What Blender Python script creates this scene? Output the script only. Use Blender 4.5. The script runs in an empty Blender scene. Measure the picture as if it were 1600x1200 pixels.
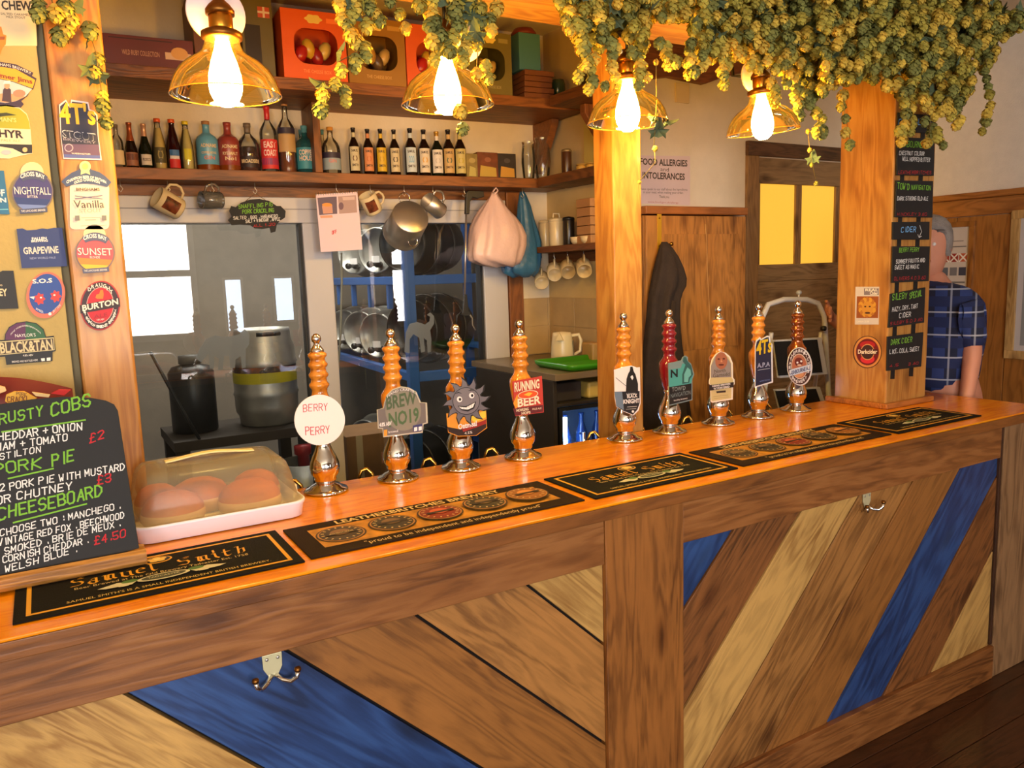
import bpy, bmesh, math, random
from mathutils import Vector, Matrix
random.seed(7)
SC = bpy.context.scene
COL = SC.collection
# ------------------------------------------------------------------ camera
F = 1228.05; YAW = .533843; PIT = .140998; ROL = -.0327565; CAM = Vector((0, 0, 1.64))
_f = Vector((math.sin(YAW)*math.cos(PIT), math.cos(YAW)*math.cos(PIT), -math.sin(PIT)))
_r = Vector((math.cos(YAW), -math.sin(YAW), 0)); _u = _r.cross(_f)
CR = _r*math.cos(ROL) + _u*math.sin(ROL); CU = -_r*math.sin(ROL) + _u*math.cos(ROL); CF = _f
cd = bpy.data.cameras.new('camera'); cam = bpy.data.objects.new('camera', cd); COL.objects.link(cam)
cd.sensor_width = 36; cd.lens = F/1600*36; cd.clip_start = .02
cam.matrix_world = Matrix(((CR.x, CU.x, -CF.x, 0), (CR.y, CU.y, -CF.y, 0), (CR.z, CU.z, -CF.z, CAM.z), (0, 0, 0, 1)))
SC.camera = cam
# ------------------------------------------------------------------ light, exposure
SC.view_settings.view_transform = 'Standard'; SC.view_settings.look = 'None'
SC.view_settings.gamma = 1; SC.view_settings.use_curve_mapping = False
SC.view_settings.exposure = 0.75
W = bpy.data.worlds.new('world'); SC.world = W; W.use_nodes = True
W.node_tree.nodes['Background'].inputs[0].default_value = (.75, .85, 1, 1)
W.node_tree.nodes['Background'].inputs[1].default_value = .6
WINDOW_LIGHT = 13.0      # daylight through the pub's street windows and one added window, behind the camera
BULB_LIGHT = 140.0        # filament bulbs over the bar
CELLAR_LIGHT = 56.0       # batten light in the cellar
BACKBAR_LIGHT = 20.0
SC.cycles.max_bounces = 8; SC.cycles.diffuse_bounces = 4; SC.cycles.glossy_bounces = 4
SC.cycles.transmission_bounces = 6; SC.cycles.transparent_max_bounces = 16
SC.cycles.caustics_reflective = False; SC.cycles.caustics_refractive = False
SC.cycles.sample_clamp_indirect = 4.0

# ------------------------------------------------------------------ pixels of the photograph to points on real planes
def ray(x, y): return CR*(x-800) - CU*(y-600) + CF*F
def hit(x, y, o, n):
    d = ray(x, y); return CAM + d*((o-CAM).dot(n)/d.dot(n))
X_, Y_, Z_ = Vector((1, 0, 0)), Vector((0, 1, 0)), Vector((0, 0, 1))
def onz(x, y, z): return hit(x, y, Vector((0, 0, z)), Z_)
def ony(x, y, v): return hit(x, y, Vector((0, v, 0)), Y_)
def onx(x, y, v): return hit(x, y, Vector((v, 0, 0)), X_)
class Plane:
    def __init__(s, o, u, v):
        s.o, s.u, s.v = Vector(o), Vector(u).normalized(), Vector(v).normalized(); s.n = s.u.cross(s.v)
    def px(s, x, y, w=0):
        p = hit(x, y, s.o+s.n*w, s.n)-s.o; return (p.dot(s.u), p.dot(s.v))
    def w(s, u, v, t=0): return s.o+s.u*u+s.v*v+s.n*t
def yplane(y): return Plane((0, y, 0), X_, Z_)
BA = math.radians(-3.5); BD = Vector((math.cos(BA), math.sin(BA), 0))
BW = Plane((0, 3.7, 0), BD, Z_)             # the back wall with the cellar window, 3.5 degrees off the bar
def bw(px, py, t): u, v = BW.px(px, py, t); return BW.w(u, v, t)

# ------------------------------------------------------------------ materials
def lin(c): return tuple(((v/255)/12.92 if v/255 <= .04045 else ((v/255+.055)/1.055)**2.4) for v in c)
MATS = {}
def new_mat(name):
    m = bpy.data.materials.new(name); m.use_nodes = True; MATS[name] = m
    return m, m.node_tree, m.node_tree.nodes['Principled BSDF']
def M(name, rgb=(200, 200, 200), rough=.55, metal=0, coat=0, bump=0, bscale=60, var=.0, spec=.5, emit=None, estr=0, trans=0):
    if name in MATS: return MATS[name]
    m, nt, b = new_mat(name); c = lin(rgb)
    b.inputs['Base Color'].default_value = (*c, 1); b.inputs['Roughness'].default_value = rough
    b.inputs['Metallic'].default_value = metal; b.inputs['Coat Weight'].default_value = coat
    b.inputs['Coat Roughness'].default_value = .08; b.inputs['Specular IOR Level'].default_value = spec
    b.inputs['Transmission Weight'].default_value = trans
    if emit: b.inputs['Emission Color'].default_value = (*lin(emit), 1); b.inputs['Emission Strength'].default_value = estr
    if bump or var:
        tc = nt.nodes.new('ShaderNodeTexCoord'); nz = nt.nodes.new('ShaderNodeTexNoise')
        nz.inputs['Scale'].default_value = bscale; nz.inputs['Detail'].default_value = 5
        nt.links.new(tc.outputs['Object'], nz.inputs['Vector'])
        if bump:
            bp = nt.nodes.new('ShaderNodeBump'); bp.inputs['Strength'].default_value = bump; bp.inputs['Distance'].default_value = .01
            nt.links.new(nz.outputs['Fac'], bp.inputs['Height']); nt.links.new(bp.outputs['Normal'], b.inputs['Normal'])
        if var:
            n2 = nt.nodes.new('ShaderNodeTexNoise'); n2.inputs['Scale'].default_value = bscale*.12; n2.inputs['Detail'].default_value = 6
            nt.links.new(tc.outputs['Object'], n2.inputs['Vector'])
            r = nt.nodes.new('ShaderNodeValToRGB')
            r.color_ramp.elements[0].position = .3; r.color_ramp.elements[1].position = .72
            r.color_ramp.elements[0].color = (*[v*(1-var) for v in c], 1); r.color_ramp.elements[1].color = (*[min(1, v*(1+var*.5)) for v in c], 1)
            nt.links.new(n2.outputs['Fac'], r.inputs['Fac']); nt.links.new(r.outputs['Color'], b.inputs['Base Color'])
    return m
def wood(name, base, dark, axis='X', rough=.5, coat=0., bump=.25, knots=.75, grain=1.0, varp=.25, light=None):
    """stained softwood: growth bands along `axis` of the object, blotchy stain, knots; each board shifted by its own random"""
    if name in MATS: return MATS[name]
    m, nt, b = new_mat(name); N = nt.nodes; L = nt.links
    tc = N.new('ShaderNodeTexCoord'); oi = N.new('ShaderNodeObjectInfo')
    off = N.new('ShaderNodeVectorMath'); off.operation = 'MULTIPLY_ADD'
    cmb = N.new('ShaderNodeCombineXYZ')
    for i in range(3): L.new(oi.outputs['Random'], cmb.inputs[i])
    L.new(cmb.outputs[0], off.inputs[0]); off.inputs[1].default_value = (17.3, 23.1, 31.7); L.new(tc.outputs['Object'], off.inputs[2])
    mp = N.new('ShaderNodeMapping'); s = {'X': (1.1, 11, 11), 'Y': (11, 1.1, 11), 'Z': (11, 11, 1.1)}[axis]
    mp.inputs['Scale'].default_value = [v*grain for v in s]; L.new(off.outputs[0], mp.inputs['Vector'])
    # knots bend the grain
    vo = N.new('ShaderNodeTexVoronoi'); mk = N.new('ShaderNodeMapping')
    sk = {'X': (3.0, 7, 7), 'Y': (7, 3.0, 7), 'Z': (7, 7, 3.0)}[axis]; mk.inputs['Scale'].default_value = sk
    L.new(off.outputs[0], mk.inputs['Vector']); L.new(mk.outputs[0], vo.inputs['Vector']); vo.inputs['Scale'].default_value = 1.0
    kn = N.new('ShaderNodeValToRGB'); kn.color_ramp.elements[0].position = .07; kn.color_ramp.elements[1].position = .24
    kn.color_ramp.elements[0].color = (1, 1, 1, 1); kn.color_ramp.elements[1].color = (0, 0, 0, 1); L.new(vo.outputs['Distance'], kn.inputs['Fac'])
    n1 = N.new('ShaderNodeTexNoise'); n1.inputs['Scale'].default_value = 1.0; n1.inputs['Detail'].default_value = 6; n1.inputs['Distortion'].default_value = .9
    L.new(mp.outputs[0], n1.inputs['Vector'])
    mul = N.new('ShaderNodeMath'); mul.operation = 'MULTIPLY_ADD'; L.new(n1.outputs['Fac'], mul.inputs[0]); mul.inputs[1].default_value = 60
    kd = N.new('ShaderNodeMath'); kd.operation = 'MULTIPLY'; L.new(vo.outputs['Distance'], kd.inputs[0]); kd.inputs[1].default_value = 14; L.new(kd.outputs[0], mul.inputs[2])
    sn = N.new('ShaderNodeMath'); sn.operation = 'SINE'; L.new(mul.outputs[0], sn.inputs[0])
    n2 = N.new('ShaderNodeTexNoise'); n2.inputs['Scale'].default_value = 5; n2.inputs['Detail'].default_value = 8; n2.inputs['Roughness'].default_value = .65; L.new(mp.outputs[0], n2.inputs['Vector'])
    n3 = N.new('ShaderNodeTexNoise'); n3.inputs['Scale'].default_value = 2.6; n3.inputs['Detail'].default_value = 3; L.new(off.outputs[0], n3.inputs['Vector'])
    # f = .5 + .16*sin + (n2-.5)*.7 + (n3-.5)*.7
    a1 = N.new('ShaderNodeMath'); a1.operation = 'MULTIPLY_ADD'; L.new(sn.outputs[0], a1.inputs[0]); a1.inputs[1].default_value = .15; a1.inputs[2].default_value = -.37
    a2 = N.new('ShaderNodeMath'); a2.operation = 'MULTIPLY_ADD'; L.new(n2.outputs['Fac'], a2.inputs[0]); a2.inputs[1].default_value = .85; L.new(a1.outputs[0], a2.inputs[2])
    a3 = N.new('ShaderNodeMath'); a3.operation = 'MULTIPLY_ADD'; L.new(n3.outputs['Fac'], a3.inputs[0]); a3.inputs[1].default_value = .95; L.new(a2.outputs[0], a3.inputs[2])
    rp = N.new('ShaderNodeValToRGB'); rp.color_ramp.elements[0].position = .18; rp.color_ramp.elements[1].position = .78
    cb, cdk = lin(base), lin(dark); lt = lin(light) if light else tuple(min(1, v*1.25) for v in cb)
    rp.color_ramp.elements[0].color = (*cdk, 1); rp.color_ramp.elements[1].color = (*lt, 1)
    e = rp.color_ramp.elements.new(.5); e.color = (*cb, 1); L.new(a3.outputs[0], rp.inputs['Fac'])
    mx = N.new('ShaderNodeMix'); mx.data_type = 'RGBA'; mx.blend_type = 'MULTIPLY'
    km = N.new('ShaderNodeMath'); km.operation = 'MULTIPLY'; L.new(kn.outputs['Color'], km.inputs[0]); km.inputs[1].default_value = knots
    L.new(km.outputs[0], mx.inputs[0]); L.new(rp.outputs['Color'], mx.inputs[6]); mx.inputs[7].default_value = (.32, .24, .18, 1)
    hv = N.new('ShaderNodeHueSaturation'); vr = N.new('ShaderNodeMath'); vr.operation = 'MULTIPLY_ADD'; L.new(oi.outputs['Random'], vr.inputs[0]); vr.inputs[1].default_value = varp; vr.inputs[2].default_value = 1-varp/2
    L.new(vr.outputs[0], hv.inputs['Value']); L.new(mx.outputs[2], hv.inputs['Color']); L.new(hv.outputs[0], b.inputs['Base Color'])
    b.inputs['Roughness'].default_value = rough; b.inputs['Coat Weight'].default_value = coat; b.inputs['Coat Roughness'].default_value = .1
    bp = N.new('ShaderNodeBump'); bp.inputs['Strength'].default_value = bump; bp.inputs['Distance'].default_value = .004
    L.new(a3.outputs[0], bp.inputs['Height']); L.new(bp.outputs[0], b.inputs['Normal'])
    return m
def thin(name, tint, opac=.15, dif=(255, 255, 255), ior=1.45, rough=.02, gl=1.0):
    """thin clear sheet: light passes straight through, the surface mirrors by Fresnel, `opac` of it is a milky body"""
    if name in MATS: return MATS[name]
    m = bpy.data.materials.new(name); m.use_nodes = True; MATS[name] = m; nt = m.node_tree; N = nt.nodes; L = nt.links; N.clear()
    o = N.new('ShaderNodeOutputMaterial'); t = N.new('ShaderNodeBsdfTransparent'); t.inputs[0].default_value = (*lin(tint), 1)
    d = N.new('ShaderNodeBsdfDiffuse'); d.inputs[0].default_value = (*lin(dif), 1)
    tl = N.new('ShaderNodeBsdfTranslucent'); tl.inputs[0].default_value = (*lin(dif), 1)
    m0 = N.new('ShaderNodeMixShader'); m0.inputs[0].default_value = .5; L.new(d.outputs[0], m0.inputs[1]); L.new(tl.outputs[0], m0.inputs[2])
    m1 = N.new('ShaderNodeMixShader'); m1.inputs[0].default_value = opac; L.new(t.outputs[0], m1.inputs[1]); L.new(m0.outputs[0], m1.inputs[2])
    g = N.new('ShaderNodeBsdfGlossy'); g.inputs['Roughness'].default_value = rough
    fr = N.new('ShaderNodeFresnel'); fr.inputs[0].default_value = ior
    mm = N.new('ShaderNodeMath'); mm.operation = 'MULTIPLY'; L.new(fr.outputs[0], mm.inputs[0]); mm.inputs[1].default_value = gl; mm.use_clamp = True
    m2 = N.new('ShaderNodeMixShader'); L.new(mm.outputs[0], m2.inputs[0]); L.new(m1.outputs[0], m2.inputs[1]); L.new(g.outputs[0], m2.inputs[2])
    L.new(m2.outputs[0], o.inputs[0]); return m
def emis(name, rgb, s):
    if name in MATS: return MATS[name]
    m = bpy.data.materials.new(name); m.use_nodes = True; MATS[name] = m; nt = m.node_tree; nt.nodes.clear()
    o = nt.nodes.new('ShaderNodeOutputMaterial'); e = nt.nodes.new('ShaderNodeEmission')
    e.inputs[0].default_value = (*lin(rgb), 1); e.inputs[1].default_value = s; nt.links.new(e.outputs[0], o.inputs[0]); return m
def ink(r, g, b): return M('print_%02x%02x%02x' % (r, g, b), (r, g, b), .55)

# ------------------------------------------------------------------ objects
def tag(o, label=None, cat=None, group=None, kind=None):
    if label: o['label'] = label
    if cat: o['category'] = cat
    if group: o['group'] = group
    if kind: o['kind'] = kind
    return o
def thing(name, loc, label, cat, group=None):
    o = bpy.data.objects.new(name, None); o.empty_display_size = .05; COL.objects.link(o); o.location = loc
    return tag(o, label, cat, group)
def copy_tree(o, parent=None):
    c = o.copy(); COL.objects.link(c)
    if parent: c.parent = parent
    for ch in o.children: copy_tree(ch, c)
    return c
def wloc(o):
    v = Vector((0, 0, 0))
    while o: v = v+o.location; o = o.parent
    return v
class MB:
    def __init__(s): s.v = []; s.f = []; s.m = []; s.sm = []; s.mats = []
    def mi(s, m):
        if m not in s.mats: s.mats.append(m)
        return s.mats.index(m)
    def add(s, vs, fs, mat, smooth=False):
        k = len(s.v); i = s.mi(mat); s.v += [Vector(p) for p in vs]
        for f in fs: s.f.append([a+k for a in f]); s.m.append(i); s.sm.append(smooth)
        return s
    def box(s, a, b, mat, ax=None):
        """box between corners a and b; ax = (o, x, y, z) axes for a turned box"""
        P = [(x, y, z) for z in (a[2], b[2]) for y in (a[1], b[1]) for x in (a[0], b[0])]
        if ax: P = [ax[0]+ax[1]*p[0]+ax[2]*p[1]+ax[3]*p[2] for p in P]
        return s.add(P, [(0, 2, 3, 1), (4, 5, 7, 6), (0, 1, 5, 4), (2, 6, 7, 3), (0, 4, 6, 2), (1, 3, 7, 5)], mat)
    def lathe(s, prof, c, mat, axis=Z_, seg=20, smooth=True, sx=1, sy=1, close=False):
        c = Vector(c); ax = Vector(axis).normalized(); t = X_ if abs(ax.x) < .9 else Y_
        u = ax.cross(t).normalized() if ax != Z_ else X_.copy(); w = ax.cross(u); vs = []; fs = []
        for r, z in prof:
            for k in range(seg):
                a = 2*math.pi*k/seg; vs.append(c+ax*z+u*(r*sx*math.cos(a))+w*(r*sy*math.sin(a)))
        n = len(prof)
        for i in range(n-1):
            for k in range(seg):
                q = (k+1) % seg; fs.append((i*seg+k, i*seg+q, (i+1)*seg+q, (i+1)*seg+k))
        if prof[0][0] > 1e-5: fs.append(tuple(range(seg))[::-1])
        if prof[-1][0] > 1e-5: fs.append(tuple((n-1)*seg+k for k in range(seg)))
        return s.add(vs, fs, mat, smooth)
    def shell(s, prof, c, mat, axis=Z_, seg=32):
        c = Vector(c); ax = Vector(axis).normalized(); t = X_ if abs(ax.x) < .9 else Y_
        u = ax.cross(t).normalized(); w = ax.cross(u); vs = []; fs = []
        for r, z in prof:
            for k in range(seg):
                a = 2*math.pi*k/seg; vs.append(c+ax*z+u*(r*math.cos(a))+w*(r*math.sin(a)))
        for i in range(len(prof)-1):
            for k in range(seg):
                q = (k+1) % seg; fs.append((i*seg+k, i*seg+q, (i+1)*seg+q, (i+1)*seg+k))
        return s.add(vs, fs, mat, True)
    def tube(s, pts, r, mat, seg=8, caps=True):
        pts = [Vector(p) for p in pts]; n = len(pts); rr = r if isinstance(r, (list, tuple)) else [r]*n; vs = []; fs = []; pu = None
        for i, p in enumerate(pts):
            d = (pts[min(i+1, n-1)]-pts[max(i-1, 0)]).normalized()
            if pu is None: pu = d.cross(Z_ if abs(d.z) < .9 else X_).normalized()
            pu = (pu-d*pu.dot(d)).normalized(); w = d.cross(pu)
            for k in range(seg):
                a = 2*math.pi*k/seg; vs.append(p+(pu*math.cos(a)+w*math.sin(a))*rr[i])
        for i in range(n-1):
            for k in range(seg):
                q = (k+1) % seg; fs.append((i*seg+k, i*seg+q, (i+1)*seg+q, (i+1)*seg+k))
        if caps: fs.append(tuple(range(seg))[::-1]); fs.append(tuple((n-1)*seg+k for k in range(seg)))
        return s.add(vs, fs, mat, True)
    def prism(s, poly, pl, w0, w1, mat):
        """polygon of (u, v) on plane pl, from height w0 to w1 above it"""
        n = len(poly); A = sum(poly[i][0]*poly[(i+1) % n][1]-poly[(i+1) % n][0]*poly[i][1] for i in range(n))
        if A < 0: poly = poly[::-1]
        vs = [pl.w(u, v, w0) for u, v in poly]+[pl.w(u, v, w1) for u, v in poly]
        fs = [tuple(range(n))[::-1], tuple(range(n, 2*n))]+[(i, (i+1) % n, n+(i+1) % n, n+i) for i in range(n)]
        return s.add(vs, fs, mat)
    def loft(s, rings, mat, smooth=True, cap=True):
        seg = len(rings[0]); vs = [p for r in rings for p in r]; fs = []
        for i in range(len(rings)-1):
            for k in range(seg):
                q = (k+1) % seg; fs.append((i*seg+k, i*seg+q, (i+1)*seg+q, (i+1)*seg+k))
        if cap: fs.append(tuple(range(seg))[::-1]); fs.append(tuple((len(rings)-1)*seg+k for k in range(seg)))
        return s.add(vs, fs, mat, smooth)
    def build(s, name, parent=None, bevel=0, frame=None, loc=None, sub=0, kind=None):
        me = bpy.data.meshes.new(name)
        pl = wloc(parent) if parent else Vector((0, 0, 0))
        if frame is not None:
            inv = frame.inverted(); vs = [inv @ p for p in s.v]
        else:
            if parent: o0 = Vector(loc) if loc is not None else pl
            elif loc is not None: o0 = Vector(loc)
            else:
                xs = [p.x for p in s.v]; ys = [p.y for p in s.v]; zs = [p.z for p in s.v]
                o0 = Vector(((min(xs)+max(xs))/2, (min(ys)+max(ys))/2, min(zs)))
            vs = [p-o0 for p in s.v]
        me.from_pydata(vs, [], s.f)
        for m in s.mats: me.materials.append(m)
        me.polygons.foreach_set('material_index', s.m); me.polygons.foreach_set('use_smooth', s.sm); me.update()
        o = bpy.data.objects.new(name, me); COL.objects.link(o)
        if frame is not None: o.matrix_world = (Matrix.Translation(-pl) @ frame) if parent else frame
        else: o.location = o0-pl
        if parent: o.parent = parent
        if bevel:
            b = o.modifiers.new('b', 'BEVEL'); b.width = bevel; b.segments = 2; b.limit_method = 'ANGLE'; b.angle_limit = .7
        if sub: o.modifiers.new('s', 'SUBSURF').levels = sub; o.modifiers['s'].render_levels = sub
        if kind: o['kind'] = kind
        return o
def frame_of(o, x, z):
    x = Vector(x).normalized(); z = Vector(z).normalized(); y = z.cross(x)
    return Matrix(((x.x, y.x, z.x, o[0]), (x.y, y.y, z.y, o[1]), (x.z, y.z, z.z, o[2]), (0, 0, 0, 1)))
def box(name, a, b, mat, parent=None, bevel=.002, kind=None):
    return MB().box(a, b, mat).build(name, parent, bevel, kind=kind)
def struct(name, a, b, mat, bevel=0):
    return box(name, a, b, mat, None, bevel, 'structure')

# ------------------------------------------------------------------ lettering
G = {}
for k_, v_ in zip("A B C D E F G H I J K L M N O P Q R S T U V W X Y Z 0 1 2 3 4 5 6 7 8 9 . : + - , ' £ /".split(),
    ["00 26 40|12 32", "00 06 36 45 44 33 03|33 42 41 30 00", "45 36 16 05 01 10 30 41", "00 06 26 44 42 20 00", "46 06 00 40|03 33", "46 06 00|03 33",
     "45 36 16 05 01 10 30 41 43 23", "06 00|46 40|03 43", "26 20", "46 41 30 10 01", "06 00|46 03 40", "06 00 40", "00 06 22 46 40", "00 06 40 46",
     "16 05 01 10 30 41 45 36 16", "00 06 36 45 44 33 03", "16 05 01 10 30 41 45 36 16|21 40", "00 06 36 45 44 33 03|23 40", "45 36 16 05 04 13 33 42 41 30 10 01",
     "06 46|26 20", "06 01 10 30 41 46", "06 20 46", "06 10 23 30 46", "06 40|46 00", "06 23 46|23 20", "06 46 00 40",
     "16 05 01 10 30 41 45 36 16", "15 26 20", "05 16 36 45 44 00 40", "05 16 36 45 44 33 42 41 30 10 01|13 33", "30 36 02 42", "46 06 03 33 42 41 30 10 01",
     "36 15 01 10 30 41 42 33 13 02", "06 46 10", "13 04 05 16 36 45 44 33 13 02 01 10 30 41 42 33", "10 31 45 36 16 05 04 13 33 44",
     "20 21", "21 22|24 25", "21 25|03 43", "13 33", "21 10", "26 25", "45 36 16 15 11 00 40|03 33", "00 46"]): G[k_] = v_
BLK = dict(S="46 26 05 04 13 33 42 41 30 10 00|25 45", B="05 16 10 00 30 41 42 33 13|33 45 36 16", T="06 16 36 46|26 21 30 41", O="16 05 01 10 30 41 45 36 16", E="46 16 05 01 10 40|03 33",
    a="13 24 34 30 41|32 12 01 10 30", m="04 14 11 20|14 24 21 30|24 34 44 41 50", u="04 14 11 20 30|34 44 41 50", e="02 33 24 14 03 01 10 30", l="06 16 11 20 31", i="04 14 11 20|15 17",
    t="16 11 20 31|04 34", h="06 16 10|13 24 34 31 20", r="04 14 10|13 24 34", w="04 11 20 21 30 41 44|24 21", d="26 35 31 20 10 01 03 14 24", o="14 03 01 10 20 31 33 24 14", b="06 16 11 20 31 33 24 14", y="04 12 22|44 34 20 00", c="34 14 03 01 10 30", s="34 14 13 32 31 10 00", p="04 14 1000|13 24 33 31 20", n="04 14 11|14 24 34 31 40")
def glyph(txt, nib):
    """list of poly-lines and the total width for a written line"""
    x = 0; out = []
    for ch in txt:
        g = BLK.get(ch) if nib else None
        if g is None: g = G.get(ch.upper())
        if g is None: x += 3.0; continue
        j = random.uniform(-.35, .35); sl = random.uniform(.02, .16); xs = []
        for st in g.split('|'):
            pts = [(int(p[0])+x+int(p[1])*sl+random.uniform(-.16, .16), int(p[1])+j+random.uniform(-.2, .2)) for p in st.split() if len(p) == 2]
            xs += [p[0] for p in pts]; out.append(pts)
        x = max(xs)+1.5
    return out, max(x-1.5, 1)
FT = {}
def font_mesh(txt, bold):
    k = (txt, bold)
    if k in FT: return FT[k]
    c = bpy.data.curves.new('lettering', 'FONT'); c.body = txt; c.size = 1; c.resolution_u = 2; c.offset = .028 if bold else 0
    o = bpy.data.objects.new('lettering', c); COL.objects.link(o)
    bpy.context.view_layer.update()
    me = bpy.data.meshes.new_from_object(o.evaluated_get(bpy.context.evaluated_depsgraph_get()))
    vs = [(v.co.x, v.co.y) for v in me.vertices]; fs = [tuple(p.vertices) for p in me.polygons]
    bpy.data.objects.remove(o); bpy.data.curves.remove(c); bpy.data.meshes.remove(me)
    if not vs: vs = [(0, 0), (1, 0), (0, 1)]; fs = []
    x0 = min(v[0] for v in vs); x1 = max(v[0] for v in vs); h = .70
    FT[k] = ([((v[0]-x0)/(x1-x0), v[1]/h) for v in vs], fs); return FT[k]
class Flat(MB):
    """a flat printed or cut-out thing on a plane; layers stack outwards"""
    def __init__(s, pl, w=0): super().__init__(); s.pl = pl; s.lv = w
    def up(s, d=.0004): s.lv += d; return s
    def P(s, pts): return [s.pl.px(x, y, s.lv) for x, y in pts]
    def base(s, pts, t, mat, px=True):
        q = s.P(pts) if px else pts; s.prism(q, s.pl, s.lv, s.lv+t, mat); s.lv += t+.0003; return s
    def poly(s, pts, mat, px=True, step=.00006):
        s.lv += step                                   # every printed shape lies a hair above the one before
        q = s.P(pts) if px else list(pts); n = len(q)
        if sum(q[i][0]*q[(i+1) % n][1]-q[(i+1) % n][0]*q[i][1] for i in range(n)) < 0: q = q[::-1]
        s.add([s.pl.w(u, v, s.lv) for u, v in q], [tuple(range(n))], mat); return s
    def line(s, p, q, wd, mat, px=True):
        a, b = (s.P([p, q]) if px else (p, q)); d = Vector((b[0]-a[0], b[1]-a[1])); d = d.normalized()*wd/2 if d.length else d; n = (-d.y, d.x)
        return s.poly([(a[0]+n[0], a[1]+n[1]), (b[0]+n[0], b[1]+n[1]), (b[0]-n[0], b[1]-n[1]), (a[0]-n[0], a[1]-n[1])], mat, False)
    def text(s, txt, p, q, h, mat, style='f', bold=False, px=True, pen=.11, arc=0, shear=0):
        """txt with its baseline from p to q and capital height h; style f = type, h = hand, n = broad nib"""
        if px:
            a, b = s.P([p, q]); hh = s.P([(p[0], p[1]-h)])[0][1]-a[1]
        else: a, b, hh = p, q, h
        dx, dy = b[0]-a[0], b[1]-a[1]
        def T(x, y): return (a[0]+dx*x+shear*y*hh, a[1]+dy*x+(y+arc*(1-(2*x-1)**2))*hh)
        if style == 'f':
            vs, fs = font_mesh(txt, bold); s.lv += .00006; s.add([s.pl.w(*T(x, y), s.lv) for x, y in vs], fs, mat); return s
        g, wd = glyph(txt, style == 'n'); pw = pen*hh
        for pts in g:
            P = [T(x/wd, y/6) for x, y in pts]
            for i in range(len(P)-1):
                (x0, y0), (x1, y1) = P[i], P[i+1]; L = math.hypot(x1-x0, y1-y0)
                if L < 1e-6: continue
                if style == 'n':
                    nx, ny = pw*.82, pw*.5; q4 = [(x0-nx, y0-ny), (x1-nx, y1-ny), (x1+nx, y1+ny), (x0+nx, y0+ny)]
                else:
                    ex, ey = (x1-x0)/L*pw*.4, (y1-y0)/L*pw*.4; nx, ny = -(y1-y0)/L*pw*.5, (x1-x0)/L*pw*.5
                    q4 = [(x0+nx-ex, y0+ny-ey), (x1+nx+ex, y1+ny+ey), (x1-nx+ex, y1-ny+ey), (x0-nx-ex, y0-ny-ey)]
                s.poly(q4, mat, False, .0000015)
        return s
def ell(cx, cy, rx, ry, n=28, a0=0, a1=360, tilt=0):
    t = math.radians(tilt); o = []
    m = n if a1-a0 < 360 else n-1
    for k in range(n):
        a = math.radians(a0+(a1-a0)*k/m) if a1-a0 < 360 else 2*math.pi*k/n
        x, y = rx*math.cos(a), ry*math.sin(a); o.append((cx+x*math.cos(t)-y*math.sin(t), cy-x*math.sin(t)-y*math.cos(t)))
    return o
def rrect(x0, y0, x1, y1, r, n=4):
    o = []
    for cx, cy, a in ((x1-r, y0+r, 0), (x0+r, y0+r, 90), (x0+r, y1-r, 180), (x1-r, y1-r, 270)):
        for k in range(n+1):
            t = math.radians(a+90*k/n); o.append((cx+r*math.cos(t), cy-r*math.sin(t)))
    return o
# ================================================================== materials used all over
white_wall = M('cream_plaster', (226, 212, 186), .9, bump=.12, bscale=90, var=.07)
cool_wall = M('white_plaster', (222, 214, 206), .9, bump=.12, bscale=90, var=.06)
grey_wall = M('cellar_paint', (142, 132, 120), .85, bump=.1, var=.12)
upvc = M('white_plastic_frame', (196, 192, 194), .35)
chrome = M('chrome', (225, 222, 220), .06, 1)
steel = M('brushed_steel', (196, 192, 186), .34, .85, bump=.05, bscale=200)
dsteel = M('dull_cask_steel', (186, 184, 178), .42, .75, var=.3)
brass = M('brass', (205, 160, 70), .22, 1)
bronze = M('aged_brass', (128, 84, 38), .4, 1)
blackm = M('black_satin', (18, 17, 17), .45)
slate = M('chalkboard_black', (24, 24, 26), .7, var=.25)
chalkw = M('chalk_white', (232, 230, 226), .85); chalkg = M('chalk_green', (124, 184, 58), .85); chalkr = M('chalk_red', (190, 40, 48), .85); chalkb = M('chalk_blue', (120, 180, 235), .85)
hpine = dict(rough=.5, coat=.15)
post_w = wood('pine_post_vertical', (174, 118, 52), (146, 90, 36), 'Z', light=(188, 136, 66), grain=.6, varp=.08, **hpine)
beam_w = wood('pine_beam', (200, 146, 66), (166, 104, 40), 'X', light=(220, 168, 86), grain=.7, varp=.06, **hpine)
top_w = wood('varnished_counter_wood', (238, 140, 2), (208, 110, 2), 'X', rough=.24, coat=.26, bump=.05, knots=.25, grain=.8, light=(242, 154, 8), varp=.0)
edge_w = wood('stained_counter_edge', (122, 74, 32), (88, 50, 20), 'X', rough=.42, coat=.1, grain=.8, varp=.12)
rail_w = wood('stained_rail', (132, 82, 40), (92, 54, 24), 'X', rough=.42, coat=.1, grain=.7, varp=.12, light=(150, 98, 52))
stile_w = wood('stained_stile', (140, 88, 40), (98, 58, 24), 'X', rough=.42, coat=.1, grain=.7, varp=.1)
plank_m = wood('plank_mid_brown', (138, 90, 42), (98, 60, 26), 'X', rough=.45, coat=.1, grain=.75, varp=.1)
plank_d = wood('plank_dark_brown', (122, 76, 38), (70, 42, 20), 'X', rough=.45, coat=.1, grain=.9, varp=.05)
plank_t = wood('plank_tan', (156, 108, 56), (116, 76, 36), 'X', rough=.45, coat=.1, grain=.75, varp=.08)
plank_l = wood('plank_light', (182, 142, 80), (142, 100, 50), 'X', rough=.45, coat=.1, grain=.8, varp=.08)
plank_b = wood('plank_blue_stain', (34, 60, 110), (20, 38, 74), 'X', rough=.45, coat=.1, grain=.6, varp=.08, light=(46, 78, 134), bump=.12)
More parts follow.
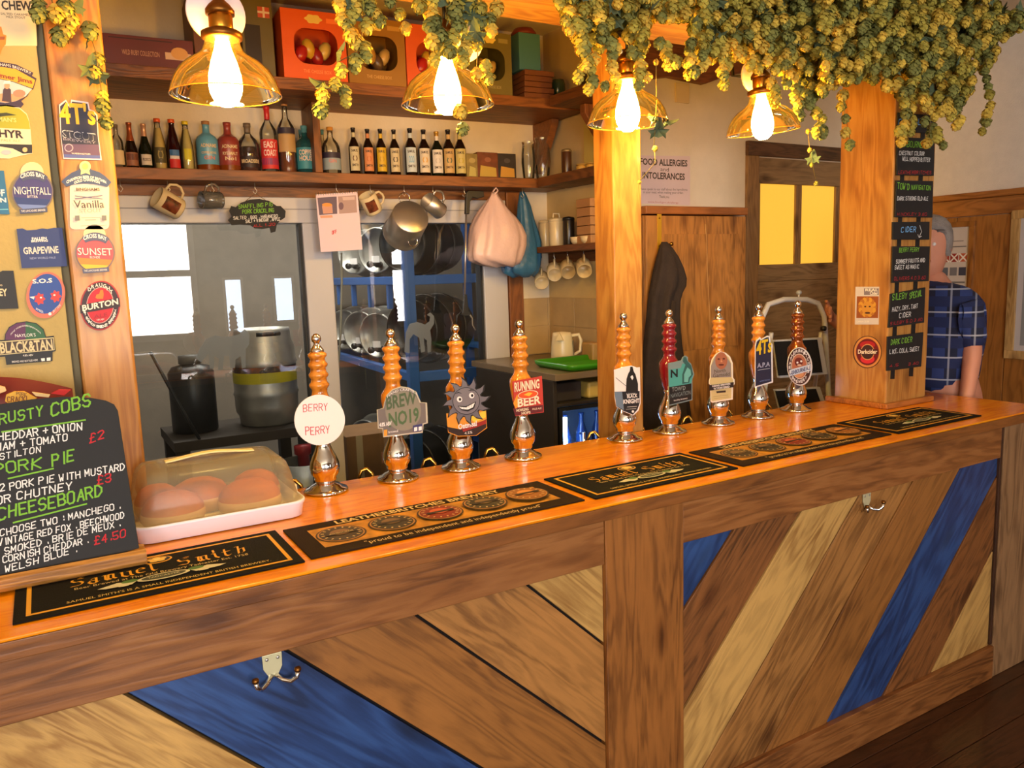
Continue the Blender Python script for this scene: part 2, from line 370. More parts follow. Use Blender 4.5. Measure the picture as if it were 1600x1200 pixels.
shelf_w = wood('dark_shelf_wood', (128, 76, 34), (84, 46, 20), 'X', rough=.5, grain=.8, varp=.15)
shelf_z = wood('dark_shelf_upright', (128, 76, 34), (84, 46, 20), 'Z', rough=.5, grain=.8, varp=.15)
shelf_y = wood('dark_shelf_side', (110, 66, 32), (70, 40, 18), 'Y', rough=.5, grain=.8, varp=.15)
panel_w = wood('varnished_panelling', (156, 100, 44), (116, 68, 26), 'Z', rough=.4, coat=.2, grain=.6, varp=.15, knots=.4)
panel_x = wood('varnished_panel_rail', (168, 106, 48), (126, 74, 28), 'X', rough=.4, coat=.2, grain=.6, varp=.1, knots=.4)
panel_y = wood('varnished_side_rail', (168, 106, 48), (126, 74, 28), 'Y', rough=.4, coat=.2, grain=.6, varp=.1, knots=.4)
greydoor = wood('weathered_door_wood', (148, 120, 84), (106, 84, 56), 'X', rough=.6, grain=.8, varp=.1)
greydoor_z = wood('weathered_door_stile', (150, 116, 76), (108, 80, 50), 'Z', rough=.6, grain=.8, varp=.1)
cupb = wood('cupboard_pine', (182, 124, 60), (126, 80, 34), 'Z', rough=.45, coat=.2, grain=.6, varp=.1)
cupx = wood('cupboard_rail_pine', (168, 104, 52), (116, 68, 32), 'X', rough=.45, coat=.2, grain=.6, varp=.1)
floor_w = wood('dark_red_floorboard', (66, 36, 18), (38, 20, 10), 'X', rough=.32, coat=.3, grain=.6, varp=.25, knots=.5)
glass = thin('window_glass', (240, 244, 242), .012, (200, 205, 205), 1.5, .0, 3.4)
ZC, YF, YB = 1.05, 1.54, 2.19

# ================================================================== setting
fl = tag(MB().box((-3, -3, -.06), (4.62, 5.6, -.022), M('floor_underlay', (30, 16, 10), .9)).build('floor'), kind='structure')
k = 0; y = -3
while y < 5.5:                       # dark floorboards, laid along the bar
    MB().box((-3, y+.0015, -.022), (4.62, y+.1435, 0), floor_w).build('plank', fl, .0015, loc=(random.uniform(-1, 1), y, 0)); y += .145; k += 1
struct('ceiling', (-3, -3, 3.2), (4.62, 5.6, 2.84), white_wall)
struct('wall_left', (-3.06, -3, 0), (-3, 5.6, 3.2), white_wall)
struct('wall_bar_left', (-3, 2.215, 0), (.050, 2.30, 3.2), M('yellowed_paint', (186, 162, 106), .9, bump=.12, bscale=90, var=.06))
struct('trim_1', (.050, 2.228, 0), (.067, 2.29, 3.2), M('grey_green_edge', (120, 112, 84), .8))
# street wall behind the viewer, with two sash windows that let the daylight in, and a third added as fill
wr = MB(); x0, x1, z0, z1 = -.45, .85, .95, 2.5; xa, xb = 3.2, 3.52; xc, xd = -2.7, -1.2
for a, b in (((-3, -3.1, 0), (xc, -3, 3.2)), ((xd, -3.1, 0), (x0, -3, 3.2)), ((xc, -3.1, 0), (xd, -3, z0)), ((xc, -3.1, z1), (xd, -3, 3.2)), ((x1, -3.1, 0), (xa, -3, 3.2)), ((xb, -3.1, 0), (4.62, -3, 3.2)), ((x0, -3.1, 0), (x1, -3, z0)), ((x0, -3.1, z1), (x1, -3, 3.2)), ((xa, -3.1, 0), (xb, -3, z0)), ((xa, -3.1, z1), (xb, -3, 3.2))):
    wr.box(a, b, M('street_wall_paint', (150, 140, 128), .9))
tag(wr.build('wall_rear'), kind='structure')
for i, (a, b) in enumerate(((x0, x1), (xa, xb), (xc, xd))):  # the last of the three is an added window, there to keep up the daylight
    f = MB()
    for p, q in (((a, -3.06, z0), (a+.07, -3.0, z1)), ((b-.07, -3.06, z0), (b, -3.0, z1)), ((a, -3.06, z0), (b, -3.0, z0+.08)), ((a, -3.06, z1-.07), (b, -3.0, z1)), ((a, -3.05, 1.72), (b, -2.99, 1.80))): f.box(p, q, upvc)
    wdo = tag(f.build('window_%d' % (i+3)), kind='structure')
    MB().add([(a+.05, -3.07, z0+.05), (b-.05, -3.07, z0+.05), (b-.05, -3.07, z1-.05), (a+.05, -3.07, z1-.05)], [(0, 3, 2, 1)], emis('street_daylight', (255, 249, 244), WINDOW_LIGHT)).build('pane', wdo)
for i, (a, b, za, zb) in enumerate(((1.17, 1.35, .86, 1.66), (1.76, 1.97, 1.13, 1.66))):     # two narrow side lights
    f = MB()
    for p, q in (((a-.03, -3.0, za-.03), (a, -2.97, zb+.03)), ((b, -3.0, za-.03), (b+.03, -2.97, zb+.03)), ((a, -3.0, za-.03), (b, -2.97, za)), ((a, -3.0, zb), (b, -2.97, zb+.03))): f.box(p, q, upvc)
    wdo = tag(f.build('window_%d' % (i+6)), kind='structure')
    MB().add([(a, -2.99, za), (b, -2.99, za), (b, -2.99, zb), (a, -2.99, zb)], [(0, 3, 2, 1)], emis('side_light_daylight', (206, 226, 255), WINDOW_LIGHT*.5)).build('pane', wdo)
# back wall with the opening of the cellar window (built in wall coordinates)
ax = (BW.o, BW.u, -BW.n, Z_)       # y runs into the wall
s0 = BW.px(190, 400)[0]; sm0 = BW.px(480, 500)[0]; sm1 = BW.px(523, 500)[0]; sr = BW.px(756, 500)[0]; sR = BW.px(793, 500)[0]; sc = BW.px(858, 450)[0]
zt = BW.px(470, 349)[1]; zT = BW.px(300, 307)[1]
b = MB()
for p, q in (((-3.2, 0, 0), (s0-.1, .10, 3.2)), ((s0-.1, 0, zT), (sR, .10, 3.2)), ((s0-.1, 0, 0), (sR, .10, .35)), ((sR, 0, 0), (4.9, .10, 3.2))): b.box(p, q, white_wall, ax)
tag(b.build('wall_back'), kind='structure')
b = MB()
for p, q in (((-.4, 2.2, 0), (2.9, 2.26, 2.6)), ((-.46, .1, 0), (-.4, 2.26, 2.6)), ((2.84, .1, 0), (2.9, 2.2, 2.6)), ((-.46, .1, 2.6), (2.9, 2.26, 2.66))): b.box(p, q, grey_wall, ax)
tag(b.build('wall_cellar'), kind='structure')
wf = MB()
for p, q in (((s0-.1, -.02, zt), (sR, .07, zT)), ((s0-.1, -.02, .35), (s0-.02, .07, zt)), ((sR-.001, -.02, .35), (sr, .07, zt)), ((s0-.02, -.02, .35), (sr, .07, .43))): wf.box(p, q, upvc, ax)
win = tag(wf.build('window_1', bevel=.004), kind='structure')
m = MB().box((sm0, -.03, .43), (sm1, .06, zt), upvc, ax).build('mullion', win, .006)
MB().box((sm0-.012, -.005, .43), (sm0-.0005, .05, zt-.002), M('black_rubber', (22, 22, 24), .6), ax).build('seal', win)
MB().box((s0-.02, -.016, zT-.055), (sR, -.021, zT-.05), M('frame_shadow_line', (150, 148, 152), .5), ax).build('shadow_strip', win)  # thin grey strip, the frame's shadow line put in as colour
MB().add([BW.w(s0-.02, .43, -.03), BW.w(sm0-.012, .43, -.03), BW.w(sm0-.012, zt, -.03), BW.w(s0-.02, zt, -.03)], [(0, 1, 2, 3)], glass).build('pane', win)
MB().add([BW.w(sm1, .43, -.03), BW.w(sr, .43, -.03), BW.w(sr, zt, -.03), BW.w(sm1, zt, -.03)], [(0, 1, 2, 3)], glass).build('pane', win)
MB().box((sr-.012, -.004, .43), (sr-.0005, .05, zt-.002), MATS['black_rubber'], ax).build('seal', win)
tag(MB().box((sR+.002, -.03, 0), (sR+.085, -.0005, zT+.04), shelf_z, ax).build('trim_2', bevel=.003), kind='structure')
tag(MB().box((s0-.12, -.012, zT), (sR+.1, -.0005, BW.px(300, 283)[1]+.01), shelf_w, ax).build('trim_3', bevel=.002), kind='structure')
# partition on the right of the back bar, door wall and panelled side wall
PX = BW.w(sc, 0).x; PY = BW.w(sc, 0).y
struct('wall_partition', (PX, 3.0, 0), (PX+.06, PY+.05, 3.2), M('tan_plaster', (206, 178, 124), .9, bump=.1, var=.1))
DY = 3.25
dx0 = ony(1166, 300, DY).x; dx1 = ony(1325, 300, DY).x+.25; dzt = ony(1250, 250, DY).z
wd = MB(); mt = M('warm_white_plaster', (232, 222, 204), .9, bump=.1, bscale=90, var=.05)
for p, q in (((PX+.06, DY, 0), (dx0, DY+.1, 3.2)), ((dx0, DY, dzt), (4.6, DY+.1, 3.2)), ((dx1, DY, 0), (4.6, DY+.1, dzt))): wd.box(p, q, mt)
tag(wd.build('wall_door_side'), kind='structure')
struct('wall_right', (4.6, -3, 0), (4.66, 3.35, 3.2), M('side_wall_plaster', (240, 230, 214), .9, bump=.3, bscale=160, var=.05))
struct('beam', (.2, 2.07, 2.465), (3.15, 2.33, 2.72), beam_w, .008)
struct('beam_left', (-3, 2.07, 2.53), (.19, 2.214, 2.72), beam_w, .008)
# panelling on the side wall: upright boards, rails, top moulding
pt = onx(1455, 308, 4.6).z; pn = bpy.data.objects.new('trim_4', None); COL.objects.link(pn); pn.location = (4.6, 1.2, 0); tag(pn, kind='structure')
MB().box((4.56, -3, pt-.035), (4.6, 3.25, pt), panel_y).build('top_moulding', pn, .006)
MB().box((4.575, -3, pt-.13), (4.6, 3.25, pt-.036), panel_y).build('rail', pn, .004)
yy = 3.25
while yy > -.6:
    MB().box((4.585, yy-.298, 0), (4.6, yy-.002, pt-.132), panel_w).build('panel', pn, .002, loc=(4.59, yy, 0)); yy -= .3
# posts
lp = struct('post', (.068, 2.196, 0), (.190, 2.316, 2.464), post_w, .006)
struct('post', (1.730, 2.20, 0), (1.857, 2.31, 2.464), post_w, .005)
rp = struct('post', (2.872, 1.915, ZC+.001), (3.142, 2.155, 2.60), post_w, .006)
pb = MB()
for a, b_ in (((2.845, 1.89, ZC+.0005), (3.165, 1.914, ZC+.022)), ((2.845, 1.9145, ZC+.0005), (2.871, 2.18, ZC+.022)), ((3.143, 1.9145, ZC+.0005), (3.165, 2.18, ZC+.022))): pb.box(a, b_, wood('post_plinth_wood', (176, 108, 50), (140, 80, 34), 'X', rough=.4))
tag(pb.build('trim_5', bevel=.004), kind='structure')

# ================================================================== the bar
bt = thing('worktop', (1.2, 1.87, ZC-.04), 'long orange varnished wooden bar top with brown front edge', 'bar top')
N_ = 10; cor = []
XE = 3.36; rc = .10
poly = [(-1.2, YB), (-1.2, YF)]+[(XE-rc+rc*math.sin(t), YF+rc-rc*math.cos(t)) for t in [math.pi/2*i/8 for i in range(9)]]+[(XE, YB)]
PT = Plane((0, 0, 0), X_, Y_)
MB().prism(poly, PT, ZC-.007, ZC, top_w).build('varnished_surface', bt, .0025)
MB().prism(poly, PT, ZC-.042, ZC-.0072, edge_w).build('front_edge', bt, .002)
bar = thing('bar_facade', (1.2, 1.7, 0), 'wooden bar front of diagonal brown and blue planks', 'bar front')
YP = 1.562                       # face of the diagonal planks
FP = yplane(YP)
def frontboard(name, a, b, mat, vertical=False, par=bar):
    c = ((a[0]+b[0])/2, (a[1]+b[1])/2, (a[2]+b[2])/2)
    fr = frame_of(c, Z_ if vertical else X_, -Y_)
    return MB().box(a, b, mat).build(name, par, .002, frame=fr)
frontboard('top_rail', (-1.2, 1.552, .889), (1.1765, 1.60, ZC-.0425), rail_w)
frontboard('top_rail', (1.4465, 1.552, .889), (3.045, 1.60, ZC-.0425), rail_w)
frontboard('stile', (1.178, 1.549, .001), (1.445, 1.60, ZC-.0425), stile_w, True)
frontboard('stile', (3.062, 1.549, .001), (3.34, 1.60, ZC-.0425), wood('stained_end_stile', (130, 98, 66), (96, 68, 42), 'X', rough=.5, grain=.7), True)
frontboard('dark_strip', (3.046, 1.553, .14), (3.061, 1.60, ZC-.0425), wood('dark_strip_wood', (60, 34, 18), (40, 22, 12), 'X', rough=.5), True)
frontboard('bottom_rail', (1.4465, 1.545, .001), (3.061, 1.60, .134), rail_w)
frontboard('bottom_rail', (-1.2, 1.545, .001), (1.1765, 1.60, .134), rail_w)
box('back_board', (-1.2, 1.581, .0), (3.33, 1.605, ZC-.043), M('dark_gap', (26, 16, 10), .9), bar, 0)
box('end_panel', (3.315, 1.606, .001), (3.34, 2.15, ZC-.0425), edge_w, bar, .002)
def clip(poly, a, b, keep):
    """half-plane clip: keep the side where cross(b-a, p-a)*keep > 0"""
    out = []; n = len(poly)
    def s(p): return ((b[0]-a[0])*(p[1]-a[1])-(b[1]-a[1])*(p[0]-a[0]))*keep
    for i in range(n):
        p, q = poly[i], poly[(i+1) % n]; sp, sq = s(p), s(q)
        if sp >= 0: out.append(p)
        if sp*sq < 0: t = sp/(sp-sq); out.append((p[0]+(q[0]-p[0])*t, p[1]+(q[1]-p[1])*t))
    return out
def planks(rect, lines, mats):
    L = [[FP.px(*p) for p in l] for l in lines]
    def shift(l, d):
        a, b = l; v = Vector((b[0]-a[0], b[1]-a[1])).normalized(); n = Vector((-v.y, v.x))*d; return [(a[0]+n.x, a[1]+n.y), (b[0]+n.x, b[1]+n.y)]
    for i, mt in enumerate(mats):
        poly = [(rect[0], rect[2]), (rect[1], rect[2]), (rect[1], rect[3]), (rect[0], rect[3])]
        if i > 0: poly = clip(poly, *shift(L[i-1], .0034), 1)
        if i < len(L): poly = clip(poly, *shift(L[i], -.0034), -1)
        if len(poly) < 3: continue
        l = L[min(i, len(L)-1)]; d = Vector((l[1][0]-l[0][0], 0, l[1][1]-l[0][1]))
        c = FP.w(sum(p[0] for p in poly)/len(poly), sum(p[1] for p in poly)/len(poly))
        MB().prism(poly, FP, -.018, random.uniform(-.0015, .0015), mt).build('plank', bar, .0012, frame=frame_of(c, d, -Y_))
# lines are given so that later planks lie on their left
planks((-1.2, 1.1765, .1345, .8885), [((-100, 1157), (120, 1280)), ((190, 1080), (408, 1200)), ((445, 1015), (752, 1200)), ((647, 959), (944, 1161)), ((824, 914), (940, 1004))], [plank_m, plank_l, plank_b, plank_m, plank_t, plank_l])
planks((1.4465, 3.045, .1345, .8885), [((1146, 827), (1064, 958)), ((1251, 799), (1066, 1110)), ((1343, 772), (1099, 1198)), ((1427, 750), (1195, 1174)), ((1491, 750), (1292, 1129)), ((1551, 757), (1381, 1084)), ((1546, 870), (1456, 1048))],
       [plank_b, plank_d, plank_l, plank_t, plank_m, plank_b, plank_d, plank_l])
# double coat hooks
def coat_hook(px, py, label):
    p = ony(px, py, 1.5605); t = thing('coat_hook', p, label, 'hook', 'coat hooks on the bar front')
    pl = Plane(p, X_, Z_)
    MB().prism([(-.020, .034), (.020, .034), (.019, .004), (.008, -.016), (-.008, -.016), (-.019, .004)], pl, 0, .004, M('pale_nickel', (214, 208, 168), .35, .4)).build('plate', t, .001)
    for s in (-1, 1):
        MB().tube([pl.w(s*.004, -.012, .004), pl.w(s*.016, -.022, .014), pl.w(s*.030, -.024, .026), pl.w(s*.040, -.014, .034), pl.w(s*.042, -.002, .034)], [.005, .005, .0048, .0045, .005], chrome, 8).build('prong', t)
        MB().lathe([(.006, -.004), (.0075, 0), (.006, .005), (0, .006)], pl.w(s*.042, .001, .034), bronze, seg=10).build('prong_tip', t)
        MB().lathe([(.004, 0), (.003, .0018), (0, .002)], pl.w(s*.011, .024, .004), steel, -Y_, 8).build('screw', t)
coat_hook(426, 1045, 'chrome double coat hook below the bar, on a wide blue plank')
coat_hook(1353, 785, 'chrome double coat hook below the bar, on tan planks')

# ================================================================== bar runners
def mat_smith(x0, x1, label):
    y0, y1 = 1.592, 1.838; t = thing('bar_runner', ((x0+x1)/2, (y0+y1)/2, ZC+.0005), label, 'bar mat', 'bar runners along the bar top')
    pl = Plane((x0, y0, ZC+.0007), X_, Y_); w, h = x1-x0, y1-y0
    MB().prism([(0, 0), (w, 0), (w, h), (0, h)], pl, 0, .004, M('black_rubber_mat', (16, 14, 12), .85, bump=.2, bscale=400, spec=.15)).build('rubber_base', t, .001)
    gold = ink(222, 158, 30); f = Flat(pl, .0043)
    b = .020; c = .008
    for q in ([(b, b), (w-b, b), (w-b, b+c), (b, b+c)], [(b, h-b-c), (w-b, h-b-c), (w-b, h-b), (b, h-b)], [(b, b+c), (b+c, b+c), (b+c, h-b-c), (b, h-b-c)], [(w-b-c, b+c), (w-b, b+c), (w-b, h-b-c), (w-b-c, h-b-c)]): f.poly(q, gold, False)
    f.text('Samuel', (.095, .128), (.252, .128), .046, gold, 'n', px=False, pen=.062)
    f.text('Smith', (.292, .128), (.43, .128), .046, gold, 'n', px=False, pen=.062)
    f.text('Beer Brewed at The Old Brewery Tadcaster Est. 1758', (.10, .107), (.43, .107), .012, ink(206, 176, 110), px=False)
    f.text("SAMUEL SMITH'S IS A SMALL INDEPENDENT BRITISH BREWERY.", (.085, .040), (w-.06, .040), .011, ink(214, 180, 90), px=False)
    cx, cy = .258, .192
    f.poly(ell(cx, cy, .030, .022, 20), gold, False); f.up()
    f.poly(ell(cx, cy, .026, .018, 20), ink(30, 24, 16), False); f.up()
    for k in range(5):
        a = math.radians(90+72*k); f.poly(ell(cx+.011*math.cos(a), cy+.009*math.sin(a), .009, .007, 10), ink(226, 186, 90), False)
    f.up(); f.poly(ell(cx, cy, .007, .006, 10), ink(240, 214, 140), False)
    cream = ink(206, 198, 168); green = ink(70, 110, 48)
    for s in (-1, 1):
        f.poly([(cx+s*.05, .082), (cx+s*.085, .092), (cx+s*.12, .078), (cx+s*.105, .070), (cx+s*.06, .068)], cream, False)
        f.poly(ell(cx+s*.062, .088, .016, .009, 10), green, False); f.poly(ell(cx+s*.074, .070, .012, .006, 8), cream, False)
    f.poly(ell(cx, .080, .05, .018, 20), cream, False); f.up(); f.poly(ell(cx, .080, .042, .013, 18), ink(58, 62, 40), False)
    f.up(); f.text('TADCASTER', (cx-.03, .076), (cx+.03, .076), .008, cream, px=False)
    f.build('print', t)
mat_smith(-.10, .422, 'black bar mat with gold brewery lettering half under the cobs chalkboard')
mat_smith(1.181, 1.699, 'black bar mat with gold brewery lettering in the middle of the bar')
mat_smith(2.468, 2.975, 'black bar mat with gold brewery lettering beside the foot of the post')
def mat_leather(x0, x1, label):
    y0, y1 = 1.60, 1.828; t = thing('bar_runner', ((x0+x1)/2, (y0+y1)/2, ZC+.0005), label, 'bar mat', 'bar runners along the bar top')
    pl = Plane((x0, y0, ZC+.0007), X_, Y_); w, h = x1-x0, y1-y0
    MB().prism([(0, 0), (w, 0), (w, h), (0, h)], pl, 0, .004, M('brown_rubber_mat', (38, 24, 14), .85, bump=.2, bscale=400, spec=.15)).build('rubber_base', t, .001)
    f = Flat(pl, .0043); cr = ink(214, 182, 122)
    f.poly([(.045, .045), (w-.045, .045), (w-.045, h-.045), (.045, h-.045)], M('parchment_print', (196, 132, 36), .6, var=.5, bscale=220), False)
    f.text('LEATHERBRITCHES BREWERY', (.12, h-.036), (w-.14, h-.036), .025, cr, bold=True, px=False)
    f.text('"proud to be independent and independently proud"', (.13, .014), (w-.12, .014), .020, cr, px=False)
    f.up()
    for i, c in enumerate(((56, 40, 26), (50, 40, 30), (128, 40, 22), (52, 44, 30), (150, 92, 38))):
        cx = .105+i*(w-.21)/4; cy = h/2; r = .058
        f.poly(ell(cx, cy, r, r, 26), ink(46, 30, 18), False); f.up(); f.poly(ell(cx, cy, r*.93, r*.93, 26), ink(176, 120, 60), False); f.up()
        f.poly(ell(cx, cy, r*.87, r*.87, 26), ink(*c), False); f.up()
        for k in range(16):
            a = 2*math.pi*k/16; d = r*.75; f.line((cx+d*math.cos(a)*.9, cy+d*math.sin(a)*.9), (cx+d*math.cos(a)*1.07, cy+d*math.sin(a)*1.07), .004, cr, False)
        f.poly(ell(cx, cy+r*.12, r*.42, r*.36, 14), ink(min(255, c[0]+70), min(255, c[1]+50), min(255, c[2]+30)), False); f.up()
        f.poly([(cx-r*.62, cy-r*.12), (cx+r*.62, cy-r*.12), (cx+r*.62, cy+r*.10), (cx-r*.62, cy+r*.10)], ink(40, 28, 20), False); f.up()
        if i == 0: f.text('ASHBOURNE', (cx-r*.5, cy-r*.08), (cx+r*.5, cy-r*.08), r*.15, cr, px=False)
        f.lv -= .0016
    f.build('print', t)
mat_leather(.437, 1.153, 'brown bar mat with five round badges beside the cake box')
mat_leather(1.727, 2.44, 'brown bar mat with five round badges in front of the farther pumps')
# ================================================================== hand pumps
amber = wood('turned_amber_handle', (206, 128, 40), (160, 84, 22), 'Z', rough=.2, coat=.8, bump=.02, knots=.2, varp=.1)
redh = M('red_lacquer_handle', (128, 20, 36), .15, coat=.8)
copper = M('copper_handle', (150, 78, 34), .18, .6, coat=.6)
YPUMP = 2.115; YCLIP = 2.062
def pump(x, label, handle):
    o = Vector((x, YPUMP, ZC+.0008)); t = thing('beer_pump', o, label, 'beer pump', 'hand pulled beer pumps on the bar')
    MB().lathe([(.060, 0), (.062, .004), (.058, .008), (.046, .012), (.040, .018), (.030, .022), (.026, .026)], o, chrome, seg=28).build('base_flange', t)
    MB().lathe([(.026, .026), (.031, .034), (.030, .040), (.0385, .052), (.0415, .068), (.040, .082), (.033, .100), (.025, .116), (.020, .130), (.0185, .144), (.021, .147), (.021, .153), (.018, .155)], o, chrome, seg=28).build('body', t)
    MB().lathe([(.0195, .153), (.021, .158), (.026, .172), (.033, .205), (.037, .236), (.036, .252), (.029, .262), (.0225, .272), (.0205, .282), (.0215, .290), (.027, .297), (.0275, .302), (.022, .309), (.021, .318), (.0265, .325), (.027, .330), (.0215, .337), (.0205, .346), (.026, .353), (.0265, .358), (.021, .365), (.020, .373), (.0255, .380), (.0255, .386), (.019, .391)], o, handle, seg=24).build('handle', t)
    MB().lathe([(.019, .390), (.0185, .397), (.013, .405), (.0075, .412), (.0075, .416), (.0125, .421), (.0135, .428), (.0115, .435), (.006, .4405), (0, .442)], o, chrome, seg=20).build('finial', t)
    MB().tube([o+Vector((-.038, .082, -.16)), o+Vector((-.040, .086, -.03)), o+Vector((-.046, .090, .004)), o+Vector((-.060, .095, .020)), o+Vector((-.075, .10, .016)), o+Vector((-.082, .105, -.005)), o+Vector((-.084, .108, -.05))], .0055, brass, 10).build('swan_neck', t)
    return t
def clipcard(t, zrow):
    """the small bracket that holds the clip on the handle"""
    o = wloc(t); MB().box((o.x-.030, YCLIP+.004, o.z+zrow-.007), (o.x+.012, YPUMP-.025, o.z+zrow+.007), M('cream_clip_bracket', (222, 196, 140), .5)).build('clip_bracket', t, .001)
def clip_flat(y=YCLIP): return Flat(yplane(y))
wht, blk, red_, grey = ink(236, 230, 226), ink(22, 22, 24), ink(186, 44, 40), ink(120, 116, 118)
# 1 white disc, red hand lettering
t = pump(.634, 'beer pump with round white clip hand-lettered in red', amber); clipcard(t, .17)
f = clip_flat(); f.base(ell(499, 656, 39.5, 39.5, 40), .003, wht); c_ = M('red_pen', (200, 60, 66), .7)
f.text('BERRY', (474, 643), (512, 641), 11, c_, 'h', pen=.10); f.text('PERRY', (478, 680), (515, 677), 12, c_, 'h', pen=.10); f.build('pump_clip', t)
# 2 grey arch, BREW NO19
t = pump(.85, 'beer pump with grey arched clip and pale green BREW lettering', amber); clipcard(t, .19)
f = clip_flat(); arch = [(590, 669.6), (588.5, 640), (598.5, 637.5), (600, 629), (604, 617), (613, 608), (626, 603.5), (639, 605.5), (650, 612), (657, 628.5), (666.5, 629), (668, 661), (661, 663), (660, 676), (598.5, 683), (597, 670)]
f.base(arch, .003, ink(190, 182, 160)); sh = [(628+(x-628)*.95, 644+(y-644)*.95) for x, y in arch]; f.poly(sh, ink(112, 104, 100)); f.up()
f.poly(ell(630, 642, 28, 31, 26), ink(134, 128, 112)); f.up()
f.text('BREW', (604, 640), (651, 630), 20, ink(74, 92, 62), bold=True); f.text('NO19', (608, 667), (655, 657), 21, ink(74, 100, 62), bold=True)
f.text('HAND CRAFTED', (605, 622), (652, 617), 4, wht, arc=2.2); f.up()
f.text('4.8% ABV', (593, 667), (612, 664), 6, wht, bold=True); f.poly([(645, 665), (660, 662), (660, 673), (646, 675)], ink(60, 60, 110)); f.up(); f.poly([(647, 668), (652, 667), (652, 673), (647, 674)], wht); f.poly([(654, 667), (659, 666), (659, 672), (654, 673)], wht); f.poly([(600, 672), (605, 671), (605, 681), (600, 682)], ink(226, 150, 40)); f.text('brewed', (607, 677), (622, 675), 4, wht); f.build('pump_clip', t)
# 3 grinning sun
t = pump(1.058, 'beer pump with cut-out grey grinning sun clip', amber); clipcard(t, .19)
f = clip_flat(); f.base([(697, 646), (759, 639), (760.5, 668.5), (744, 680.5), (716, 682), (700, 676)], .002, ink(228, 150, 44))
f.poly([(699, 667), (720, 671), (745, 662), (760, 655), (760, 668), (744, 680), (716, 681), (701, 675)], ink(40, 22, 18)); f.poly([(732, 652), (759, 641), (759, 652), (742, 660)], ink(240, 206, 60))
f.poly([(721, 668), (760, 656), (760, 662), (724, 675)], ink(150, 34, 24)); f.up()
f.text('Oatmeal', (716, 671), (745, 665), 8, wht, bold=True); f.text('4.5%', (726, 679), (738, 677), 4, wht); f.up()
cx, cy = 728.5, 626.5
def sunray(r0, r1, n=12, tw=8):
    o = []
    for k in range(n):
        a = 360*k/n+8
        for da, rr in ((-13, r0), (-8, r0+(r1-r0)*.45), (tw-4, r1), (4, r0+(r1-r0)*.5), (10, r0)):
            b = math.radians(a+da); o.append((cx+rr*math.cos(b), cy-rr*math.sin(b)))
    return o
f.base(sunray(25, 39), .003, ink(26, 24, 26)); f.poly(sunray(23.5, 36.5), M('pewter_print', (112, 108, 116), .45, var=.2)); f.up()
f.poly(ell(cx, cy, 21.5, 21.5, 30), ink(34, 32, 36)); f.up(); f.poly(ell(cx, cy, 20.5, 20.5, 30), ink(120, 114, 120)); f.up()
for ex, ey in ((718, 624), (737, 618)): f.poly(ell(ex, ey, 4.2, 4.6, 14, tilt=15), wht); f.up(); f.poly(ell(ex+.8, ey, 2.0, 2.4, 10), blk); f.lv -= .0004
f.poly([(711, 616), (716, 612), (722, 615), (716, 614)], blk); f.poly([(731, 611), (736, 608), (743, 611), (737, 610)], blk)
f.poly([(715, 634), (728, 635), (744, 627), (741, 638), (731, 643), (721, 641)], blk); f.up(); f.poly([(717, 635.5), (728, 636.5), (742, 629), (739, 636.5), (731, 640), (721, 639)], wht); f.up()
for i in range(5): f.line((720.5+i*4, 636-(i*1.2)), (721+i*4, 640-(i*.9)), .0007, blk)
f.build('pump_clip', t)
# 4 RUNNING BEER
t = pump(1.283, 'beer pump with red clip reading RUNNING BEER', amber); clipcard(t, .175)
f = clip_flat(); f.base([(800, 596), (846, 587.5), (849, 644), (805, 650)], .003, ink(188, 58, 46)); f.poly([(801.5, 638.5), (848.3, 632.5), (848.8, 643.5), (805, 649.5)], ink(96, 28, 34)); cr = ink(240, 224, 190)
f.poly([(802, 630), (808, 616), (812, 632), (806, 639)], ink(236, 150, 40)); f.up()
f.text('RUNNING', (804, 612), (843, 606), 14, cr, bold=True); f.text('BEER', (809, 636), (845, 630), 12.5, cr, bold=True); f.poly(ell(825, 616.5, 16, 6.5, 20, tilt=8), cr); f.up(); f.poly(ell(825, 616.5, 15, 5.5, 20, tilt=8), ink(222, 84, 34)); f.up(); f.poly([(818, 617), (826, 613), (832, 614), (827, 619)], ink(244, 180, 60))
f.text('HOWLING', (807, 643.5), (826, 641), 4.2, cr, bold=True); f.text('HOPS', (815, 648), (829, 646), 4, cr, bold=True); f.text('PALE ALE', (832, 641), (846, 639), 3, cr); f.build('pump_clip', t)
# 5 BLACK KNIGHT
t = pump(1.70, 'beer pump with black and white shield clip reading BLACK KNIGHT', amber); clipcard(t, .165)
f = clip_flat(); sh = [(959, 578), (972, 573.5), (986, 571), (994, 574), (999, 573.5), (1000, 630), (997, 641), (989, 649), (974, 643), (962.5, 635), (960, 622)]
f.base(sh, .003, wht); f.poly([(960, 612), (999.5, 611), (999.5, 630), (996, 640), (989, 648), (974, 642), (963, 634.5)], ink(26, 30, 36)); f.up(); f.poly([(960, 612), (972, 612), (975, 641), (963, 634)], ink(104, 124, 142))
f.poly([(978, 612), (979, 592), (982, 583), (984, 580), (985, 573), (988.5, 573), (990, 580), (993, 585), (997, 600), (997, 612)], blk); f.line((962, 590), (982, 606), .0016, blk); f.up(); f.poly([(985, 589), (988, 586), (990, 590), (988, 594)], wht)
f.text('Leicester', (979, 617), (993, 616), 3, wht); f.text('BLACK', (980, 622), (996, 620.5), 5.5, wht, bold=True); f.text('KNIGHT', (974, 631), (999, 629), 6.5, wht, bold=True); f.line((980, 636), (995, 635), .0012, wht); f.line((978, 639.5), (994, 638.5), .0008, wht); f.poly(ell(989, 643, 2, 2, 8), wht); f.build('pump_clip', t)
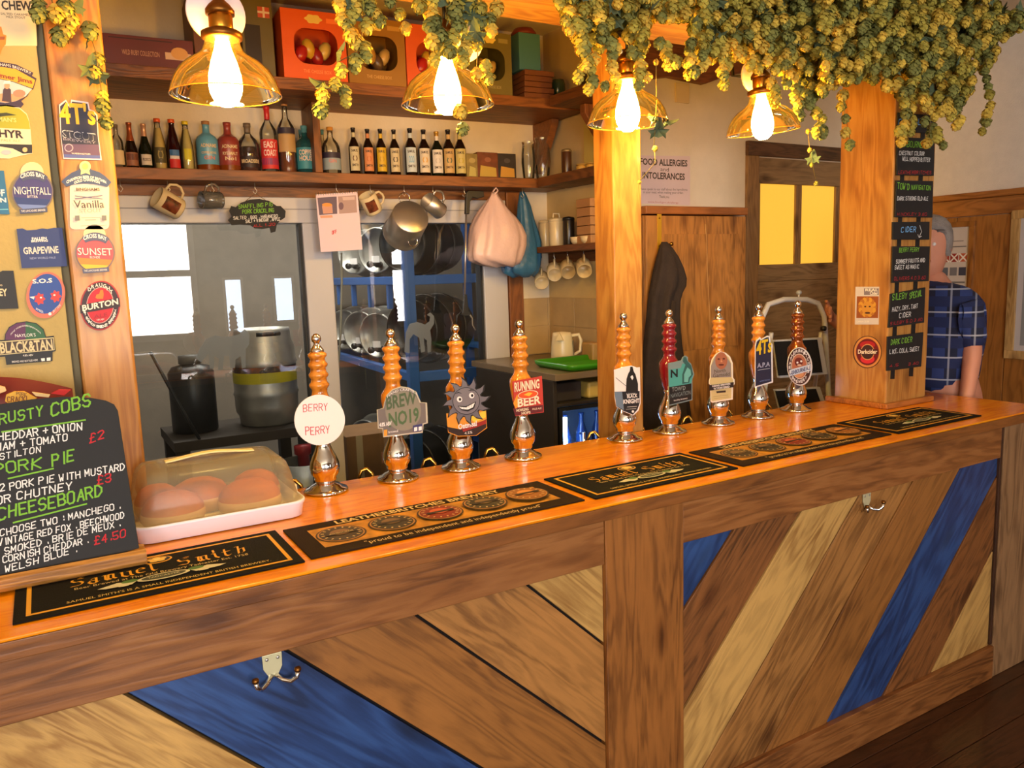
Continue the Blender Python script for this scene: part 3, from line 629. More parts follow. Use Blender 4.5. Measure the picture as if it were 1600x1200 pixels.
# 6 TOWD NAVIGATION
t = pump(1.906, 'beer pump with dark red handle and teal and black clip', redh); clipcard(t, .165)
f = clip_flat(); out = [(1043.5, 567.5), (1064, 563), (1066, 558), (1070, 555.5), (1074, 558), (1074, 564), (1079, 568), (1082, 578), (1084, 585), (1081, 592), (1081, 625), (1045, 634)]
f.base(out, .003, ink(120, 140, 140)); f.poly([(1045, 578), (1064, 575), (1066, 568), (1079, 569), (1083, 585), (1080, 599), (1046, 605)], ink(74, 158, 150)); f.poly([(1045.5, 605), (1080.5, 599), (1080.5, 624), (1046, 632.5)], blk); f.up()
f.poly([(1066, 600), (1066, 585), (1071, 570), (1067, 565), (1068, 558), (1072, 558), (1074, 564), (1080, 571), (1083, 585), (1078, 592), (1077, 598)], ink(46, 92, 90)); f.up(); f.poly([(1069, 597), (1069, 585), (1074, 574), (1079, 578), (1080, 586), (1076, 590), (1075, 597)], ink(104, 176, 168))
f.text('N', (1048, 590), (1059, 588.5), 12, blk, bold=True); f.text("TOW'D", (1050, 612), (1071, 609), 6.5, ink(150, 160, 160)); f.text('NAVIGATION', (1048, 622), (1079, 616), 6.5, ink(120, 132, 134)); f.text('hinckley brewery', (1053, 627), (1074, 623), 2.5, wht); f.build('pump_clip', t)
# 7 cream tombstone
t = pump(2.148, 'beer pump with cream and grey tombstone clip with a face at its top', amber); clipcard(t, .165)
f = clip_flat(); out = [(1110, 627), (1109.5, 601), (1107.5, 600), (1107.5, 595), (1109, 590), (1109, 572), (1112, 561), (1118, 553), (1125, 549), (1133, 551), (1140, 557), (1144, 567), (1144.5, 590), (1147, 593), (1147, 600), (1144.5, 603), (1144, 624), (1112, 629)]
f.base(out, .003, ink(238, 226, 206)); sh = [(1127+(x-1127)*.92, 590+(y-590)*.95) for x, y in out]; f.poly(sh, ink(206, 186, 130)); f.up(); f.poly([(1111, 590), (1111, 572), (1118, 556), (1125, 552), (1134, 555), (1142, 568), (1142.5, 589)], ink(150, 138, 130)); f.up()
f.poly(ell(1127, 563.5, 9.5, 13.5, 18), ink(172, 104, 74)); f.up()
for q in (ell(1123, 561, 2, 1.4, 8), ell(1131, 560.5, 2, 1.4, 8), ell(1127, 570, 4.5, 1.3, 10)): f.poly(q, ink(96, 46, 34))
f.poly([(1125.5, 566), (1127, 560), (1129, 566)], ink(206, 140, 100))
f.text('North', (1116, 583), (1134, 581), 5.5, ink(92, 76, 60)); f.text('Garnsdd', (1114, 590), (1140, 587), 6, ink(92, 76, 60)); f.poly([(1108, 602), (1146.5, 597), (1146.5, 605), (1108.5, 610.5)], ink(44, 34, 34)); f.up(); f.text("HANG DRAWN", (1113, 605), (1141, 601), 3, wht, bold=True); f.text("'N' PORTERED", (1115, 609), (1140, 605.5), 3, wht, bold=True); f.poly([(1119, 611.5), (1134, 610), (1134, 613), (1120, 614.5)], ink(60, 44, 40)); f.line((1114, 620), (1138, 617), .001, ink(150, 126, 80)); f.line((1115, 623), (1139, 620), .001, ink(150, 126, 80)); f.build('pump_clip', t)
# 8 4Ts APA
t = pump(2.36, 'beer pump with narrow navy clip with yellow 4Ts lettering', amber); clipcard(t, .17)
f = clip_flat(); out = [(1179, 605.5), (1179.5, 540), (1181, 532), (1187, 527), (1189, 530), (1198, 524.5), (1202, 525), (1203, 535), (1206, 538), (1207, 597.5)]
f.base(out, .003, ink(226, 224, 226)); f.poly([(1180.5, 603.5), (1181, 541), (1182.5, 534), (1187, 530), (1189, 532), (1198, 527), (1201, 527), (1202, 536), (1204.5, 539), (1205.6, 596)], ink(34, 38, 66)); f.up()
f.text('4Ts', (1181.5, 555), (1205.5, 549), 21, ink(230, 190, 30), bold=True); f.text('A.P.A', (1183, 575), (1203, 572), 7, ink(160, 164, 190), bold=True); f.line((1184, 578.5), (1203, 575.5), .0016, ink(190, 194, 210)); f.text('AMERICAN PALE', (1187, 597), (1203, 594), 2, ink(120, 140, 200)); f.build('pump_clip', t)
# 9 oval LEATHERBRITCHES
t = pump(2.582, 'beer pump with dark copper handle and oval clip reading ASHBOURNE ALE', copper); clipcard(t, .17)
f = clip_flat(); cx, cy = 1249, 572.5
f.base(ell(cx, cy, 19.3, 30, 36, tilt=3), .003, ink(230, 222, 214)); f.poly(ell(cx, cy, 18, 28.4, 36, tilt=3), ink(70, 36, 30)); f.up(); f.poly(ell(cx, cy, 12.6, 20, 30, tilt=3), ink(226, 206, 180)); f.up(); f.poly(ell(cx, cy, 11.6, 18.6, 30, tilt=3), ink(186, 110, 80)); f.up()
f.poly(ell(cx-1, cy-7, 6.5, 7, 14), ink(110, 40, 34)); f.poly(ell(cx-1, cy+12, 8, 5, 12), ink(214, 150, 100)); f.up(); f.poly(ell(cx-3, cy-6, 1.7, 1.7, 8), wht); f.poly(ell(cx+3, cy-8, 1.7, 1.7, 8), wht); f.poly(ell(cx, cy-2, 3.5, 1.6, 10), ink(220, 180, 150))
f.poly([(1233.5, 578), (1266.5, 569), (1267, 579), (1234, 588)], ink(206, 214, 226)); f.up(); f.text('ASHBOURNE ALE', (1235, 586), (1266, 577), 6, ink(50, 60, 110), bold=True)
for k, ch in enumerate('LEATHERBRITCHES'):
    a = math.radians(200-220*k/14); x, y = cx+14.8*math.cos(a), cy-24*math.sin(a); f.text(ch, (x-1.7, y+2), (x+1.7, y+1.4), 4.6, wht, bold=True)
for k, ch in enumerate('BREWERY'):
    a = math.radians(228+84*k/6); x, y = cx+15*math.cos(a), cy-24.4*math.sin(a); f.text(ch, (x-1.7, y+2), (x+1.7, y+1.4), 4.4, wht, bold=True)
f.build('pump_clip', t)

# ================================================================== badges on the left wall and post
PWALL, PPOST = yplane(2.2145), yplane(2.1955)
GB = 'old pump clips on the wall and post'
def badge(f, label): return tag(f.build('pump_clip_badge'), label, 'pump clip', GB)
navy = ink(44, 50, 92)
f = Flat(PWALL); f.base([(-45, -40), (53, -40), (58, 72), (-40, 72)], .002, ink(228, 206, 160)); f.text('CHEW CHEW', (-50, 13), (50, 16), 14, ink(46, 30, 20), bold=True); f.text('SALTED CARAMEL', (1, 23), (46, 25), 3.6, ink(90, 60, 40)); f.text('MILK STOUT', (10, 28), (40, 29.5), 3.6, ink(90, 60, 40)); badge(f, 'cream card reading CHEW CHEW at the top of the badge wall')
f = Flat(PWALL); f.base([(-30, 45), (2, 42), (5, 54), (10, 56), (9, 70), (4, 74), (0, 86), (-30, 88)], .003, ink(214, 130, 34)); f.poly([(-30, 58), (8, 57), (7, 62), (-30, 63)], ink(150, 80, 30)); badge(f, 'orange badge cut off at the picture edge, above the farmer badge')
f = Flat(PWALL); f.base([(-45, 120), (-25, 102), (0, 97), (25, 101), (52, 114), (50, 119), (57, 123), (52, 140), (48, 140), (43, 150), (33, 158), (37, 163), (33, 168), (10, 168), (-20, 164), (-40, 150)], .003, ink(60, 42, 66)); f.up()
f.poly([(-43, 120), (-24, 106), (0, 104), (25, 108), (55, 125), (51, 138), (20, 127), (-5, 122), (-40, 130)], ink(226, 166, 36)); f.poly([(-38, 131), (-5, 123), (20, 128), (50, 139), (41, 150), (25, 158), (8, 161), (-20, 156)], ink(176, 196, 200)); f.up()
f.poly([(-20, 150), (10, 145), (40, 151), (24, 158), (8, 160.5), (-15, 156)], ink(214, 150, 110)); f.poly([(3, 158), (5, 140), (10, 134), (17, 140), (18, 160)], ink(70, 50, 60)); f.poly(ell(11, 134, 4.5, 5, 12), ink(222, 150, 120)); f.poly([(5, 131), (17, 131), (16, 126), (7, 126)], ink(236, 232, 224)); f.poly(ell(30, 146, 10, 6, 12), ink(214, 128, 104))
f.text('Farmer Jims', (-18, 117), (51, 131), 7, ink(140, 60, 20), bold=True); f.text('BINGHAMS BREWERY', (-15, 102.5), (49, 117), 4.5, wht, arc=1.0); badge(f, 'shield badge of a cook under yellow Farmer Jims lettering')
f = Flat(PWALL); f.base([(-40, 185), (-20, 167), (10, 164), (30, 168), (42, 178), (46, 190), (48, 206), (51, 240), (35, 243), (15, 248), (-20, 247), (-42, 242)], .003, ink(232, 214, 176)); f.poly([(-38, 185), (-20, 168), (10, 165.5), (30, 169.5), (41, 179), (45.5, 190), (47, 202), (-38, 198)], ink(166, 164, 30)); f.poly([(-40, 224), (50, 226), (50.5, 239), (36, 240), (20, 232), (-5, 228), (-40, 236)], ink(34, 28, 26)); f.up()
f.poly([(-15, 178), (10, 176), (26, 180), (10, 181), (-5, 183)], ink(56, 56, 20)); f.text("CONMAN'S", (-28, 188), (26, 191), 6.5, ink(206, 202, 110), bold=True); f.text('ZEPHYR', (-36, 212), (37, 216), 12, ink(50, 28, 20), bold=True); f.text('PALE ALE', (2, 221), (32, 222), 4, ink(190, 180, 120)); f.poly(ell(39, 234, 4, 4, 10), ink(222, 180, 130)); f.poly(ell(10, 238, 8, 4, 10), ink(200, 180, 190)); badge(f, 'olive green and cream badge reading ZEPHYR')
f = Flat(PWALL); f.base([(-40, 265), (6, 267), (15, 335), (-34, 334)], .003, ink(40, 106, 150)); f.text('OF', (-10, 306), (8, 306), 10, wht, bold=True); f.text('ON', (-11, 316), (10, 316), 7, wht, bold=True); f.line((-30, 328), (13, 327), .002, ink(120, 190, 210)); badge(f, 'blue badge cut off at the picture edge beside NIGHTFALL')
def crossbay(pl, cx, cy, rx, ry, word, cols, label, arch_c):
    f = Flat(pl); f.base(ell(cx-1, cy-ry*.92, rx*.56, ry*.5, 18), .002, ink(230, 208, 160)); f.base([(x, y) for x, y in ell(cx, cy, rx, ry, 34)], .0025, ink(120, 104, 104))
    f.poly(ell(cx, cy, rx*.93, ry*.93, 34), ink(*cols[0])); f.up(); f.poly([p for p in ell(cx, cy, rx*.93, ry*.93, 20, 195, 345)], ink(*cols[1])); f.poly([p for p in ell(cx, cy, rx*.93, ry*.93, 20, 218, 322)], ink(*cols[2])); f.up()
    f.poly([p for p in ell(cx, cy-ry*.05, rx*.98, ry*.98, 14, 42, 138)]+[p for p in ell(cx, cy-ry*.0, rx*.8, ry*.62, 14, 48, 132)][::-1], ink(*arch_c)); f.poly([(cx-rx*.65, cy+ry*.82), (cx+rx*.7, cy+ry*.72), (cx+rx*.72, cy+ry*.95), (cx-rx*.6, cy+ry*1.04)], ink(*arch_c)); f.up()
    f.text('CROSS BAY', (cx-rx*.58, cy-ry*.62), (cx+rx*.6, cy-ry*.58), ry*.2, wht, bold=True, arc=.8); f.text(word, (cx-rx*.86, cy+ry*.10), (cx+rx*.88, cy+ry*.13), ry*.36, ink(238, 226, 220)); f.text('BITTER' if word[0] == 'N' else 'BLONDE', (cx-rx*.25, cy+ry*.27), (cx+rx*.25, cy+ry*.28), ry*.11, wht); f.text('THE LANCASHIRE BREWER', (cx-rx*.55, cy+ry*.96), (cx+rx*.62, cy+ry*.9), ry*.1, wht); badge(f, label)
crossbay(PWALL, 51, 300, 32.5, 33, 'NIGHTFALL', ((66, 60, 120), (44, 60, 120), (110, 130, 190)), 'round dark blue badge reading NIGHTFALL', (70, 76, 110))
crossbay(PPOST, 148.5, 395, 31, 31, 'SUNSET', ((206, 84, 96), (226, 130, 60), (232, 180, 60)), 'round pink and orange badge reading SUNSET', (86, 88, 120))
f = Flat(PWALL); f.base([(26, 358), (35, 357), (42, 360), (56, 359), (66, 357), (74, 358), (84, 356), (97, 356), (105, 416), (34, 419)], .003, ink(44, 58, 116)); f.text('GRAPEVINE', (37, 397), (92, 395), 10.5, ink(214, 206, 196), bold=True); f.text('FALLEN', (50, 375), (73, 374), 4, wht, bold=True); f.text('BREWING', (49, 378.5), (75, 377.5), 3.2, wht, bold=True); f.text('NEW WORLD PALE', (47, 405.5), (87, 404), 3.4, ink(160, 170, 210)); badge(f, 'square navy badge reading GRAPEVINE')
f = Flat(PWALL); f.base([(-45, 425), (0, 425), (4, 423), (21, 423), (29, 482), (-38, 484)], .003, ink(24, 22, 22)); f.text('WHISKEY', (-38, 462), (12, 462), 11, ink(222, 202, 160), bold=True); f.text('the', (-8, 447), (4, 447), 4, ink(200, 180, 140)); badge(f, 'black square badge cut off at the picture edge beside S.O.S')
f = Flat(PWALL); f.base(ell(71.5, 461, 30, 36.5, 34, tilt=-12), .003, ink(214, 110, 90)); f.poly(ell(71.5, 459, 25.5, 31.5, 32, tilt=-12), ink(40, 74, 156)); f.up()
for cx, cy, s in ((62, 467, 1), (87, 463, -1)):
    f.poly([(cx+(7.5+1.6*math.cos(7*a))*math.cos(a), cy+(8.5+1.6*math.cos(7*a))*math.sin(a)) for a in [2*math.pi*i/28 for i in range(28)]], ink(206, 60, 56)); f.up(); f.poly(ell(cx+s*2, cy-2, 1.8, 1.4, 8), wht); f.lv -= .0004
f.poly([(46, 464), (54, 463), (53, 468)], wht); f.text('S.O.S', (51, 443), (82, 441), 6.5, wht, bold=True); f.text('AMBER', (56, 484), (68, 490), 4, wht); f.text('BITTER', (83, 489), (95, 478), 4, wht); f.poly(ell(78, 490.5, 2.6, 2.6, 10), wht); badge(f, 'oval blue badge with two red blots reading S.O.S')
f = Flat(PWALL); f.base([(-6, 532), (7, 531), (8, 522), (14, 511), (26, 504), (42, 502), (57, 505), (68, 514), (72, 526), (84, 524.5), (87, 548), (82, 550), (82, 564), (10, 570), (8, 557), (-2, 558)], .003, blk); f.poly([(8.5, 531), (9, 522), (15, 512), (26, 505.5), (40, 503.5), (40, 531)], ink(86, 34, 80)); f.poly([(40, 503.5), (56, 506), (67, 515), (71, 527), (71, 529), (40, 531)], ink(40, 92, 56)); f.poly([(-4, 534), (84, 527), (85.5, 547), (-1, 555)], ink(206, 190, 140)); f.poly([(-2.5, 535.5), (83, 528.7), (84.3, 546), (0.5, 553.7)], ink(62, 44, 34)); f.text("NAYLOR'S", (24, 527), (56, 525.5), 5, wht); f.up(); f.text('BLACK&TAN', (1, 552), (83, 545.5), 16, ink(206, 190, 146), bold=True); f.text('FINE YORKSHIRE BREWERS', (17, 524), (64, 522), 2.6, wht, arc=5); f.text('BREWED AND BOTTLED HERE', (19, 567), (59, 564), 3, wht); f.poly([(64, 560), (70, 559.5), (70, 564), (65, 564.5)], wht); f.poly([(73, 559), (79, 558.5), (79, 563.5), (73, 564)], wht); f.text('4.8% ABV', (36, 557), (52, 556), 3, wht); badge(f, 'arched badge reading BLACK&TAN above the snack packet')
f = Flat(PPOST); f.base([(92, 164), (103, 156), (107, 163), (110, 166), (111, 156), (138, 160), (140, 171), (147, 174), (152, 180), (154, 215), (159, 250.5), (99, 248.5), (95, 215)], .003, ink(232, 212, 214)); f.poly([(94, 166), (103, 158.5), (106, 165), (110, 169), (112.5, 158.5), (136.5, 162), (138.5, 172.5), (146, 176), (150.5, 181), (153, 215), (157, 248), (100, 246.5), (96, 215)], ink(36, 36, 60)); f.poly([(97.5, 225), (154.5, 226), (157, 248), (100, 246.5)], ink(92, 66, 100)); f.poly([(99.4, 241), (156.4, 243), (157, 248), (100, 246.5)], ink(80, 90, 160)); f.up()
f.text("4T's", (94, 192), (150, 194), 31, ink(232, 180, 24), bold=True); f.text('STOUT', (98, 214), (150, 220), 11, ink(220, 216, 220), bold=True); f.up(); f.text('STOUT', (99, 213.5), (149.5, 219.5), 9.5, ink(40, 40, 56), bold=True); f.text('BREWERY', (99, 219), (150, 225), 4, ink(150, 140, 160)); f.poly(ell(107.5, 231, 7, 6.5, 16), ink(180, 160, 180)); f.up(); f.poly(ell(107.5, 231, 5.4, 5, 16), ink(92, 66, 100)); f.text('WARRINGTON', (112, 241), (141, 242), 2.6, wht); badge(f, 'tall dark badge with yellow 4Ts lettering reading STOUT')
f = Flat(PPOST); f.base(rrect(109, 287, 170.5, 358.5, 7), .002, ink(224, 206, 190)); f.base([(96, 284), (103, 277), (112, 270), (124, 265), (124, 258), (128, 253.5), (134, 252.5), (139, 254.5), (142, 260), (142, 265), (155, 269), (165, 276), (174, 285), (168, 292), (150, 288), (133, 286.5), (115, 288), (104, 292)], .003, ink(64, 76, 116)); f.poly(ell(133, 260, 9, 8.5, 18), ink(240, 226, 150)); f.poly([(127, 265), (139, 265), (141, 273), (134, 270), (126, 273)], ink(240, 226, 150)); f.up(); f.poly(ell(133, 260, 5, 5, 14), ink(226, 200, 110))
f.text('CHAMPION BEER OF BRITAIN', (104, 287), (166, 287), 4.4, wht, bold=True, arc=1.9); f.text('GOLD CHAMPION', (116, 288), (156, 287.5), 4, wht, bold=True, arc=1.2); f.text('BINGHAMS', (119, 298), (156, 298), 4.5, ink(110, 84, 80), bold=True); f.line((117, 306), (160, 311), .0022, ink(100, 90, 130)); f.line((117, 310.5), (160, 305.5), .0022, ink(100, 90, 130)); f.text('Vanilla', (116, 325), (163, 324.5), 12, ink(70, 54, 62)); f.text('STOUT', (124, 332), (159, 331.5), 5.5, ink(176, 156, 150)); f.poly([(117, 337), (124, 336.5), (124.5, 344.5), (117.5, 345)], grey); f.poly([(159, 336.5), (166, 336.5), (166.5, 344.5), (159.5, 344.5)], grey); f.line((127, 340), (156, 339.5), .001, grey); f.line((133, 344), (150, 343.7), .001, grey); f.line((126, 353), (166, 352), .0008, grey); badge(f, 'cream rounded badge reading Vanilla STOUT under a blue banner')
f = Flat(PPOST); f.base(ell(156.5, 477.5, 31, 39, 38, tilt=-6), .003, ink(170, 44, 44)); f.poly(ell(156.5, 477.5, 29, 36.8, 38, tilt=-6), ink(56, 36, 46)); f.up(); f.poly(ell(156.5, 477, 21.5, 28.5, 34, tilt=-6), ink(220, 170, 160)); f.up(); f.poly(ell(156.5, 477, 20.5, 27.5, 34, tilt=-6), ink(190, 30, 46)); f.up()
f.poly([(149, 465), (151, 460), (155, 459), (157, 453), (161, 453), (162, 460), (161, 467), (152, 467)], ink(222, 120, 40)); f.poly([(124.5, 477), (186, 465), (188, 479), (126, 490)], ink(50, 34, 40)); f.up(); f.text('BURTON', (129, 486), (185, 475), 9, ink(240, 226, 214), bold=True); f.text('ALE', (147, 498), (168, 494), 6, ink(150, 30, 36)); f.text('4.8% ABV', (151, 501), (163, 500), 2.6, wht)
for k, ch in enumerate('DRAUGHT'):
    a = math.radians(128-86*k/6); x, y = 155.5+25*math.cos(a), 478-32.5*math.sin(a); f.text(ch, (x-2.6, y+2.5), (x+2.6, y+2.3), 5.6, ink(226, 214, 206), bold=True)
for k, ch in enumerate('BY BURTON BRIDGE BREWERY'):
    a = math.radians(196+150*k/23); x, y = 156.5+25*math.cos(a), 478-32.5*math.sin(a)
    if ch != ' ': f.text(ch, (x-1.7, y+2), (x+1.7, y+1.8), 4.2, wht, bold=True)
badge(f, 'oval red badge with black band reading BURTON')

# ================================================================== stickers and slate boards on the right post
PL = Plane((2.8715, 0, 0), -Y_, Z_)
f = Flat(PL); f.base([(1337, 448), (1374, 448), (1373, 507), (1336, 507)], .001, ink(206, 196, 196)); f.poly([(1339, 463), (1373, 463), (1372, 497), (1338, 497)], ink(150, 78, 30)); f.poly([(1350, 450.5), (1373, 450.5), (1373, 461), (1350, 461)], ink(128, 116, 128)); f.up()
for k in range(16):
    a = 2*math.pi*k/16; f.poly(ell(1355+11*math.cos(a), 480-12*math.sin(a), 3.6, 4.2, 8), ink(206, 150, 50) if k % 2 else ink(176, 110, 40))
f.poly(ell(1355.5, 482, 9, 11, 16), ink(200, 140, 52)); f.up(); f.poly(ell(1352, 479, 1.8, 1.2, 8), ink(60, 30, 14)); f.poly(ell(1359, 479, 1.8, 1.2, 8), ink(60, 30, 14)); f.poly(ell(1355.5, 489, 4.5, 1.6, 10), ink(70, 34, 16))
f.text('REAL', (1352, 455), (1372, 455), 4, wht, bold=True); f.text('Cider', (1359, 460.5), (1372, 460.5), 5, wht, bold=True); f.text('CAMRA CIDER', (1338, 504), (1358, 504), 3, wht); tag(f.build('cider_poster'), 'small cider poster with a leafy golden face on the thick post', 'poster')
f = Flat(PL); cx, cy = 1355.5, 550
f.base(ell(cx, cy, 22.3, 25.3, 36), .002, ink(60, 28, 20)); f.poly(ell(cx, cy, 21.2, 24.2, 36), ink(206, 140, 70)); f.up(); f.poly(ell(cx, cy, 18, 20.8, 34), ink(110, 16, 20)); f.up(); f.poly(ell(cx, cy+11, 11, 7, 20), ink(206, 40, 54)); f.poly(ell(cx, cy-11, 12, 6, 20), ink(176, 26, 30)); f.up(); f.poly(ell(cx, cy, 11, 12.5, 26), ink(206, 150, 90)); f.up(); f.poly(ell(cx, cy, 9.8, 11.2, 26), ink(58, 30, 24)); f.up(); f.poly([(1339.5, 545.5), (1371.5, 545.5), (1371.5, 553.5), (1339.5, 553.5)], ink(70, 24, 20)); f.up(); f.text('Darkcider', (1340.5, 552.5), (1370.5, 552.5), 6.2, ink(240, 226, 206), bold=True); tag(f.build('cider_sticker'), 'round red and gold sticker reading Darkcider on the thick post', 'sticker')
PF = yplane(1.9145)
def board(q, label, lines):
    t = thing('slate_board', PF.w(*PF.px(*q[3])), label, 'chalkboard', 'linked slate boards on the thick post'); f = Flat(PF, .004); f.base(q, .006, slate); f.up()
    f.build('slate', t, .001)
    for s, x0, y0, x1, y1, h, m, pen in lines: Flat(PF, .0107).text(s, (x0, y0), (x1, y1), h, m, 'h', pen=pen).build('chalk_line', t)
    return t
b1 = board([(1401, 176), (1460, 181), (1458.5, 209), (1400, 206)], 'short slate board reading CASK ALE, top of the chain', [('CASK ALE', 1404, 196, 1444, 194, 9, chalkb, .13)])
w = Flat(PF, .0110); w.line((1449, 186), (1455, 192), .0022, chalkw); w.line((1455, 192), (1452, 202), .0022, chalkw); w.line((1452, 202), (1449, 199), .002, chalkw); w.line((1452, 202), (1456, 200), .002, chalkw); w.build('chalk_arrow', b1)
board([(1400, 214.6), (1458.5, 216.6), (1457, 275), (1399.6, 274)], 'slate board headed ASHBOURNE ALE in green chalk', [('ASHBOURNE ALE', 1406, 229, 1454, 231, 9, chalkg, .13), ('CHESTNUT COLOUR', 1405, 242, 1444, 243, 6, chalkw, .14), ('WELL HOPPED BITTER', 1410, 251, 1453, 253, 6, chalkw, .14), ('LEATHERBRITCHES', 1404, 272, 1455, 272, 5, chalkr, .12)])
board([(1398.7, 282), (1456, 283), (1455, 340), (1397, 339.5)], "slate board headed TOW'D NAVIGATION in green chalk", [("TOW'D", 1402, 295, 1421, 296, 9, chalkg, .14), ('NAVIGATION', 1424, 296, 1454, 297, 7, chalkg, .14), ('DARK STRONG OLD ALE', 1402, 313, 1450, 313, 6, chalkw, .14), ('HINCKLEY 3.80', 1402, 337, 1448, 337, 4.5, chalkr, .12)])
b1 = board([(1393, 347), (1450.6, 346.5), (1450, 374.5), (1393, 374.5)], 'short slate board reading CIDER in blue chalk', [('CIDER', 1408, 363, 1431, 362, 8, chalkb, .15)])
w = Flat(PF, .0110); w.line((1437, 352), (1440, 362), .0022, chalkw); w.line((1440, 362), (1436, 371), .0022, chalkw); w.line((1436, 371), (1434, 366), .002, chalkw); w.line((1436, 371), (1440, 369), .002, chalkw); w.build('chalk_arrow', b1)
board([(1393, 385), (1451, 385), (1449, 439), (1392, 442)], 'slate board headed BERRY PERRY in green chalk', [('BERRY PERRY', 1405, 394, 1436, 393, 6.5, chalkg, .14), ('SUMMER FRUITS AND', 1400, 412, 1445, 409, 6, chalkw, .14), ('SWEET AS MAGIC', 1398, 421, 1436, 419, 6, chalkw, .14), ('OLIVERS 4.0 3.60', 1397, 438, 1446, 436, 5, chalkr, .12)])
board([(1390, 459), (1444, 449), (1442, 504), (1386, 512)], 'slate board headed SILEBY SPECIAL in green chalk', [('SILEBY', 1394, 469, 1417, 466, 9, chalkg, .13), ('SPECIAL', 1421, 467, 1440, 462, 9, chalkg, .13), ('HAZY, DRY, TART', 1394, 487, 1434, 481, 6.5, chalkw, .13), ('CIDER', 1405, 497, 1423, 494, 7, chalkw, .13), ('SILEBY 5.0 3.60', 1391, 508, 1441, 501, 4.5, chalkr, .12)])
b7 = board([(1385, 526), (1441, 519), (1437.5, 572.5), (1384, 579.5)], 'slate board headed DARK CIDER, bottom of the chain', [('DARK CIDER', 1392, 539, 1425, 534, 8, chalkg, .13), ('LIKE, COLA, SWEET', 1390, 553, 1436, 548, 6.5, chalkw, .13), ('4.5', 1390, 574, 1404, 572, 4, chalkr, .12), ('3.60', 1419, 571, 1435, 569, 4, chalkr, .12)])
rb = thing('hanging_ribbon', PF.w(*PF.px(1420, 590)), 'pair of black ribbons linking the slate boards on the post', 'ribbon')
for xa, ya, xb_, yb in ((1414, 178, 1394, 592), (1443, 180, 1423, 588)):
    f = Flat(PF); f.base([(xa-3, ya), (xa+3, ya), (xb_+3, yb), (xb_-3, yb)], .002, M('black_ribbon', (14, 13, 13), .7)); f.build('ribbon', rb)

# ================================================================== cob menu board, snack packet, cake box with cobs
CT = math.radians(10); CP = Plane((0, 1.792, ZC+.03), X_, Vector((0, math.sin(CT), math.cos(CT))))
cb = thing('menu_board', (.0, 1.80, ZC+.0045), 'arched chalkboard on wooden foot listing CRUSTY COBS', 'chalkboard')
f = Flat(CP); f.base([(8, 915), (-90, 935), (-110, 700), (-100, 670), (-60, 648), (0, 632), (50, 624), (100, 620), (140, 621.5), (165, 626), (178, 632), (184, 642), (217, 856)], .008, slate); f.build('slate', cb, .001)
for s, x0, y0, x1, y1, h, m in (('CRUSTY', -16, 665, 68, 650, 17, chalkg), ('COBS', 80, 650, 142, 634, 20, chalkg), ('CHEDDAR + ONION', -14, 690, 129, 671, 14, chalkw), ('HAM + TOMATO', -6, 705, 106, 688, 13, chalkw), ('STILTON', 0, 718, 64, 706, 11, chalkw), ('£2', 140, 692, 163, 684, 14, chalkr), ('PORK', -10, 742, 66, 730, 18, chalkg), ('PIE', 82, 728, 117, 719, 19, chalkg),
     ('1/2 PORK PIE WITH MUSTARD', -18, 771, 195, 734, 13, chalkw), ('OR CHUTNEY', -6, 788, 113, 764, 14, chalkw), ('£3', 152, 757, 174, 751, 14, chalkr), ('CHEESEBOARD', -2, 813, 160, 774, 20, chalkg), ('CHOOSE TWO : MANCHEGO .', 0, 838, 188, 794, 12, chalkw), ('VINTAGE RED FOX . BEECHWOOD', -2, 853, 194, 809, 12, chalkw), ('SMOKED . BRIE DE MEUX .', 8, 866, 188, 822, 12, chalkw), ('CORNISH CHEDDAR .', 5, 880, 138, 848, 12, chalkw), ('WELSH BLUE .', 8, 895, 120, 862, 12, chalkw), ('£4.50', 148, 851, 197, 838, 13, chalkr)):
    Flat(CP, .0086).text(s, (x0, y0), (x1, y1), h*(.84 if m is chalkw else .92), m, 'h', pen=.15).build('chalk_line', cb)
for a, b in (((2, 675), (134, 656)), ((12, 748), (84, 732)), ((20, 817), (136, 787))): Flat(CP, .0086).line(a, b, .003, chalkg).build('chalk_underline', cb)
fx0, fx1 = -.30, .138; stw = wood('pine_stand', (176, 120, 52), (120, 74, 28), 'X', rough=.5, grain=1.4)
MB().loft([[Vector((x, 1.772+dy, ZC+.0052+dz)) for dy, dz in ((0, 0), (.066, 0), (.066, .012), (.05, .03), (.036, .034), (.034, .030), (.012, .026), (.0, .034), (-.008, .026), (-.008, .008))] for x in (fx0, fx1)], stw, False).build('wooden_foot', cb, .0015)
# snack packet lying behind the board
pk = thing('snack_packet', (-.02, 2.08, ZC+.001), 'dark red snack packet lying behind the chalkboard', 'packet')
q = yplane(2.10); tl, tm, tr = q.px(-60, 590), q.px(30, 600), q.px(113, 607); rows_ = []; nu, nv = 14, 10
for sgn in (-1, 1):                       # pillow pouch standing against the wall
    for j in range(nv+1):
        for i in range(nu+1):
            u, v = i/nu, j/nv; top = tl[1]+(tr[1]-tl[1])*u+.012*math.sin(math.pi*u); x = tl[0]+(tr[0]-tl[0])*u; z = ZC+.002+(top-ZC-.002)*v
            th = .042*(math.sin(math.pi*u)*math.sin(math.pi*min(1, .06+.94*v)))**.5*(1+.10*math.sin(9*u+5*v)); rows_.append(Vector((x, 2.10+sgn*th, z)))
fs_ = []; K = (nu+1)*(nv+1)
for j in range(nv):
    for i in range(nu):
        a_ = j*(nu+1)+i; fs_ += [(a_, a_+1, a_+nu+2, a_+nu+1), (K+a_, K+a_+nu+1, K+a_+nu+2, K+a_+1)]
MB().add(rows_, fs_, M('packet_maroon', (104, 28, 26), .35), True).build('pouch', pk)
q = yplane(2.052)
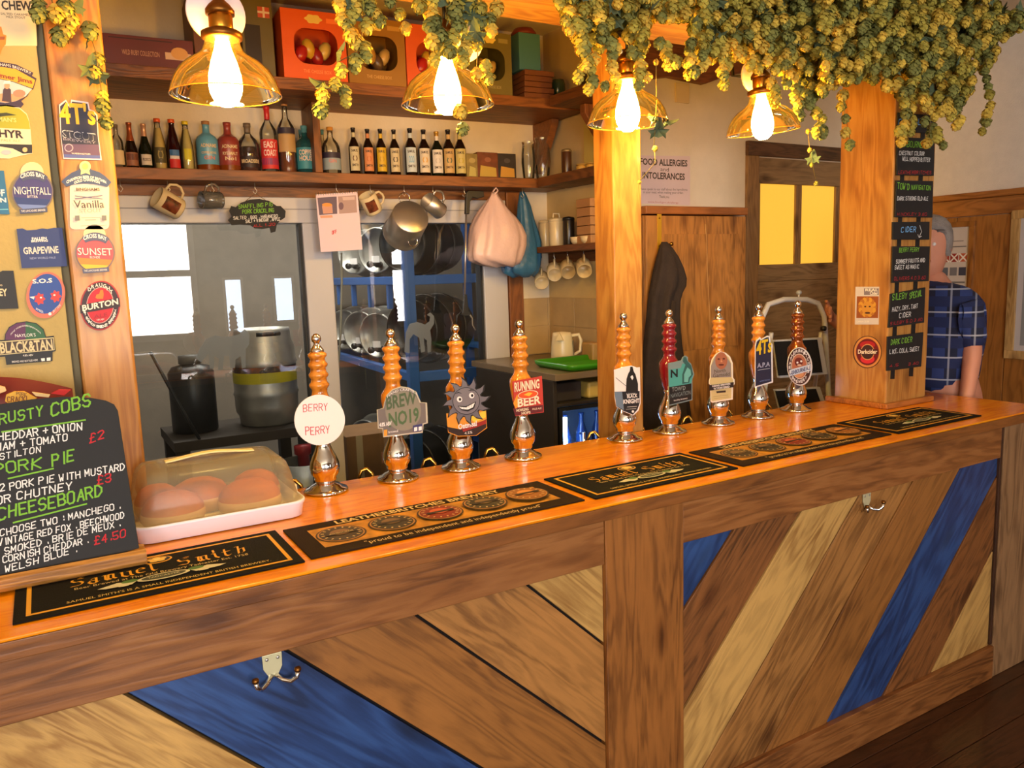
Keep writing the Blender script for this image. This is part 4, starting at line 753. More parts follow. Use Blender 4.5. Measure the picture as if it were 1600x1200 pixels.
for pts, c_ in (([(-30, 606), (-10, 600), (8, 604), (10, 610), (-5, 616), (-25, 625)], (226, 190, 130)), ([(80, 614), (92, 608), (110, 608.5), (100, 617)], (200, 24, 26)), ([(50, 612), (78, 616), (76, 620), (56, 618)], (226, 206, 160))):
    f = Flat(q, -.012); f.base(pts, .012, ink(*c_)); f.build('printed_patch', pk)
f = Flat(q, -.012); f.base([(8, 626), (10, 616), (22, 611), (38, 611), (58, 621), (42, 628), (20, 633)], .012, ink(226, 178, 60)); f.text('PORK', (26, 617), (42, 619), 5, ink(120, 60, 24), 'h', pen=.14); f.text('CRACKL', (12, 628), (46, 627), 8, ink(120, 60, 24), 'h', pen=.14); f.build('printed_name', pk)
# cake box
kx0, kx1, ky0, ky1 = .128, .52, 1.905, 2.175
ck = thing('cake_box', (.324, 2.04, ZC+.0005), 'translucent plastic cake box with white base full of bread cobs', 'cake box')
def rr3(x0, x1, y0, y1, z, r, n=5):
    o = []
    for cx, cy, a in ((x1-r, y1-r, 0), (x0+r, y1-r, 90), (x0+r, y0+r, 180), (x1-r, y0+r, 270)):
        for i in range(n+1):
            t = math.radians(a+90*i/n); o.append(Vector((cx+r*math.cos(t), cy+r*math.sin(t), z)))
    return o
def inset(d, z, r): return rr3(kx0+d, kx1-d, ky0+d, ky1-d, z, r)
tray = M('white_tray_plastic', (226, 222, 232), .35)
b = MB(); zz = ZC+.001
b.loft([inset(.014, zz, .03), inset(.004, zz+.004, .035), inset(0, zz+.030, .038), inset(-.004, zz+.038, .04), inset(-.004, zz+.044, .04), inset(.006, zz+.044, .034), inset(.012, zz+.016, .03)], tray); b.build('tray', ck)
lid = thin('frosted_lid_plastic', (250, 240, 214), .25, (250, 240, 206), 1.3, .22, .8)
b = MB(); zt_ = ZC+.155
b.loft([inset(.000, zz+.046, .034), inset(.010, zz+.050, .030), inset(.016, zz+.080, .030), inset(.024, zz+.120, .030), inset(.030, zz+.138, .030), inset(.042, zz+.150, .028), inset(.075, zz+.158, .022)], lid, True, False)
b.add([p for p in inset(.075, zz+.158, .022)], [tuple(range(24))], lid, True); b.build('lid', ck)
MB().loft([[p+Vector((0, dy, dz)) for dy, dz in ((-.012, 0), (.012, 0), (.012, .004), (-.012, .004))] for p in [Vector((.324-.105+.21*i/14, 2.04, zz+.159+.010*math.sin(math.pi*i/14)**1.5)) for i in range(15)]], M('lid_handle_plastic', (240, 220, 150), .4), False).build('lid_handle', ck, .001)
for sx in (-1, 1): MB().box((.324+sx*.196-.004, 2.0, zz+.03), (.324+sx*.196+.004, 2.08, zz+.062), M('clasp_plastic', (232, 216, 170), .4)).build('clasp', ck, .002)
bun = M('cob_crust', (196, 104, 42), .6, bump=.3, bscale=60, var=.45); flour = M('cob_flour', (214, 170, 116), .8, var=.3)
GBN = 'bread cobs in the cake box'
for (bx, by, bz, r, lb) in ((.222, 1.99, .012, .066, 'flat-topped bread cob at the front near the post side of the cake box'), (.402, 1.995, .012, .070, 'split bread cob at the front near the pumps side of the cake box'), (.30, 2.09, .012, .066, 'bread cob at the back of the cake box, middle one'), (.438, 2.085, .012, .056, 'bread cob at the back of the cake box beside the pumps'), (.20, 2.09, .012, .05, 'bread cob at the back of the cake box beside the post')):
    o = Vector((bx, by, ZC+.001+.0165)); t = thing('bread_cob', o, lb, 'bread', GBN); b = MB()
    b.lathe([(r*.6, 0), (r*.9, .008), (r, .026), (r*.96, .046), (r*.78, .066), (r*.45, .078), (0, .082)], o, bun, seg=20, sx=1.1, sy=.92); b.build('crust', t)
    MB().lathe([(r*.86, 0.001), (r*1.012, .018), (r*1.012, .030), (r*.99, .036)], o, flour, seg=20, sx=1.1, sy=.92).build('cut_side', t)
# ================================================================== pendant lamps over the bar
shade_g = thin('amber_shade_glass', (255, 222, 150), .022, (255, 200, 100), 1.5, .03, 1.6)
bulb_m = emis('glowing_bulb', (255, 214, 116), BULB_LIGHT)
YL = 1.9
def lamp(px, py, label, disc, dark=False):
    o = ony(px, py, YL); t = thing('pendant_lamp', o, label, 'lamp', 'pendant lamps over the bar')
    rim = [(.1185, 0), (.1195, .004), (.117, .014), (.110, .034), (.098, .054), (.080, .071), (.058, .084), (.045, .095), (.039, .108), (.036, .124)]
    b = MB(); b.shell(rim, o, shade_g, Z_, 40); b.build('glass_shade', t)
    MB().tube([o+Vector((.119*math.cos(a), .119*math.sin(a), .001)) for a in [2*math.pi*i/40 for i in range(41)]], .0018, thin('amber_rim_glass', (255, 220, 140), .22, (255, 200, 90), 1.5, .03, 2), 6).build('shade_rim', t)
    MB().lathe([(0, -.024), (.014, -.022), (.026, -.012), (.034, .006), (.0365, .022), (.035, .044), (.028, .072), (.019, .098), (.014, .120)], o, bulb_m, seg=20).build('bulb', t)
    MB().lathe([(.037, .120), (.044, .122), (.044, .134), (.037, .138), (.026, .140)], o, bronze, seg=24).build('shade_collar', t)
    MB().lathe([(.025, .140), (.026, .144), (.026, .170), (.024, .173)], o, M('brass_holder', (190, 130, 44), .3, 1), seg=20).build('bulb_holder', t)
    MB().lathe([(.031, .172), (.031, .182), (.023, .193), (.013, .202), (.009, .212), (0, .214)], o, bronze, seg=20).build('cap', t)
    dc = ony(disc[0], disc[1], 1.985); r = disc[2]
    MB().lathe([(r, 0), (r, .006), (r*.97, .009), (0, .009)], dc, blackm if dark else M('white_enamel_disc', (224, 214, 226), .35), -Y_, 36).build('back_disc', t)
    if dark:
        f = Flat(yplane(1.974)); f.text('2.01', (962, 90), (1002, 92), 12, chalkw, 'h', pen=.12); f.build('chalk_writing', t)
    MB().tube([dc+Vector((0, -.009, .01)), dc+Vector((0, -.03, .05)), Vector((o.x, 1.94, o.z+.27)), Vector((o.x, 1.905, o.z+.262)), Vector((o.x, 1.9, o.z+.235)), o+Vector((0, 0, .212))], .005, blackm, 8).build('curved_arm', t)
    MB().tube([dc+Vector((0, .006, 0)), Vector((dc.x, 2.069, dc.z+.02)), Vector((dc.x, 2.069, 2.6))], .006, blackm, 8).build('bracket', t)
    return t
lamp(354, 150, 'amber glass pendant lamp beside the post with badges, white disc behind', (337, 22, .066))
lamp(700, 165, 'amber glass pendant lamp with hop cones over its top, above the beer bottles', (722, 62, .06))
lamp(981, 193, 'amber glass pendant lamp in front of the middle post, dark disc behind', (978, 108, .058), True)
t = lamp(1192, 207, 'tilted amber glass pendant lamp above the door, pinkish disc behind', (1180, 122, .052)); t.rotation_euler = (0, math.radians(-5), 0)

# ================================================================== hops hung along the beam
hop_m = M('dried_hop_green', (178, 164, 66), .8, bump=.4, bscale=300, var=.35); hop_y = M('dried_hop_straw', (220, 188, 74), .8, bump=.4, bscale=300, var=.35); hop_d = M('dried_hop_dull', (134, 136, 68), .85, bump=.4, bscale=300, var=.35)
leaf_m = M('dried_hop_leaf', (92, 108, 78), .85, var=.4, bscale=120); stem_m = M('hop_stem', (110, 92, 44), .8)
def cone_geo(n_ring=5, seg=5):
    """plump hop cone: rings of round overlapping scales that follow an egg shape, hanging from its stalk"""
    v = []; f = []; L = .036
    def R(u): return .0152*max(0, math.sin(math.pi*min(1, .10+.84*u)))**.75
    for i in range(n_ring):
        u0 = i/(n_ring+.6); u1 = min(1, u0+.24); u2 = min(1.03, u0+.34)
        for k in range(seg):
            a = 2*math.pi*(k+.5*(i % 2))/seg+random.uniform(-.12, .12); da = .62; o = random.uniform(1.0, 1.30); q = len(v)
            for ang, u, rr in ((a-da, u0, .86), (a+da, u0, .86), (a+.52, u1, o), (a, u2, o*1.04), (a-.52, u1, o)): v.append((R(u)*rr*math.cos(ang), R(u)*rr*math.sin(ang), -L*u))
            f += [(q, q+1, q+2, q+4), (q+4, q+2, q+3)]
    return v, f
CONES = []
for i in range(3):
    for mt in (hop_m, hop_y, hop_d):
        v, f = cone_geo(); me = bpy.data.meshes.new('hop_cone'); me.from_pydata(v, [], f); me.materials.append(mt); me.update(); CONES.append(me)
LEAF = [(0, 0), (.012, .004), (.022, -.004), (.020, .010), (.030, .020), (.014, .022), (.008, .040), (0, .052), (-.008, .040), (-.014, .022), (-.030, .020), (-.020, .010), (-.022, -.004), (-.012, .004)]
LME = []
for i in range(3):
    me = bpy.data.meshes.new('leaf'); me.from_pydata([(x, y, .012*math.sin(40*x+i)+.008*math.cos(50*y+2*i)) for x, y in LEAF]+[(0, .02, -.004)], [], [(k, (k+1) % 14, 14) for k in range(14)]); me.materials.append(leaf_m); me.update(); LME.append(me)
def rot(): return Matrix.Rotation(random.uniform(0, 6.28), 4, 'Z') @ Matrix.Rotation(random.uniform(-.45, .45), 4, 'X')
def put(par, mesh, name, p, m, s):
    o = bpy.data.objects.new(name, mesh); COL.objects.link(o); o.parent = par; o.matrix_local = Matrix.Translation(p-par.location) @ m @ Matrix.Scale(s, 4)
def garland(label, pts, near, leaves, stems=(), rest=(), size=1):
    """pts: hop positions as own parts; rest: the ones behind, joined"""
    c = sum(pts, Vector())/len(pts); t = thing('hop_garland', c, label, 'hops', 'dried hops hung over the bar')
    for p in pts: put(t, random.choice(CONES), 'hop_cone', p, rot(), random.uniform(.9, 1.25)*size)
    for p in leaves: put(t, random.choice(LME), 'leaf', p, Matrix.Rotation(random.uniform(0, 6.28), 4, 'Z') @ Matrix.Rotation(random.uniform(1.2, 2.6), 4, 'X'), random.uniform(.6, 1.15))
    for s in stems: MB().tube(s, .0013, stem_m, 5).build('stem', t)
    if rest:
        V_, F_, Mi = [], [], []; mm = [hop_m, hop_y, hop_d, leaf_m]
        for p, isleaf in rest:
            me = random.choice(LME) if isleaf else random.choice(CONES)
            mx = Matrix.Translation(p-c) @ (Matrix.Rotation(random.uniform(0, 6.28), 4, 'Z') @ Matrix.Rotation(random.uniform(1, 2.6), 4, 'X') if isleaf else rot()) @ Matrix.Scale(random.uniform(.95, 1.3), 4)
            k = len(V_); V_ += [mx @ v.co for v in me.vertices]; mi = mm.index(me.materials[0])
            for q in me.polygons: F_.append([a+k for a in q.vertices]); Mi.append(mi)
        me = bpy.data.meshes.new('hop_mass'); me.from_pydata(V_, [], F_)
        for m_ in mm: me.materials.append(m_)
        me.polygons.foreach_set('material_index', Mi); me.update()
        o = bpy.data.objects.new('hop_mass', me); COL.objects.link(o); o.parent = t; o['kind'] = 'stuff'
LOW = [(872, 6), (885, 40), (905, 70), (930, 78), (950, 50), (975, 55), (1000, 78), (1030, 78), (1058, 40), (1080, 84), (1110, 92), (1130, 84), (1160, 92), (1190, 100), (1215, 110), (1235, 138), (1260, 150), (1285, 150), (1310, 128), (1345, 122), (1375, 126), (1400, 150), (1420, 160), (1450, 178), (1475, 180), (1500, 178), (1515, 150), (1525, 108), (1548, 112), (1556, 76), (1575, 58), (1602, 44), (1640, 40)]
def low(x):
    for (a, b), (c, d) in zip(LOW, LOW[1:]):
        if a <= x <= c: return b+(d-b)*(x-a)/(c-a)
    return 0
def upper(x): return -60 if x < 1500 else (-60+(x-1500)*1.0 if x < 1580 else 12)
cand = []
for i in range(6000):
    x = random.uniform(872, 1635); y = random.uniform(-58, 182)
    if y > low(x)-10 or y < upper(x): continue
    if x < 1090 and random.random() < (.35 if y > 15 else .0): continue
    if 1080 > x > 1010 and 20 < y: continue
    d = random.uniform(0, 1); yy_ = 1.72+.24*d if x > 1280 else 1.80+.22*d
    cand.append((d, x, y, ony(x, y, yy_)))
# keep the cones apart from each other
keep = []; cell = {}
for d, x, y, p in cand:
    key = (round(p.x/.026), round(p.y/.05), round(p.z/.026))
    if key in cell: continue
    cell[key] = 1; keep.append((d, x, y, p))
keep.sort(key=lambda c: c[0])
near = [c[3] for c in keep if c[2] > -14][:255]; ns = set(id(p) for p in near); rest = [(c[3], random.random() < .07) for c in keep if id(c[3]) not in ns]
print('hops', len(keep))
lv = [ony(x, y, random.uniform(1.74, 1.86)) for x, y in [(random.uniform(900, 1530), 0) for i in range(30)] for y in [random.uniform(-5, max(5, low(x)-8))]]
def strand(pts, yy0, n, jit=5):
    """hops strung along a hanging pixel path"""
    out = []; L = []
    for i in range(n):
        u = i/max(1, n-1)*(len(pts)-1); k = min(int(u), len(pts)-2); f_ = u-k
        x = pts[k][0]+(pts[k+1][0]-pts[k][0])*f_; y = pts[k][1]+(pts[k+1][1]-pts[k][1])*f_
        out.append(ony(x+random.uniform(-jit, jit), y+random.uniform(-2, 2)-8, yy0+random.uniform(-.015, .015)))
    L = [ony(x, y-8, yy0) for x, y in pts]; return out, L
extra = []; st = []
for pts, yy0, n, j in (([(1420, 150), (1424, 205)], 1.75, 7, 6), ([(1455, 165), (1452, 225)], 1.75, 8, 7), ([(1478, 165), (1500, 195)], 1.75, 6, 7), ([(1540, 100), (1548, 150), (1538, 205)], 1.76, 9, 5), ([(1462, 205), (1470, 228)], 1.74, 4, 5), ([(1240, 130), (1255, 180)], 1.85, 9, 7), ([(1262, 140), (1285, 200), (1280, 212)], 1.85, 11, 7), ([(1316, 150), (1320, 185), (1328, 225)], 1.84, 5, 3), ([(1410, 195), (1408, 218)], 1.74, 4, 4), ([(905, 60), (922, 95), (918, 100)], 1.84, 6, 6), ([(925, 90), (905, 115)], 1.84, 3, 3), ([(922, 110), (920, 138)], 1.84, 3, 3), ([(950, 60), (965, 75), (952, 135)], 1.84, 8, 6), ([(990, 80), (1005, 130)], 1.82, 6, 8), ([(1035, 65), (1048, 85), (1045, 100)], 1.84, 6, 7), ([(1080, 80), (1075, 118)], 1.83, 5, 6), ([(1095, 95), (1100, 105)], 1.83, 3, 5), ([(1130, 80), (1133, 108)], 1.83, 4, 4), ([(1130, 115), (1131, 128)], 1.83, 2, 2), ([(1210, 130), (1214, 160)], 1.84, 4, 4), ([(1175, 95), (1180, 105)], 1.83, 3, 5)):
    a, b = strand(pts, yy0, n, j); extra += a; st.append(b)
garland('thick garland of dried hops hanging from the beam above the far lamps and post', near[:300-len(extra)]+extra, 0, lv, st, rest)
# looser sprays
def spray(label, paths, leaves, size=1):
    P, S, Lf = [], [], [ony(x, y, yy) for x, y, yy in leaves]
    for pts, yy0, n, j in paths:
        a, b = strand(pts, yy0, max(2, round(n*.72)), j*1.25); P += a; S.append(b)
    garland(label, P, 0, Lf, S, size=size)
spray('loose spray of hops dangling between the first two lamps', [([(545, -30), (548, 20), (552, 75)], 1.93, 14, 12), ([(560, -20), (566, 60), (556, 100)], 1.93, 10, 10), ([(556, 90), (528, 105), (532, 140), (500, 150)], 1.93, 6, 3), ([(530, 130), (535, 155)], 1.93, 3, 4), ([(503, 145), (500, 165)], 1.93, 2, 2), ([(575, -20), (590, 30)], 1.93, 8, 10), ([(612, -20), (622, 40)], 1.93, 6, 8)], [(560, 30, 1.92), (570, 20, 1.92), (545, 15, 1.92), (580, 10, 1.92), (528, 95, 1.92), (510, 140, 1.92)])
spray('bushy spray of hops resting over the second lamp', [([(640, -40), (700, -10), (760, -20)], 1.88, 22, 16), ([(660, -20), (668, 30), (690, 60)], 1.82, 12, 12), ([(700, -10), (705, 40), (715, 75)], 1.81, 14, 14), ([(740, -20), (745, 30)], 1.83, 8, 12), ([(680, 60), (675, 90)], 1.81, 4, 8), ([(722, 70), (728, 95)], 1.80, 5, 8), ([(748, 70), (745, 112)], 1.82, 2, 3), ([(758, 100), (762, 118)], 1.82, 3, 4), ([(715, 170), (722, 200)], 1.80, 2, 3), ([(790, -20), (765, 20), (768, 45)], 1.84, 5, 4)], [(735, 35, 1.82), (745, 40, 1.82), (720, 20, 1.82), (690, 10, 1.82), (665, 20, 1.84), (745, 65, 1.82), (700, 30, 1.81)])
spray('small spray of hops at the top of the badge post', [([(30, -20), (60, 5), (62, 18)], 2.12, 4, 4), ([(78, -20), (82, 15)], 2.12, 3, 4), ([(100, -20), (104, 5)], 2.12, 2, 3), ([(100, 10), (110, 30), (108, 40)], 2.13, 4, 4), ([(88, 20), (92, 50)], 2.13, 2, 2), ([(134, 40), (150, 90), (152, 110), (160, 160)], 2.15, 5, 2), ([(160, 150), (162, 190)], 2.15, 2, 1)], [(118, 20, 2.12), (95, 22, 2.13), (133, 72, 2.16), (141, 122, 2.16), (154, 133, 2.16)])
spray('thin hop tendril with a leaf hanging beside the allergy notice', [([(1025, 100), (1026, 170), (1024, 200), (1022, 235)], 1.86, 2, 2), ([(1022, 235), (1024, 262), (1000, 290)], 1.9, 3, 2)], [(1022, 195, 1.86), (1032, 200, 1.86), (1028, 215, 1.86), (1024, 190, 1.87)], .42)
spray('thin hop tendril hanging in front of the yellow door panes', [([(1262, 210), (1266, 250), (1275, 290)], 1.9, 5, 3)], [(1270, 255, 1.9)], .5)
# ================================================================== back-bar shelves
zs = bw(400, 266.5, .2).z; zu = BW.px(500, 175, 0)[1]
TU = .2
while BW.px(543, 146, TU)[1] > zu: TU += .002            # the shelf front, from how much of its underside shows
sa, sb = s0-.15, sc-.005
def wbox(name, a, b, mat, par=None, bevel=.002, t=None): return MB().box(a, b, mat, ax).build(name, par, bevel)
sh = thing('bottle_shelf', BW.w((sa+sb)/2, zs-.04, .1), 'long dark wooden shelf holding the bottles above the cellar window', 'shelf')
wbox('board', (sa, -.2, zs-.045), (sb, -.001, zs), shelf_w, sh)
su = BW.px(498, 250, .2)[0]
wbox('upright', (su-.016, -.2, zs+.0005), (su+.016, -.001, zu-.0005), shelf_z, sh)
us = thing('upper_shelf', BW.w((sa+sb)/2, zu, .1), 'long dark wooden shelf holding gift boxes near the ceiling', 'shelf')
wbox('board', (sa, -TU, zu), (sb, -.001, zu+.045), shelf_w, us)
e0 = BW.px(868, 230, .1)[0]
MB().prism([(0, 0), (.0, -.24), (.035, -.25), (.20, -.02), (.20, 0)], Plane(BW.w(sb-.03, zu-.0005, 0), BW.n, Z_), 0, .04, shelf_w).build('bracket', us, .003)

# ------------------------------------------------------------------ bottles
clear = thin('clear_bottle_glass', (250, 250, 244), .07, (226, 220, 200), 1.5, .02, 1.3)
dgl = M('dark_brown_glass', (26, 14, 8), .06, coat=.5); ggl = M('dark_green_glass', (14, 24, 14), .06, coat=.5)
PROF = {'beer': [(.9, 0), (1, .02), (1, .56), (.95, .63), (.66, .72), (.42, .78), (.36, .82), (.36, .96), (.4, .965), (.4, .99)],
        'fizz': [(.9, 0), (1, .02), (1, .34), (.94, .45), (.62, .62), (.42, .74), (.36, .82), (.36, .95), (.42, .955), (.42, .985)],
        'soda': [(.92, 0), (1, .02), (1, .34), (.93, .5), (.7, .68), (.5, .8), (.40, .87), (.42, .93), (.46, .94), (.46, .97)],
        'gin': [(.94, 0), (1, .015), (1, .58), (.96, .64), (.8, .70), (.5, .745), (.34, .78), (.31, .84), (.31, .94), (.35, .945), (.35, .96)],
        'tall': [(.94, 0), (1, .015), (1, .60), (.93, .66), (.62, .73), (.36, .78), (.31, .82), (.31, .95), (.36, .955), (.36, .98)],
        'squat': [(.94, 0), (1, .015), (1, .50), (.97, .58), (.8, .67), (.5, .74), (.32, .79), (.29, .83), (.29, .92), (.34, .925), (.34, .945)]}
def bottle(px, wpx, top, kind, label, glassm, cap, lab, liquid=None, txt=None, shoulder=None, t=.105, bottom=None, sy=1):
    o = bw(px, 268, t); o.z = zs+.0006; zt2 = bw(px, top, t).z; H_ = zt2-o.z; dep = (o-CAM).dot(CF); r = wpx*dep/F/2
    T = thing('bottle', o, label, 'bottle', 'bottles on the long shelf'); pr_ = [(a*r, b*H_) for a, b in PROF[kind]]
    MB().lathe(pr_, o, glassm, seg=22).build('glass_body', T)
    if liquid:
        lm, lv_ = liquid; q = [(a*.93, b+.003) for a, b in pr_ if b <= H_*lv_]; q.append((q[-1][0]*.98, H_*lv_)); MB().lathe(q, o, lm, seg=18).build('liquid', T)
    rc = pr_[-1][0]; cz = H_*cap[1] if len(cap) > 1 else H_*.95
    q = [(a+.0006, b) for a, b in pr_ if b >= cz]; q = [(q[0][0], cz)]+q+[(rc+.0006, H_), (0, H_)]
    MB().lathe(q, o, cap[0], seg=16).build('cap', T)
    to = CAM-o; a0 = math.atan2(to.y, to.x)+math.radians(8)
    def cyl(ang, z, rr): return Vector((o.x+rr*math.cos(a0+ang), o.y+rr*math.sin(a0+ang), o.z+z))
    for (mt, z0_, z1_, half) in lab:
        b = MB(); n = 12; vs = []; fs = []
        for i in range(n+1):
            an = -half+2*half*i/n; rl = r*(1.012 if z1_ < .72 else .385); vs += [cyl(an, z0_*H_, rl), cyl(an, z1_*H_, rl)]
        for i in range(n): fs.append((2*i, 2*i+2, 2*i+3, 2*i+1))
        b.add(vs, fs, mt, True); b.build('label', T)
    if txt:
        b = MB()
        for s_, zc_, hh_, half, mt in txt:
            vs, fs = font_mesh(s_, True); b.add([cyl((x*2-1)*half, zc_*H_+(y-.5)*hh_*H_, r*1.02) for x, y in vs], fs, mt)
        b.build('lettering', T)
    if shoulder:
        q = [(a*1.006, b) for a, b in pr_ if shoulder[1]*H_ <= b <= shoulder[2]*H_]; MB().shell(q, o, shoulder[0], Z_, 22).build('sleeve', T)
    return T
corkc = M('copper_foil', (176, 92, 52), .3, .5); pinkf = M('pink_foil', (206, 160, 130), .35, .4); orc = M('orange_cap', (222, 90, 30), .4); yec = M('yellow_cap', (222, 200, 40), .4); tanc = M('wooden_stopper', (170, 120, 70), .6); redw = M('red_wax', (196, 36, 36), .35); tealg = thin('teal_glass', (110, 190, 196), .35, (70, 160, 170), 1.5, .04, 1.6)
adb = M('pale_blue_enamel', (98, 160, 190), .35); adr = M('dusky_red_enamel', (150, 62, 52), .35); navyp = ink(48, 40, 62); crm = ink(220, 196, 150); redp = ink(206, 48, 44); ambl = M('amber_spirit', (122, 58, 16), .2); darkl = M('dark_spirit', (74, 26, 14), .15)
bottle(187, 18, 195, 'tall', 'small clear bottle with cream label, end of shelf beside the badge post', clear, (M('grey_cap', (120, 100, 80), .5), .92), [(crm, .1, .42, 1.1)])
bottle(208, 19, 192, 'fizz', 'small fizz bottle with copper foil neck', dgl, (corkc, .60), [(ink(150, 96, 70), .08, .36, 1.1), (ink(90, 40, 30), .20, .33, .9)])
bottle(230, 20, 194, 'fizz', 'small fizz bottle with pale pink foil neck', ggl, (pinkf, .66), [(ink(206, 196, 186), .1, .33, .8)], txt=[('PROSECCO', .22, .06, .6, ink(90, 70, 60))])
bottle(252, 21, 186, 'soda', 'clear soft drink bottle with orange cap and dark flower label', clear, (orc, .93), [(ink(74, 66, 36), .14, .44, .8)], (M('pale_drink', (206, 180, 110), .2), .82), txt=[('O', .30, .2, .4, ink(150, 136, 80))])
bottle(274, 21, 187, 'soda', 'dark soft drink bottle with orange cap, blue and red label', M('dark_berry_drink', (40, 8, 12), .08, coat=.6), (orc, .93), [(ink(60, 110, 170), .28, .40, .7), (ink(220, 214, 220), .22, .29, .7), (ink(196, 36, 40), .05, .23, .8)])
bottle(295, 20, 190, 'soda', 'clear soft drink bottle with yellow cap and lemon label', clear, (yec, .93), [(ink(206, 196, 40), .22, .44, .55)], (M('lemon_drink', (206, 190, 120), .2), .84))
bottle(327, 33, 190, 'gin', 'squat spirit bottle with pale blue painted front', M('blue_painted_glass', (98, 160, 190), .3), (tanc, .93), [(ambl, .0, .13, 1.6)], txt=[('ADNAMS', .50, .07, .75, crm), ('COPPER HOUSE', .36, .045, .7, crm), ('GIN', .26, .07, .5, ink(206, 130, 110))])
bottle(360, 33, 192, 'gin', 'squat spirit bottle with dusky red painted front', M('red_painted_glass', (146, 60, 50), .3), (adr, .70), [(ambl, .0, .13, 1.6)], txt=[('ADNAMS', .50, .07, .75, crm), ('RYE MALT', .36, .06, .7, crm), ('No1', .26, .07, .5, crm)])
bottle(391, 32, 193, 'squat', 'round-shouldered bottle of dark red spirit with black label', clear, (M('grey_stopper', (110, 94, 74), .5), .80), [(ink(44, 28, 22), .10, .32, 1.3)], (darkl, .5), txt=[('BROADSIDE', .22, .07, .9, crm)])
bottle(423, 26, 167, 'tall', 'tall spirit bottle with red neck and EAST COAST label', clear, (redw, .80), [(redp, .06, .5, 1.3), (ink(130, 50, 100), .12, .22, 1.2)], txt=[('EAST', .42, .09, .75, ink(236, 206, 190)), ('COAST', .30, .09, .8, ink(236, 206, 190))])
bottle(451, 27, 161, 'tall', 'tall clear spirit bottle with navy and buff label', clear, (tanc, .95), [(ink(186, 150, 96), .30, .56, 1.2), (navyp, .55, .64, 1.2)], (ambl, .30))
bottle(479, 28, 197, 'gin', 'teal spirit bottle with COPPER HOUSE lettering', tealg, (M('teal_stopper', (90, 150, 160), .4), .86), [(ink(60, 140, 156), .10, .54, 1.3)], txt=[('COPPER', .44, .10, .85, ink(226, 200, 180)), ('HOUSE', .32, .10, .85, ink(226, 200, 180))])
bottle(473, 14, 203, 'tall', 'slim teal bottle hidden behind the COPPER HOUSE bottle', tealg, (M('teal_stopper'), .9), [], t=.03)
bottle(519, 29, 199, 'squat', 'clear gin bottle with navy and silver label beside the shelf upright', clear, (M('orange_stopper', (214, 150, 60), .5), .93), [(ink(150, 166, 176), .10, .34, 1.3), (navyp, .34, .46, 1.3)], txt=[('GIN', .28, .07, .4, ink(206, 130, 120))])
bottle(507, 14, 203, 'tall', 'slim pale bottle hidden behind the navy label gin', clear, (M('teal_stopper'), .9), [], t=.03)
for i, (px, top, lc, l2, lb) in enumerate(((555, 200, (206, 196, 160), (110, 80, 60), 'first beer bottle of the row, buff and brown label'), (577, 202, (214, 140, 90), (200, 110, 60), 'beer bottle with salmon label'), (597, 202, (214, 176, 40), (190, 150, 40), 'beer bottle with mustard yellow label, in the first four'), (618, 203, (206, 190, 150), (60, 50, 44), 'beer bottle with cream and charcoal label'), (643, 201, (196, 206, 206), (120, 170, 200), 'beer bottle with pale blue-edged label'), (664, 203, (220, 206, 180), (220, 170, 80), 'beer bottle with white label and orange glass drawing'), (684, 206, (224, 216, 206), (200, 190, 180), 'green beer bottle with gold neck and white label'), (702, 203, (206, 170, 110), (90, 110, 80), 'beer bottle with tan label and round green seal'), (720, 203, (206, 190, 120), (190, 170, 60), 'last beer bottle of the row, yellow-cream label'))):
    cap = M('gold_foil', (206, 160, 70), .3, .6) if i == 6 else M('black_crown_cap', (30, 24, 22), .4)
    bottle(px, 17 if i < 4 else 19, top, 'beer', lb, ggl if i == 6 else dgl, (cap, .80 if i == 6 else .94), [(ink(*lc), .10, .60, .95), (ink(*lc), .80, .90, .9)], txt=[('SAMUEL', .52, .05, .6, ink(60, 40, 30)), ('OOO' if i == 4 else 'O', .36, .14, .45, ink(*l2)), ('SMITH', .22, .05, .6, ink(60, 40, 30))])
# packets, vases and glass jars at the end of the bottle shelf
def wb_thing(name, x0, x1, y0, y1, t0, t1, mat, label, cat, group=None, zb=None, extra=None, parent_zero=False):
    u0 = BW.px(x0, y1, t1)[0]; u1 = BW.px(x1, y1, t1)[0]; z0_ = BW.px((x0+x1)/2, y1, t1)[1] if zb is None else zb; z1_ = BW.px((x0+x1)/2, y0, t1)[1]
    T = thing(name, BW.w((u0+u1)/2, z0_, (t0+t1)/2), label, cat, group); MB().box((u0, -t1, z0_), (u1, -t0, z1_), mat, ax).build('box_body', T, .002)
    return T, u0, u1, z0_, z1_
for i, (a, b, tp, c, c2, lb) in enumerate(((730, 747, 240, (150, 130, 70), (190, 176, 100), 'olive snack carton, first after the beer bottles'), (747, 779, 238, (120, 62, 32), (190, 160, 70), 'brown snack carton with star cut-outs'), (779, 807, 240, (48, 40, 40), (200, 150, 60), 'black snack carton with golden print'))):
    T, u0, u1, z0_, z1_ = wb_thing('snack_carton', a, b, tp, 277, .05, .14, M('carton_%d' % i, c, .6, var=.4, bscale=200), lb, 'carton', 'cartons on the bottle shelf', zs+.0005)
    f = Flat(BW, .1405); h = z1_-z0_; f.poly([(u0+.01, z0_+.01), (u1-.01, z0_+.01), (u1-.012, z0_+h*.42), (u0+.016, z0_+h*.5)], ink(*c2), False); f.poly(ell(u0+(u1-u0)*.5, z0_+h*.72, .018, .012, 10), ink(*[min(255, v+30) for v in c]), False); f.build('print', T)
